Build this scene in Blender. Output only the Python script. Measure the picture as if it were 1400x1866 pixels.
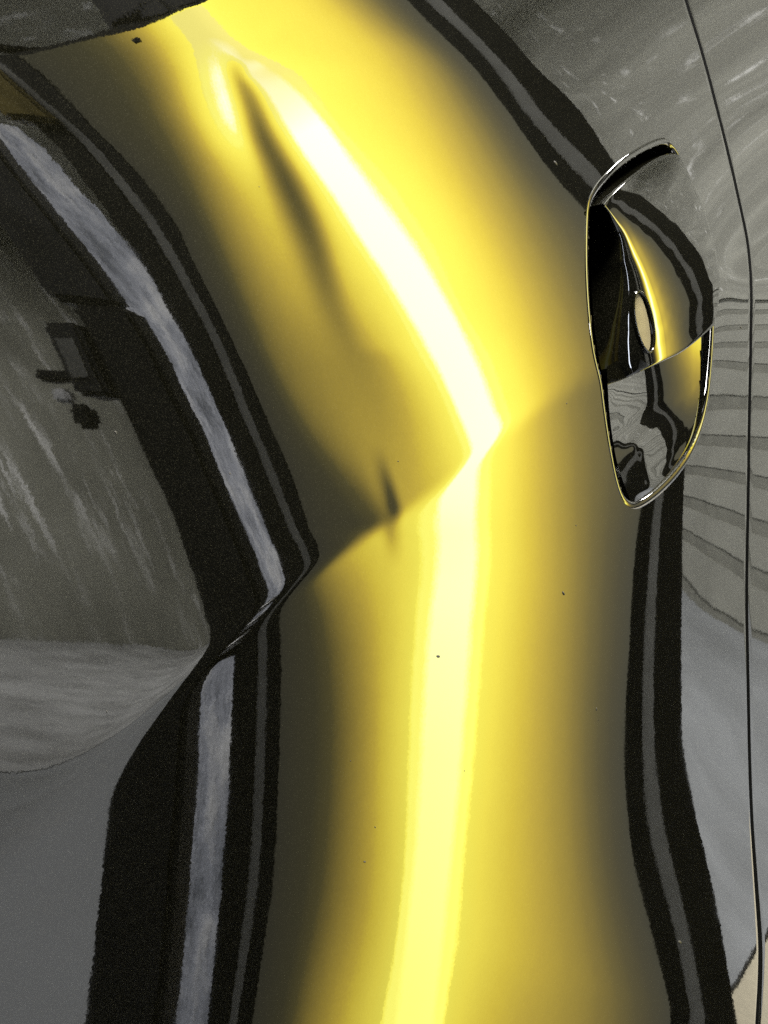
import bpy, bmesh, math, random
import numpy as np
from mathutils import Vector, Matrix

for o in list(bpy.data.objects):
    bpy.data.objects.remove(o, do_unlink=True)
SC = bpy.context.scene
COL = SC.collection

# ------------------------------------------------------------------ camera
THETA, ROLL, DIST = math.radians(60), math.radians(12), 0.60
fwd = Vector((math.sin(THETA), math.cos(THETA), 0))
right0 = Vector((math.cos(THETA), -math.sin(THETA), 0)); up0 = Vector((0, 0, 1))
right = right0 * math.cos(ROLL) - up0 * math.sin(ROLL)
up = up0 * math.cos(ROLL) + right0 * math.sin(ROLL)
cam = bpy.data.objects.new('camera', bpy.data.cameras.new('camera'))
COL.objects.link(cam)
mw = Matrix.Identity(4)
for i, v in enumerate((right, up, -fwd)):
    for k in range(3):
        mw[k][i] = v[k]
mw.translation = -fwd * DIST
cam.matrix_world = mw
cam.data.sensor_fit = 'VERTICAL'
cam.data.sensor_height = 36
cam.data.lens = 36 * DIST / 0.212
cam.data.clip_start = 0.01
cam.data.clip_end = 60
SC.camera = cam

# ------------------------------------------------------------------ world, view
world = bpy.data.worlds.new('World'); SC.world = world
world.use_nodes = True
bg = world.node_tree.nodes['Background']
bg.inputs['Color'].default_value = (0.9, 0.95, 1.0, 1)
bg.inputs['Strength'].default_value = 0.03
SC.view_settings.view_transform = 'Standard'
SC.view_settings.look = 'None'
SC.view_settings.exposure = 0
SC.view_settings.gamma = 1
SC.cycles.use_denoising = False
SC.cycles.denoiser = 'OPENIMAGEDENOISE'
SC.cycles.use_adaptive_sampling = False
SC.cycles.max_bounces = 8
SC.cycles.glossy_bounces = 6
SC.cycles.sample_clamp_indirect = 0.9

FLOOR = -0.85           # floor height; the origin is the middle of the picture on the door
CEIL = 2.3

# ------------------------------------------------------------------ helpers
def link(name, mesh, mat=None, parent=None, smooth=True):
    o = bpy.data.objects.new(name, mesh); COL.objects.link(o)
    if mat: mesh.materials.append(mat)
    if smooth and len(mesh.polygons):
        mesh.polygons.foreach_set('use_smooth', [True] * len(mesh.polygons))
    if parent: o.parent = parent
    return o
def mesh_from(name, verts, faces):
    m = bpy.data.meshes.new(name)
    m.from_pydata([tuple(map(float, v)) for v in verts], [], faces)
    m.update(); return m
def empty(name, loc=(0, 0, 0), rz=0.0):
    o = bpy.data.objects.new(name, None); COL.objects.link(o)
    o.location = loc; o.rotation_euler = (0, 0, rz); o.empty_display_size = .05
    return o
def tag(o, label=None, cat=None, kind=None, group=None):
    if label: o['label'] = label
    if cat: o['category'] = cat
    if kind: o['kind'] = kind
    if group: o['group'] = group
    return o
def boxes(name, items, mat, parent=None, bevel=0.0, smooth=False):
    """items: (x0,x1,y0,y1,z0,z1)"""
    bm = bmesh.new()
    for x0, x1, y0, y1, z0, z1 in items:
        r = bmesh.ops.create_cube(bm, size=1)
        bmesh.ops.scale(bm, vec=(x1-x0, y1-y0, z1-z0), verts=r['verts'])
        bmesh.ops.translate(bm, vec=((x0+x1)/2, (y0+y1)/2, (z0+z1)/2), verts=r['verts'])
    if bevel:
        bmesh.ops.bevel(bm, geom=bm.edges[:], offset=bevel, segments=2, affect='EDGES')
    m = bpy.data.meshes.new(name); bm.to_mesh(m); bm.free()
    return link(name, m, mat, parent, smooth)
def tube(name, pts, rad, mat, parent=None, n=12, closed=False):
    P = [Vector(p) for p in pts]; V = []; Fc = []
    N = len(P)
    R = rad if hasattr(rad, '__len__') else [rad] * N
    for i, p in enumerate(P):
        t = (P[(i+1) % N] - P[i-1]) if closed else (P[min(i+1, N-1)] - P[max(i-1, 0)])
        t.normalize()
        a = t.orthogonal().normalized() if i == 0 else (a - t * a.dot(t)).normalized()
        b = t.cross(a)
        for k in range(n):
            w = 2*math.pi*k/n
            V.append(p + (a*math.cos(w) + b*math.sin(w)) * R[i])
    for i in range(N if closed else N-1):
        j = (i+1) % N
        for k in range(n):
            l = (k+1) % n
            Fc.append((i*n+k, i*n+l, j*n+l, j*n+k))
    if not closed:
        Fc.append(tuple(range(n))[::-1]); Fc.append(tuple((N-1)*n+k for k in range(n)))
    return link(name, mesh_from(name, V, Fc), mat, parent)
def grid_faces(nr, nc, off=0, flip=False):
    f = []
    for i in range(nr-1):
        for j in range(nc-1):
            q = (off+i*nc+j, off+i*nc+j+1, off+(i+1)*nc+j+1, off+(i+1)*nc+j)
            f.append(q[::-1] if flip else q)
    return f
class NT:
    def __init__(s, name):
        s.m = bpy.data.materials.new(name); s.m.use_nodes = True
        s.t = s.m.node_tree; s.n = s.t.nodes; s.b = s.n.get('Principled BSDF'); s.out = s.n.get('Material Output')
    def add(s, typ, **kw):
        n = s.n.new(typ)
        for k, v in kw.items():
            if k in n.inputs.keys() and not hasattr(n, k): n.inputs[k].default_value = v
            else: setattr(n, k, v)
        return n
    def l(s, a, b): s.t.links.new(a, b)
    def noise(s, scale, detail=3, rough=.55, coord='Object', vec=None):
        n = s.add('ShaderNodeTexNoise'); n.inputs['Scale'].default_value = scale
        n.inputs['Detail'].default_value = detail; n.inputs['Roughness'].default_value = rough
        if vec is None:
            tc = s.add('ShaderNodeTexCoord'); vec = tc.outputs[coord]
        s.l(vec, n.inputs['Vector']); return n
    def mapr(s, v, a, b, c, d, clamp=True):
        n = s.add('ShaderNodeMapRange'); n.clamp = clamp
        for k, x in zip(('From Min', 'From Max', 'To Min', 'To Max'), (a, b, c, d)): n.inputs[k].default_value = x
        s.l(v, n.inputs['Value']); return n.outputs['Result']
    def math(s, op, a, b=None):
        n = s.add('ShaderNodeMath', operation=op)
        for i, v in enumerate((a, b)):
            if v is None: continue
            if isinstance(v, (int, float)): n.inputs[i].default_value = v
            else: s.l(v, n.inputs[i])
        return n.outputs[0]
    def ramp(s, v, stops):
        n = s.add('ShaderNodeValToRGB'); cr = n.color_ramp
        while len(cr.elements) < len(stops): cr.elements.new(.5)
        for e, (p, c) in zip(cr.elements, stops): e.position = p; e.color = (*c, 1)
        s.l(v, n.inputs[0]); return n.outputs['Color']
def plain(name, col, rough=.5, metal=0.0, var=.15, scale=20, spec=.5, bump=0):
    t = NT(name)
    nz = t.noise(scale, 4)
    c = t.ramp(nz.outputs['Fac'], [(.3, tuple(x*(1-var) for x in col)), (.7, tuple(min(1, x*(1+var)) for x in col))])
    t.l(c, t.b.inputs['Base Color'])
    t.l(t.mapr(nz.outputs['Fac'], .3, .7, rough*.85, min(1, rough*1.15)), t.b.inputs['Roughness'])
    t.b.inputs['Metallic'].default_value = metal
    t.b.inputs['Specular IOR Level'].default_value = spec
    if bump:
        bn = t.add('ShaderNodeBump'); bn.inputs['Strength'].default_value = .6; bn.inputs['Distance'].default_value = bump
        n2 = t.noise(scale*4, 4); t.l(n2.outputs['Fac'], bn.inputs['Height']); t.l(bn.outputs['Normal'], t.b.inputs['Normal'])
    return t.m

# ------------------------------------------------------------------ materials
def car_paint(name, peel=1.0):
    t = NT(name)
    geo = t.add('ShaderNodeNewGeometry')
    tc = t.add('ShaderNodeTexCoord')
    # orange peel: two scales of very small normal wander
    def wob(scale, amp, detail):
        n = t.noise(scale, detail, .5, vec=tc.outputs['Object'])
        s1 = t.add('ShaderNodeVectorMath', operation='SUBTRACT'); s1.inputs[1].default_value = (.5, .5, .5)
        t.l(n.outputs['Color'], s1.inputs[0])
        s2 = t.add('ShaderNodeVectorMath', operation='SCALE'); s2.inputs['Scale'].default_value = amp
        t.l(s1.outputs[0], s2.inputs[0]); return s2.outputs[0]
    a1 = t.add('ShaderNodeVectorMath', operation='ADD'); a2 = t.add('ShaderNodeVectorMath', operation='ADD')
    t.l(wob(1500, .0031*peel, 1), a1.inputs[0]); t.l(wob(260, .0016*peel, 1), a1.inputs[1])
    t.l(a1.outputs[0], a2.inputs[0]); t.l(geo.outputs['Normal'], a2.inputs[1])
    nn = t.add('ShaderNodeVectorMath', operation='NORMALIZE'); t.l(a2.outputs[0], nn.inputs[0])
    t.l(nn.outputs[0], t.b.inputs['Normal'])
    # very dark base with fine flake
    fl = t.noise(5200, 0, .5, vec=tc.outputs['Object'])
    c = t.ramp(fl.outputs['Fac'], [(.35, (.0008, .0008, .0004)), (.62, (.0018, .0017, .0010)), (.75, (.008, .0075, .005))])
    t.l(c, t.b.inputs['Base Color'])
    # faint haze of dust / wash marks in the gloss
    hz = t.noise(55, 5, .7, vec=tc.outputs['Object'])
    t.l(t.mapr(hz.outputs['Fac'], .4, .75, .012, .035), t.b.inputs['Roughness'])
    t.b.inputs['IOR'].default_value = 1.5
    t.b.inputs['Specular IOR Level'].default_value = .5
    return t.m
M_PAINT = car_paint('black_car_paint')
M_PAINT_H = car_paint('black_handle_paint', .5)
M_BLACK = plain('black_frame_plastic', (.003, .003, .002), .6, var=.3, spec=.2)
M_GROOVE = plain('grey_frame_groove', (.15, .15, .137), .5, var=.12, scale=60)
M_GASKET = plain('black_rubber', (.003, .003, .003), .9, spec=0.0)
M_POLE = plain('black_pole_paint', (.006, .006, .0065), .55, var=.3, spec=.25)
M_POLE2 = plain('dark_grey_pole', (.02, .02, .021), .5, var=.3, spec=.3)
M_STEEL = plain('steel', (.6, .6, .6), .3, 1.0)
M_SATIN = plain('lock_cover_tan', (.12, .098, .046), .5, 0.0, var=.08, scale=300)
M_CARD = plain('cardboard', (.62, .56, .42), .9, var=.08, scale=30, bump=.0006)
M_AMBER = plain('amber_plastic', (.13, .10, .02), .4, var=.4, scale=60)

def lamp_panel():
    t = NT('yellow_diffuser')
    tc = t.add('ShaderNodeTexCoord'); sp = t.add('ShaderNodeSeparateXYZ'); t.l(tc.outputs['Object'], sp.inputs[0])
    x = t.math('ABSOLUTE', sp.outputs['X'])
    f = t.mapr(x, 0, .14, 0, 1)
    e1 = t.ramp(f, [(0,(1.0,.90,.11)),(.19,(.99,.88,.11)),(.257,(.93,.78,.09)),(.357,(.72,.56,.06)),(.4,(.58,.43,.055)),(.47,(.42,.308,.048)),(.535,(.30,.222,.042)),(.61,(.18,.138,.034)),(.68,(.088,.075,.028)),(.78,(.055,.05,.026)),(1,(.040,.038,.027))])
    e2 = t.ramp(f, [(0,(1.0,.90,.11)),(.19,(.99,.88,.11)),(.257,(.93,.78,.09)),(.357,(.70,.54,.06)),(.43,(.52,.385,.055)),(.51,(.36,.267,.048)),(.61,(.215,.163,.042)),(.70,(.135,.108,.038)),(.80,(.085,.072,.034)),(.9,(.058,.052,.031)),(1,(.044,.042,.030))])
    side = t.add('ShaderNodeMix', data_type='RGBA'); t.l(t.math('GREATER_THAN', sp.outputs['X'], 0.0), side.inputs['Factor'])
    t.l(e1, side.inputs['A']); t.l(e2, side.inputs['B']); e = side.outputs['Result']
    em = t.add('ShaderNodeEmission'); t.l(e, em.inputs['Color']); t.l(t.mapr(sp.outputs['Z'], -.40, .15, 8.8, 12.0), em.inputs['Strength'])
    t.l(em.outputs[0], t.out.inputs['Surface']); return t.m
def led():
    """white hot in the middle, yellow at its sides and paler where the row of diodes ends"""
    t = NT('light_strip')
    tc = t.add('ShaderNodeTexCoord'); sp = t.add('ShaderNodeSeparateXYZ'); t.l(tc.outputs['Object'], sp.inputs[0])
    def mix(f, a, b):
        n = t.add('ShaderNodeMix', data_type='RGBA'); t.l(f, n.inputs['Factor'])
        for k, v in (('A', a), ('B', b)):
            if isinstance(v, tuple): n.inputs[k].default_value = (*v, 1)
            else: t.l(v, n.inputs[k])
        return n.outputs['Result']
    core = t.ramp(t.mapr(sp.outputs['Z'], -.45, .35, 0, 1), [(0, (.92, .90, .14)), (.3, (.95, .94, .30)), (.6, (1, 1, .62)), (1, (1, 1, .80))])
    ax = t.math('ABSOLUTE', sp.outputs['X'])
    e = mix(t.mapr(ax, .0125, .0185, 0, 1), core, (.84, .80, .14))
    e = mix(t.mapr(ax, .0235, .0262, 0, 1), e, (.80, .72, .09))
    e = mix(t.mapr(sp.outputs['Z'], .262, .312, 0, 1), e, (.72, .64, .16))
    em = t.add('ShaderNodeEmission'); t.l(e, em.inputs['Color']); em.inputs['Strength'].default_value = 14
    t.l(em.outputs[0], t.out.inputs['Surface']); return t.m
M_PANEL = lamp_panel()
M_LED = led()

# ------------------------------------------------------------------ the place the paint mirrors
def plain_plane(name, verts, mat, parent=None):
    return link(name, mesh_from(name, verts, [(0, 1, 2, 3)]), mat, parent, False)
def glint_streaked_wall(name, dark, light, s1, s2, thr, msk):
    """mottled grey surface with glints painted on as torn pale streaks"""
    t = NT(name)
    tc = t.add('ShaderNodeTexCoord'); mp = t.add('ShaderNodeMapping'); mp.inputs['Scale'].default_value = s1
    t.l(tc.outputs['Object'], mp.inputs['Vector'])
    n1 = t.noise(1.0, 6, .72, vec=mp.outputs['Vector'])
    mp2 = t.add('ShaderNodeMapping'); mp2.inputs['Scale'].default_value = s2; t.l(tc.outputs['Object'], mp2.inputs['Vector'])
    n2 = t.noise(1.0, 4, .6, vec=mp2.outputs['Vector'])
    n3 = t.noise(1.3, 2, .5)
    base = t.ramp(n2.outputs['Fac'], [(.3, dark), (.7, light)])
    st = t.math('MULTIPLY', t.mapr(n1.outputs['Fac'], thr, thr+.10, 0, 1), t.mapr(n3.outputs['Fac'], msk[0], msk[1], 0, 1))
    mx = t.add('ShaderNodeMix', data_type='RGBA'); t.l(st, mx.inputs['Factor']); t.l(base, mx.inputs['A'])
    mx.inputs['B'].default_value = (.95, .95, .93, 1); t.l(mx.outputs['Result'], t.b.inputs['Base Color'])  # glints painted into the wall colour as near-white streaks
    t.b.inputs['Roughness'].default_value = .7
    return t.m
M_FLOOR = plain('grey_concrete', (.31, .325, .345), .55, var=.18, scale=2.5)
M_WALL = glint_streaked_wall('grey_wall', (.27, .27, .23), (.43, .43, .37), (11, 11, 1.1), (2.4, 2.4, 1.4), .545, (.36, .5))
M_SLAT = plain('grey_slat_paint', (.34, .34, .30), .6, var=.12, scale=6)
M_SLATGAP = plain('slat_gap', (.235, .235, .205), .9)
M_HEAD = glint_streaked_wall('mottled_header', (.20, .20, .175), (.38, .38, .335), (16, 16, 11), (.8, .8, 9.0), .585, (.38, .5))
M_WHITE = plain('pale_foil', (.78, .80, .86), .6, var=.22, scale=14)
tag(plain_plane('workshop_floor', [(-1.5, -6.6, FLOOR), (5.2, -6.6, FLOOR), (5.2, 1.6, FLOOR), (-1.5, 1.6, FLOOR)], M_FLOOR), kind='structure')
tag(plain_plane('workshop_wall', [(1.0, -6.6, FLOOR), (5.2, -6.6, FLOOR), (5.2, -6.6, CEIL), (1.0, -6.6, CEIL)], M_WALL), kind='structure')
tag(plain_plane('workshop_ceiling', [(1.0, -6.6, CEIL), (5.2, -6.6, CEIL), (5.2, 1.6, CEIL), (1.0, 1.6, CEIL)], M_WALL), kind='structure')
M_PFLOOR = plain('pale_floor_brightening', (.42, .425, .43), .5, var=.3, scale=5)  # pale patch added to brighten the far floor by its colour
tag(plain_plane('brightened_floor', [(1.2, -6.58, FLOOR+.004), (5.1, -6.58, FLOOR+.004), (5.1, -3.6, FLOOR+.004), (1.2, -3.6, FLOOR+.004)], M_PFLOOR), kind='structure')
rd = empty('roller_door', (5.0, -2.3, FLOOR))
tag(rd, 'grey slatted roller door, mirrored at the right of the paint', 'roller door')
boxes('backing', [(.03, .06, -4.2, 3.7, 0, CEIL-FLOOR)], M_SLATGAP, rd)
SL = .125
slat = None
for i in range(10):
    if slat is None:
        slat = boxes('slat', [(.0255, .0302, -4.2, 3.7, .020, SL-.020)], M_SLAT, rd, bevel=.002)
        s = slat
    else:
        s = slat.copy(); COL.objects.link(s); s.parent = rd
    s.location = (0, 0, i*SL)
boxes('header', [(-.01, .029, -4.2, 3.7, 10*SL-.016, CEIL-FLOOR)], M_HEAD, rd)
# unseen ceiling lights, added to light the room and brighten the foil board
M_TUBE = NT('room_fill_light'); _e = M_TUBE.add('ShaderNodeEmission'); _e.inputs['Color'].default_value = (1, .98, .94, 1); _e.inputs['Strength'].default_value = 85
M_TUBE.l(_e.outputs[0], M_TUBE.out.inputs['Surface']); M_TUBE = M_TUBE.m
M_FIX = plain('fixture_white', (.7, .7, .7), .5)
M_TUBE2 = M_TUBE.copy(); M_TUBE2.name = 'board_fill_light'
[n for n in M_TUBE2.node_tree.nodes if n.type == 'EMISSION'][0].inputs['Strength'].default_value = 145
M_TUBE3 = M_TUBE.copy(); M_TUBE3.name = 'wall_fill_light'
[n for n in M_TUBE3.node_tree.nodes if n.type == 'EMISSION'][0].inputs['Strength'].default_value = 190
def glow(name, w, l, z, mat, parent, upwards=False):
    v = [(-w, -l, z), (-w, l, z), (w, l, z), (w, -l, z)]
    return link(name, mesh_from(name, v[::-1] if upwards else v, [(0, 1, 2, 3)]), mat, parent, False)
for k, (x, y) in enumerate([(3.3, -1.0), (3.0, -5.0), (-.3, -.5)]):
    r = empty('added_ceiling_light', (x, y, CEIL))
    tag(r, ['added flat ceiling light, unseen, nearest the roller door', 'added flat ceiling light, unseen, brightening the back wall', 'added flat ceiling light, unseen, brightening the foil board'][k], 'ceiling light', group='added ceiling lights')
    boxes('rod', [(-.01, .01, -.41, -.39, -.45, 0)], M_FIX, r)
    boxes('rod', [(-.01, .01, .39, .41, -.45, 0)], M_FIX, r)
    boxes('housing', [(-.32, .32, -.62, .62, -.50, -.45)], M_FIX, r, .004)
    glow('diffuser', .30, .60, -.5015, (M_TUBE, M_TUBE3, M_TUBE2)[k], r)
    glow('upper_diffuser', .30, .38, -.4485, M_TUBE, r, True)

M_WTUBE = NT('streak_tube'); _e = M_WTUBE.add('ShaderNodeEmission'); _e.inputs['Color'].default_value = (.82, .88, 1, 1); _e.inputs['Strength'].default_value = 38
M_WTUBE.l(_e.outputs[0], M_WTUBE.out.inputs['Surface']); M_WTUBE = M_WTUBE.m
wl = empty('streak_light', (-1.43, -1.06, FLOOR))  # unseen tube light, added to put a pale streak on the handle end
tag(wl, 'added slim white tube light on a round foot, puts a streak in the handle end', 'added light')
tube('tube', [(0, 0, .25), (0, 0, 1.6)], .042, M_WTUBE, wl, 16)
tube('stand', [(0, 0, .02), (0, 0, .249)], .015, M_FIX, wl, 12)
tube('foot', [(0, 0, 0), (0, 0, .018)], [.16, .15], M_FIX, wl, 28)
tube('cap', [(0, 0, 1.601), (0, 0, 1.64)], .045, M_FIX, wl, 16)

# ------------------------------------------------------------------ car side
SHUT=[[0.17027,-0.16315],[0.17187,-0.15153],[0.17585,-0.14294],[0.17966,-0.13217],[0.18043,-0.12212],[0.18268,-0.10066],[0.18632,-0.07943],[0.18826,-0.0652],[0.1902,-0.05095],[0.19179,-0.04098],[0.19464,-0.02967],[0.19902,-0.01551],[0.20387,-0.0012],[0.21052,0.01323],[0.21882,0.02796],[0.23006,0.04017],[0.23859,0.04815],[0.24266,0.05379],[0.24378,0.06102],[0.25013,0.07746],[0.25762,0.09443],[0.26672,0.11118],[0.27504,0.12842],[0.28304,0.14071],[0.29229,0.15342]]
RIM=[[0.12424,0.0613],[0.11611,0.0523],[0.10948,0.04282],[0.10467,0.03349],[0.10211,0.02553],[0.10241,0.01887],[0.10179,0.01365],[0.10134,0.00711],[0.10191,0.00053],[0.1032,-0.0048],[0.10585,-0.00844],[0.11112,-0.01051],[0.1182,-0.01025],[0.12771,-0.0087],[0.14004,-0.00569],[0.15286,-0.00117],[0.16367,0.00509],[0.17205,0.01282],[0.17854,0.02181],[0.18483,0.03032],[0.19306,0.04056],[0.19979,0.05119],[0.20216,0.06049],[0.20391,0.06991],[0.20347,0.07668],[0.20137,0.07994],[0.19573,0.08088],[0.18027,0.07874],[0.1598,0.07466],[0.1421,0.0696],[0.13125,0.06554]]
CUP_C=[0.14629,0.03304]
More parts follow.
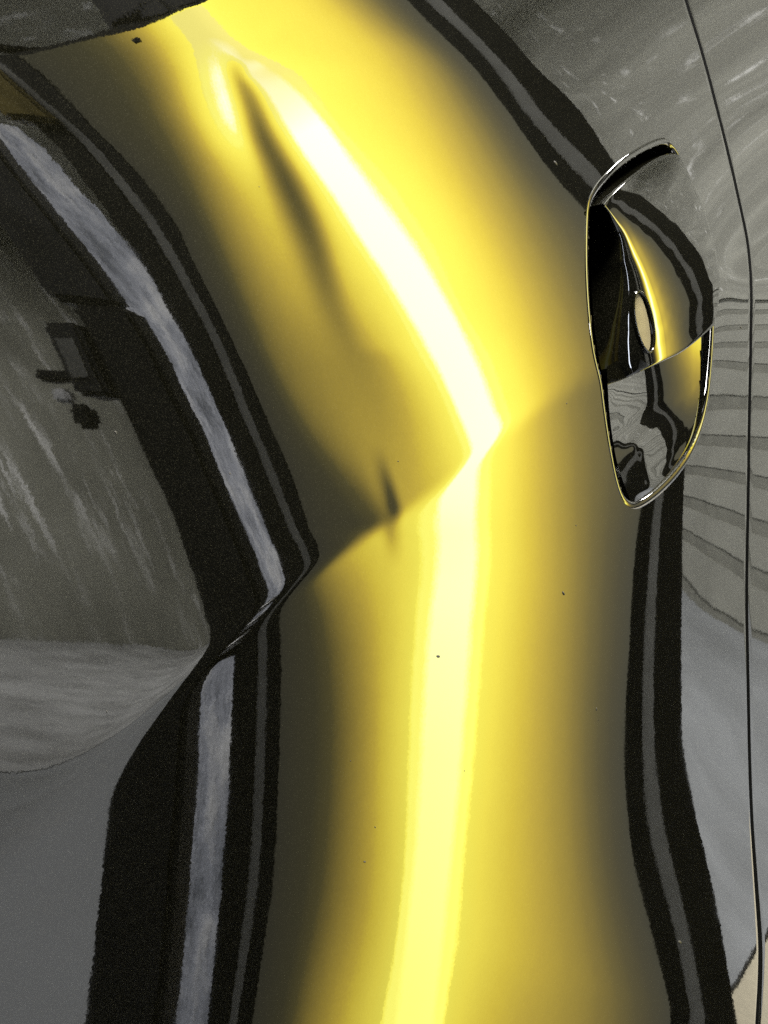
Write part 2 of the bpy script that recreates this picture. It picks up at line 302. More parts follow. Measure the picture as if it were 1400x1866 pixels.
BOWL=[[[0.11438,-0.00294,0.02309],[0.12206,-0.00136,0.02396],[0.12919,-8e-05,0.02484],[0.13579,0.00091,0.0257],[0.14191,0.00166,0.02655],[0.14763,0.00218,0.02739],[0.15299,0.00252,0.02822],[0.15804,0.00268,0.02903],[0.1628,0.00269,0.02983],[0.16731,0.00255,0.0306],[0.1716,0.0023,0.03136],[0.1757,0.00194,0.03211],[0.17964,0.00149,0.03285],[0.18346,0.00097,0.03359],[0.18723,0.00041,0.03433],[0.19121,-8e-05,0.03508],[0.19579,-0.00033,0.03588]],[[0.11121,-0.00406,0.02092],[0.11906,-0.0024,0.02173],[0.12633,-0.00105,0.02255],[0.13302,-0.0,0.02336],[0.13921,0.00078,0.02417],[0.14498,0.00135,0.02498],[0.1504,0.00173,0.0258],[0.15553,0.00195,0.0266],[0.16038,0.00202,0.02739],[0.16499,0.00195,0.02817],[0.16938,0.00177,0.02893],[0.17358,0.00148,0.02969],[0.17759,0.00109,0.03045],[0.18146,0.00063,0.0312],[0.18526,0.00011,0.03195],[0.1893,-0.00032,0.03272],[0.19393,-0.00052,0.03352]],[[0.10821,-0.0051,0.01877],[0.11616,-0.00339,0.01953],[0.12357,-0.00197,0.02028],[0.13037,-0.00087,0.02104],[0.13664,-3e-05,0.02181],[0.14247,0.00058,0.0226],[0.14797,0.00101,0.02339],[0.15317,0.00128,0.02419],[0.15811,0.00141,0.02498],[0.1628,0.0014,0.02575],[0.16726,0.00128,0.02652],[0.17151,0.00104,0.02729],[0.17556,0.0007,0.02805],[0.17945,0.00027,0.02881],[0.18327,-0.00021,0.02958],[0.18734,-0.00059,0.03036],[0.19206,-0.00072,0.03117]],[[0.10575,-0.0059,0.01665],[0.11363,-0.00421,0.01735],[0.12104,-0.00279,0.01804],[0.12791,-0.00165,0.01874],[0.13427,-0.00076,0.01947],[0.14021,-8e-05,0.02023],[0.14578,0.0004,0.02101],[0.15102,0.0007,0.0218],[0.15598,0.00086,0.02259],[0.16069,0.00088,0.02336],[0.16518,0.0008,0.02412],[0.16945,0.0006,0.02489],[0.17354,0.00031,0.02567],[0.17747,-8e-05,0.02644],[0.18133,-0.0005,0.02722],[0.18545,-0.00084,0.02801],[0.19017,-0.00094,0.02884]],[[0.10497,-0.00593,0.01459],[0.11188,-0.0047,0.0152],[0.11913,-0.00335,0.01583],[0.12591,-0.00224,0.01647],[0.13223,-0.00135,0.01715],[0.13817,-0.00066,0.01789],[0.14375,-0.00016,0.01865],[0.14901,0.00017,0.01943],[0.154,0.00036,0.02021],[0.15873,0.00042,0.02098],[0.16324,0.00037,0.02174],[0.16755,0.00022,0.02252],[0.17168,-2e-05,0.0233],[0.17566,-0.00035,0.02409],[0.17957,-0.00072,0.02488],[0.18373,-0.001,0.02569],[0.1884,-0.00109,0.02651]],[[0.10443,-0.00588,0.01253],[0.11087,-0.00486,0.01308],[0.11785,-0.00364,0.01364],[0.12444,-0.00261,0.01423],[0.13066,-0.00176,0.01486],[0.13654,-0.00108,0.01556],[0.14206,-0.00059,0.01631],[0.14729,-0.00025,0.01708],[0.15227,-4e-05,0.01785],[0.15701,6e-05,0.01862],[0.16154,5e-05,0.01939],[0.16587,-6e-05,0.02017],[0.17002,-0.00026,0.02096],[0.17403,-0.00054,0.02176],[0.17798,-0.00086,0.02256],[0.18215,-0.0011,0.02338],[0.18676,-0.00118,0.02421]],[[0.10407,-0.0058,0.01046],[0.11046,-0.0048,0.01096],[0.11727,-0.00364,0.01146],[0.12368,-0.00269,0.01199],[0.1297,-0.00191,0.01258],[0.1354,-0.00129,0.01325],[0.14081,-0.00083,0.01398],[0.14592,-0.00052,0.01474],[0.15081,-0.00032,0.01551],[0.15551,-0.00022,0.01627],[0.16,-0.00021,0.01704],[0.16432,-0.00029,0.01783],[0.16847,-0.00045,0.01863],[0.17248,-0.00069,0.01944],[0.17645,-0.00096,0.02026],[0.18063,-0.00116,0.02109],[0.18518,-0.00123,0.02193]],[[0.10388,-0.00567,0.0084],[0.11025,-0.00467,0.00884],[0.1169,-0.00358,0.00928],[0.12317,-0.00267,0.00976],[0.12899,-0.00197,0.01031],[0.13444,-0.00144,0.01095],[0.13967,-0.00103,0.01166],[0.14472,-0.00072,0.01242],[0.14954,-0.00052,0.01319],[0.15413,-0.00043,0.01394],[0.15855,-0.00041,0.01471],[0.16281,-0.00047,0.01551],[0.16692,-0.00061,0.01632],[0.17091,-0.00081,0.01714],[0.17487,-0.00104,0.01798],[0.17904,-0.0012,0.01882],[0.18352,-0.00125,0.01967]],[[0.10391,-0.00548,0.00633],[0.1102,-0.0045,0.00671],[0.1163,-0.00365,0.0071],[0.12207,-0.00296,0.00753],[0.12749,-0.0024,0.00803],[0.13276,-0.00192,0.00865],[0.13795,-0.0015,0.00935],[0.14306,-0.00112,0.0101],[0.14798,-0.00083,0.01087],[0.15262,-0.00066,0.01163],[0.15702,-0.00061,0.0124],[0.16124,-0.00064,0.01321],[0.1653,-0.00074,0.01403],[0.16924,-0.00091,0.01487],[0.17317,-0.00109,0.01571],[0.1773,-0.00121,0.01657],[0.18169,-0.00124,0.01743]],[[0.10377,-0.00543,0.00426],[0.10878,-0.00502,0.00459],[0.11438,-0.00437,0.00492],[0.1198,-0.0038,0.0053],[0.12503,-0.00329,0.00577],[0.13027,-0.00278,0.00636],[0.13556,-0.00227,0.00705],[0.14079,-0.00178,0.0078],[0.14583,-0.00138,0.00857],[0.15059,-0.00111,0.00933],[0.15509,-0.00096,0.01011],[0.15938,-0.00089,0.01092],[0.16348,-0.00092,0.01176],[0.16743,-0.00101,0.01261],[0.17135,-0.00114,0.01348],[0.17543,-0.00122,0.01435],[0.1797,-0.00124,0.01522]],[[0.10329,-0.00557,0.0022],[0.10786,-0.00534,0.00249],[0.11252,-0.0051,0.00277],[0.11718,-0.00484,0.0031],[0.1226,-0.00419,0.00353],[0.12802,-0.00355,0.00411],[0.13337,-0.00296,0.00478],[0.13861,-0.00241,0.00553],[0.14367,-0.00195,0.0063],[0.14847,-0.0016,0.00706],[0.15301,-0.00136,0.00785],[0.15733,-0.00122,0.00867],[0.16146,-0.00116,0.00952],[0.16545,-0.00117,0.01039],[0.16939,-0.00122,0.01128],[0.17343,-0.00124,0.01216],[0.1776,-0.00123,0.01305]],[[0.10304,-0.00569,0.00016],[0.10758,-0.00543,0.0004],[0.11226,-0.00514,0.00064],[0.11694,-0.00484,0.00093],[0.12149,-0.00454,0.00133],[0.12683,-0.00388,0.00189],[0.13213,-0.00325,0.00256],[0.13719,-0.00273,0.0033],[0.14202,-0.00231,0.00407],[0.14664,-0.00197,0.00483],[0.15107,-0.00171,0.00563],[0.15534,-0.00151,0.00646],[0.15945,-0.00139,0.00733],[0.16342,-0.00133,0.00822],[0.16734,-0.00131,0.00912],[0.17131,-0.00128,0.01002],[0.17536,-0.00124,0.01092]],[[0.10351,-0.00562,-0.0019],[0.10802,-0.00532,-0.00169],[0.11268,-0.00499,-0.00149],[0.11729,-0.00466,-0.00124],[0.12172,-0.00435,-0.00086],[0.12669,-0.0038,-0.00032],[0.1318,-0.00318,0.00035],[0.1366,-0.0027,0.0011],[0.14106,-0.00236,0.00187],[0.14528,-0.00212,0.00265],[0.14936,-0.00192,0.00345],[0.15338,-0.00175,0.0043],[0.15732,-0.0016,0.00518],[0.16119,-0.00149,0.00609],[0.16503,-0.0014,0.00701],[0.16888,-0.00133,0.00794],[0.17275,-0.00127,0.00886]],[[0.10465,-0.00534,-0.00396],[0.10904,-0.00503,-0.00379],[0.11355,-0.0047,-0.00362],[0.11799,-0.00438,-0.0034],[0.12222,-0.00409,-0.00304],[0.127,-0.00354,-0.00251],[0.13182,-0.00297,-0.00184],[0.13635,-0.00252,-0.00109],[0.14054,-0.00222,-0.0003],[0.14437,-0.00205,0.00048],[0.14799,-0.00196,0.0013],[0.15158,-0.00187,0.00217],[0.15521,-0.00175,0.00308],[0.15885,-0.00163,0.00401],[0.1625,-0.00151,0.00495],[0.16616,-0.00141,0.0059],[0.16984,-0.00132,0.00684]],[[0.1062,-0.00492,-0.00604],[0.11037,-0.00465,-0.0059],[0.11465,-0.00436,-0.00577],[0.11882,-0.00408,-0.00557],[0.12279,-0.00383,-0.00523],[0.12717,-0.00337,-0.0047],[0.13166,-0.00286,-0.00403],[0.13589,-0.00246,-0.00327],[0.13985,-0.00215,-0.00246],[0.14349,-0.00196,-0.00166],[0.14685,-0.00188,-0.00082],[0.15004,-0.00185,7e-05],[0.15325,-0.00181,0.001],[0.15655,-0.00172,0.00195],[0.15991,-0.00161,0.00293],[0.16331,-0.00149,0.0039],[0.16675,-0.00139,0.00486]],[[0.10807,-0.00436,-0.00813],[0.11201,-0.00413,-0.00802],[0.11601,-0.00389,-0.00792],[0.11989,-0.00367,-0.00775],[0.12353,-0.00348,-0.00742],[0.12746,-0.00314,-0.0069],[0.13135,-0.00281,-0.00622],[0.13513,-0.00252,-0.00544],[0.13875,-0.00227,-0.00461],[0.14219,-0.00207,-0.0038],[0.14544,-0.00192,-0.00294],[0.14852,-0.00183,-0.00203],[0.15146,-0.00179,-0.00107],[0.15439,-0.00174,-9e-05],[0.1574,-0.00167,0.00091],[0.16049,-0.00157,0.00191],[0.16364,-0.00147,0.0029]],[[0.10991,-0.00377,-0.01023],[0.11385,-0.00347,-0.01015],[0.11805,-0.00307,-0.01009],[0.12191,-0.00279,-0.00994],[0.12534,-0.00262,-0.00963],[0.12858,-0.00252,-0.00911],[0.13174,-0.00244,-0.00841],[0.13488,-0.00234,-0.00761],[0.13798,-0.00223,-0.00677],[0.14101,-0.00212,-0.00594],[0.14396,-0.002,-0.00506],[0.14684,-0.00189,-0.00412],[0.14965,-0.0018,-0.00314],[0.15238,-0.00173,-0.00213],[0.15509,-0.00168,-0.0011],[0.15785,-0.00162,-8e-05],[0.16069,-0.00154,0.00094]]]
GRIP=[[[0.12788,-0.0052,0.06208],[0.13234,-0.00483,0.06361],[0.13709,-0.00436,0.06514],[0.14227,-0.0038,0.06661],[0.14797,-0.0031,0.06806],[0.15416,-0.00225,0.0695],[0.16073,-0.00128,0.07096],[0.16766,-0.00021,0.07248],[0.17474,0.00086,0.07395],[0.18185,0.00188,0.07523],[0.18942,0.00294,0.07643],[0.19659,0.0038,0.07711],[0.20252,0.00419,0.07693]],[[0.12915,-0.0054,0.06077],[0.13356,-0.00504,0.06224],[0.13823,-0.0046,0.06371],[0.14319,-0.00412,0.06512],[0.14856,-0.00355,0.06649],[0.15432,-0.00287,0.06785],[0.16042,-0.00209,0.06923],[0.16696,-0.00115,0.07068],[0.1738,-0.00015,0.07209],[0.18072,0.00082,0.07332],[0.1881,0.00183,0.07448],[0.19513,0.00267,0.07515],[0.20112,0.00314,0.075]],[[0.13031,-0.00566,0.05944],[0.13451,-0.00538,0.06084],[0.13909,-0.00497,0.06225],[0.14393,-0.00453,0.0636],[0.14907,-0.00405,0.06491],[0.15449,-0.00349,0.06621],[0.16028,-0.00281,0.06752],[0.16655,-0.00197,0.0689],[0.17313,-0.00105,0.07026],[0.17983,-0.00015,0.07144],[0.18699,0.00081,0.07256],[0.19396,0.00166,0.07322],[0.20005,0.00221,0.07312]],[[0.13153,-0.00591,0.05811],[0.13557,-0.00569,0.05944],[0.14005,-0.00531,0.0608],[0.14478,-0.0049,0.06209],[0.14976,-0.00446,0.06335],[0.15498,-0.00397,0.0646],[0.16051,-0.00339,0.06585],[0.16644,-0.00266,0.06716],[0.17271,-0.00185,0.06846],[0.17916,-0.00101,0.06959],[0.18616,-8e-05,0.07067],[0.19305,0.00078,0.07133],[0.19923,0.0014,0.07127]],[[0.13285,-0.00613,0.05679],[0.1367,-0.00599,0.05806],[0.14101,-0.00566,0.05935],[0.1456,-0.00529,0.06059],[0.15043,-0.00489,0.06179],[0.15549,-0.00444,0.06298],[0.16081,-0.00391,0.06418],[0.16648,-0.00326,0.06544],[0.17248,-0.00253,0.06667],[0.1787,-0.00175,0.06777],[0.18552,-0.00085,0.06881],[0.19231,1e-05,0.06946],[0.19841,0.00064,0.06942]],[[0.13387,-0.00638,0.05542],[0.13757,-0.00629,0.05663],[0.14173,-0.00602,0.05786],[0.1462,-0.00568,0.05904],[0.1509,-0.00531,0.06019],[0.15583,-0.00489,0.06134],[0.16098,-0.00441,0.06249],[0.16643,-0.00383,0.06369],[0.17219,-0.00317,0.06488],[0.17826,-0.00242,0.06593],[0.18486,-0.00157,0.06694],[0.19148,-0.00074,0.06757],[0.19753,-9e-05,0.06756]],[[0.13454,-0.00662,0.05397],[0.13811,-0.00657,0.05512],[0.14211,-0.00637,0.05629],[0.14648,-0.00607,0.05741],[0.15109,-0.00573,0.05853],[0.15591,-0.00535,0.05964],[0.16092,-0.00491,0.06075],[0.16619,-0.00439,0.06191],[0.17178,-0.00378,0.06305],[0.17767,-0.00309,0.06407],[0.18413,-0.00227,0.06505],[0.19062,-0.00146,0.06568],[0.19653,-0.00085,0.06569]],[[0.13503,-0.00683,0.05245],[0.13849,-0.00684,0.05355],[0.14234,-0.00671,0.05467],[0.14661,-0.00645,0.05575],[0.15114,-0.00614,0.05682],[0.15586,-0.00579,0.0579],[0.16076,-0.00539,0.05897],[0.1659,-0.00491,0.0601],[0.17133,-0.00435,0.0612],[0.17706,-0.00371,0.0622],[0.18333,-0.00295,0.06315],[0.18964,-0.0022,0.06377],[0.19546,-0.00161,0.06381]],[[0.13551,-0.00702,0.05092],[0.1389,-0.00707,0.05197],[0.1426,-0.007,0.05304],[0.14673,-0.0068,0.05407],[0.15116,-0.00653,0.05511],[0.15579,-0.00621,0.05615],[0.16061,-0.00583,0.0572],[0.16563,-0.00539,0.05828],[0.1709,-0.00489,0.05936],[0.17643,-0.00432,0.06032],[0.18254,-0.0036,0.06125],[0.18864,-0.00291,0.06186],[0.19454,-0.00227,0.06195]],[[0.13602,-0.00723,0.04941],[0.13937,-0.00729,0.05042],[0.14297,-0.00726,0.05143],[0.14696,-0.00712,0.05241],[0.15129,-0.00688,0.05341],[0.15582,-0.00659,0.05442],[0.16053,-0.00624,0.05543],[0.16542,-0.00584,0.05648],[0.17053,-0.00539,0.05752],[0.17595,-0.00484,0.05846],[0.18184,-0.00419,0.05936],[0.18772,-0.00357,0.05996],[0.19376,-0.00284,0.06011]],[[0.13656,-0.00743,0.0479],[0.13988,-0.0075,0.04886],[0.14342,-0.00749,0.04982],[0.1473,-0.00739,0.05077],[0.15151,-0.00719,0.05172],[0.15594,-0.00692,0.05269],[0.16054,-0.00661,0.05368],[0.16531,-0.00624,0.05469],[0.17029,-0.00582,0.0557],[0.17552,-0.00533,0.05661],[0.18124,-0.00472,0.05749],[0.18712,-0.00407,0.0581],[0.19277,-0.00348,0.05825]],[[0.13707,-0.00761,0.04638],[0.14036,-0.00769,0.0473],[0.14387,-0.0077,0.04822],[0.14768,-0.00762,0.04912],[0.1518,-0.00745,0.05003],[0.15614,-0.00721,0.05097],[0.16062,-0.00693,0.05192],[0.16527,-0.0066,0.05291],[0.17011,-0.00622,0.05388],[0.17518,-0.00578,0.05477],[0.18073,-0.00522,0.05562],[0.18651,-0.00458,0.05623],[0.19205,-0.00401,0.05641]],[[0.13748,-0.00778,0.04485],[0.14075,-0.00787,0.04572],[0.14424,-0.00789,0.04659],[0.148,-0.00783,0.04745],[0.15204,-0.00768,0.04834],[0.15629,-0.00747,0.04924],[0.16069,-0.00722,0.05016],[0.16528,-0.0069,0.05112],[0.17002,-0.00655,0.05206],[0.17496,-0.00614,0.05293],[0.1803,-0.00565,0.05375],[0.18582,-0.0051,0.05436],[0.19134,-0.00452,0.05457]],[[0.13783,-0.00794,0.0433],[0.14108,-0.00804,0.04413],[0.14453,-0.00807,0.04496],[0.14824,-0.00802,0.04578],[0.15221,-0.0079,0.04663],[0.15638,-0.00772,0.0475],[0.1607,-0.00748,0.04839],[0.1652,-0.00719,0.04932],[0.16984,-0.00686,0.05024],[0.17466,-0.00649,0.05108],[0.17984,-0.00604,0.05189],[0.18522,-0.00553,0.05249],[0.1906,-0.00499,0.05274]],[[0.13812,-0.00808,0.04174],[0.14134,-0.00819,0.04252],[0.14476,-0.00823,0.04331],[0.1484,-0.0082,0.04409],[0.1523,-0.0081,0.04491],[0.15638,-0.00794,0.04575],[0.16061,-0.00773,0.04662],[0.16501,-0.00746,0.04751],[0.16955,-0.00715,0.04841],[0.17425,-0.00681,0.04924],[0.17926,-0.0064,0.05003],[0.18448,-0.00593,0.05063],[0.18973,-0.00541,0.05091]],[[0.13837,-0.0082,0.04017],[0.14154,-0.00832,0.04091],[0.14491,-0.00838,0.04166],[0.14848,-0.00837,0.0424],[0.15228,-0.00829,0.04318],[0.15627,-0.00814,0.044],[0.1604,-0.00795,0.04484],[0.16467,-0.00771,0.04571],[0.16909,-0.00743,0.04658],[0.17365,-0.00712,0.04739],[0.17849,-0.00675,0.04816],[0.18354,-0.00631,0.04877],[0.18865,-0.00582,0.04907]],[[0.13859,-0.0083,0.0386],[0.14171,-0.00844,0.0393],[0.14503,-0.0085,0.04],[0.14854,-0.00851,0.04071],[0.15226,-0.00845,0.04146],[0.15615,-0.00832,0.04224],[0.16017,-0.00816,0.04306],[0.16434,-0.00794,0.0439],[0.16864,-0.00769,0.04474],[0.17309,-0.00739,0.04553],[0.17781,-0.00704,0.0463],[0.18271,-0.00663,0.0469],[0.18771,-0.00616,0.04725]],[[0.13882,-0.00838,0.03702],[0.1419,-0.00852,0.03768],[0.14516,-0.0086,0.03834],[0.14861,-0.00862,0.03901],[0.15225,-0.00858,0.03972],[0.15605,-0.00847,0.04048],[0.15998,-0.00832,0.04127],[0.16404,-0.00813,0.04208],[0.16823,-0.0079,0.0429],[0.17256,-0.00763,0.04368],[0.17716,-0.0073,0.04443],[0.18192,-0.00691,0.04504],[0.1868,-0.00646,0.04541]],[[0.13904,-0.00843,0.03544],[0.14209,-0.00858,0.03606],[0.1453,-0.00867,0.03668],[0.14868,-0.00871,0.03731],[0.15223,-0.00868,0.03799],[0.15595,-0.00859,0.03872],[0.15978,-0.00846,0.03948],[0.16374,-0.00828,0.04027],[0.16782,-0.00807,0.04106],[0.17204,-0.00781,0.04183],[0.1765,-0.00751,0.04256],[0.18112,-0.00714,0.04318],[0.18586,-0.00672,0.04359]],[[0.13919,-0.00847,0.03386],[0.1422,-0.00862,0.03443],[0.14537,-0.00871,0.03501],[0.1487,-0.00875,0.03561],[0.15217,-0.00874,0.03626],[0.15579,-0.00867,0.03697],[0.15952,-0.00856,0.0377],[0.16336,-0.0084,0.03846],[0.16732,-0.00821,0.03923],[0.17141,-0.00798,0.03998],[0.17573,-0.00769,0.04071],[0.18019,-0.00736,0.04133],[0.18476,-0.00697,0.04177]],[[0.13924,-0.00848,0.03227],[0.1422,-0.00863,0.03281],[0.14531,-0.00874,0.03335],[0.14859,-0.00878,0.03391],[0.15199,-0.00878,0.03453],[0.15551,-0.00872,0.03522],[0.15913,-0.00863,0.03593],[0.16285,-0.0085,0.03666],[0.16666,-0.00833,0.03742],[0.17062,-0.00812,0.03815],[0.17478,-0.00786,0.03887],[0.17908,-0.00756,0.0395],[0.18349,-0.0072,0.03998]],[[0.13925,-0.00845,0.03068],[0.14215,-0.00862,0.03118],[0.1452,-0.00873,0.03168],[0.14838,-0.00879,0.03221],[0.15168,-0.00879,0.03281],[0.1551,-0.00875,0.03347],[0.15862,-0.00866,0.03416],[0.16221,-0.00855,0.03488],[0.16588,-0.00841,0.03561],[0.16966,-0.00823,0.03633],[0.17365,-0.00799,0.03705],[0.17777,-0.00771,0.03769],[0.18201,-0.00738,0.0382]],[[0.13923,-0.00841,0.02909],[0.14207,-0.00857,0.02955],[0.14503,-0.00869,0.03002],[0.1481,-0.00876,0.03051],[0.1513,-0.00878,0.03109],[0.15461,-0.00874,0.03173],[0.15801,-0.00866,0.03241],[0.16148,-0.00855,0.0331],[0.16501,-0.00842,0.03382],[0.16863,-0.00826,0.03454],[0.1724,-0.00806,0.03524],[0.17632,-0.00781,0.0359],[0.18036,-0.00751,0.03645]],[[0.13915,-0.00834,0.0275],[0.14193,-0.00849,0.02793],[0.14481,-0.00862,0.02836],[0.1478,-0.0087,0.02883],[0.15088,-0.00872,0.02938],[0.15408,-0.00869,0.03],[0.15737,-0.00862,0.03066],[0.16071,-0.00852,0.03134],[0.1641,-0.0084,0.03205],[0.16757,-0.00826,0.03276],[0.17116,-0.00808,0.03346],[0.17488,-0.00786,0.03413],[0.17872,-0.0076,0.03473]],[[0.13899,-0.00824,0.02592],[0.1417,-0.0084,0.02631],[0.14451,-0.00853,0.02671],[0.14739,-0.00862,0.02715],[0.15035,-0.00866,0.02768],[0.15342,-0.00864,0.02829],[0.15661,-0.00856,0.02894],[0.15985,-0.00847,0.0296],[0.1631,-0.00836,0.0303],[0.1664,-0.00824,0.031],[0.16982,-0.00808,0.03171],[0.17334,-0.00789,0.03239],[0.17697,-0.00766,0.03303]],[[0.13877,-0.00813,0.02433],[0.1414,-0.00829,0.0247],[0.14414,-0.00842,0.02506],[0.14691,-0.00852,0.02548],[0.14972,-0.00857,0.02599],[0.15263,-0.00858,0.02658],[0.15564,-0.00853,0.02722],[0.15875,-0.00844,0.02787],[0.1619,-0.00833,0.02856],[0.16506,-0.00821,0.02927],[0.16828,-0.00808,0.02998],[0.17159,-0.00792,0.03068],[0.175,-0.00772,0.03137]],[[0.13856,-0.00801,0.02275],[0.14113,-0.00817,0.02308],[0.14377,-0.0083,0.02342],[0.14645,-0.0084,0.02382],[0.14913,-0.00847,0.02431],[0.15187,-0.0085,0.02489],[0.15469,-0.00849,0.02551],[0.15762,-0.00843,0.02615],[0.1606,-0.00833,0.02683],[0.16365,-0.00821,0.02754],[0.16676,-0.00807,0.02825],[0.16989,-0.00792,0.02898],[0.17308,-0.00775,0.02971]]]
BASE=[[0.15023,0.00836,0.06389],[0.14835,0.00801,0.06208],[0.14649,0.00768,0.06028],[0.14471,0.00736,0.0585],[0.14307,0.00706,0.05671],[0.14152,0.00677,0.05494],[0.14001,0.0065,0.05317],[0.13854,0.00623,0.05141],[0.13711,0.00597,0.04966],[0.13573,0.00573,0.04792],[0.13441,0.0055,0.04618],[0.1332,0.00528,0.04445],[0.13208,0.00507,0.04273],[0.13104,0.00488,0.04101],[0.13006,0.0047,0.03929],[0.12913,0.00453,0.03759],[0.12825,0.00437,0.03588],[0.1275,0.00422,0.03418],[0.12685,0.00408,0.03249],[0.12628,0.00394,0.03079],[0.12575,0.00382,0.02911],[0.12529,0.00372,0.02742],[0.12494,0.00364,0.02574],[0.12476,0.00359,0.02407],[0.1248,0.00359,0.02241],[0.12522,0.00365,0.02076],[0.12579,0.00374,0.01911]]
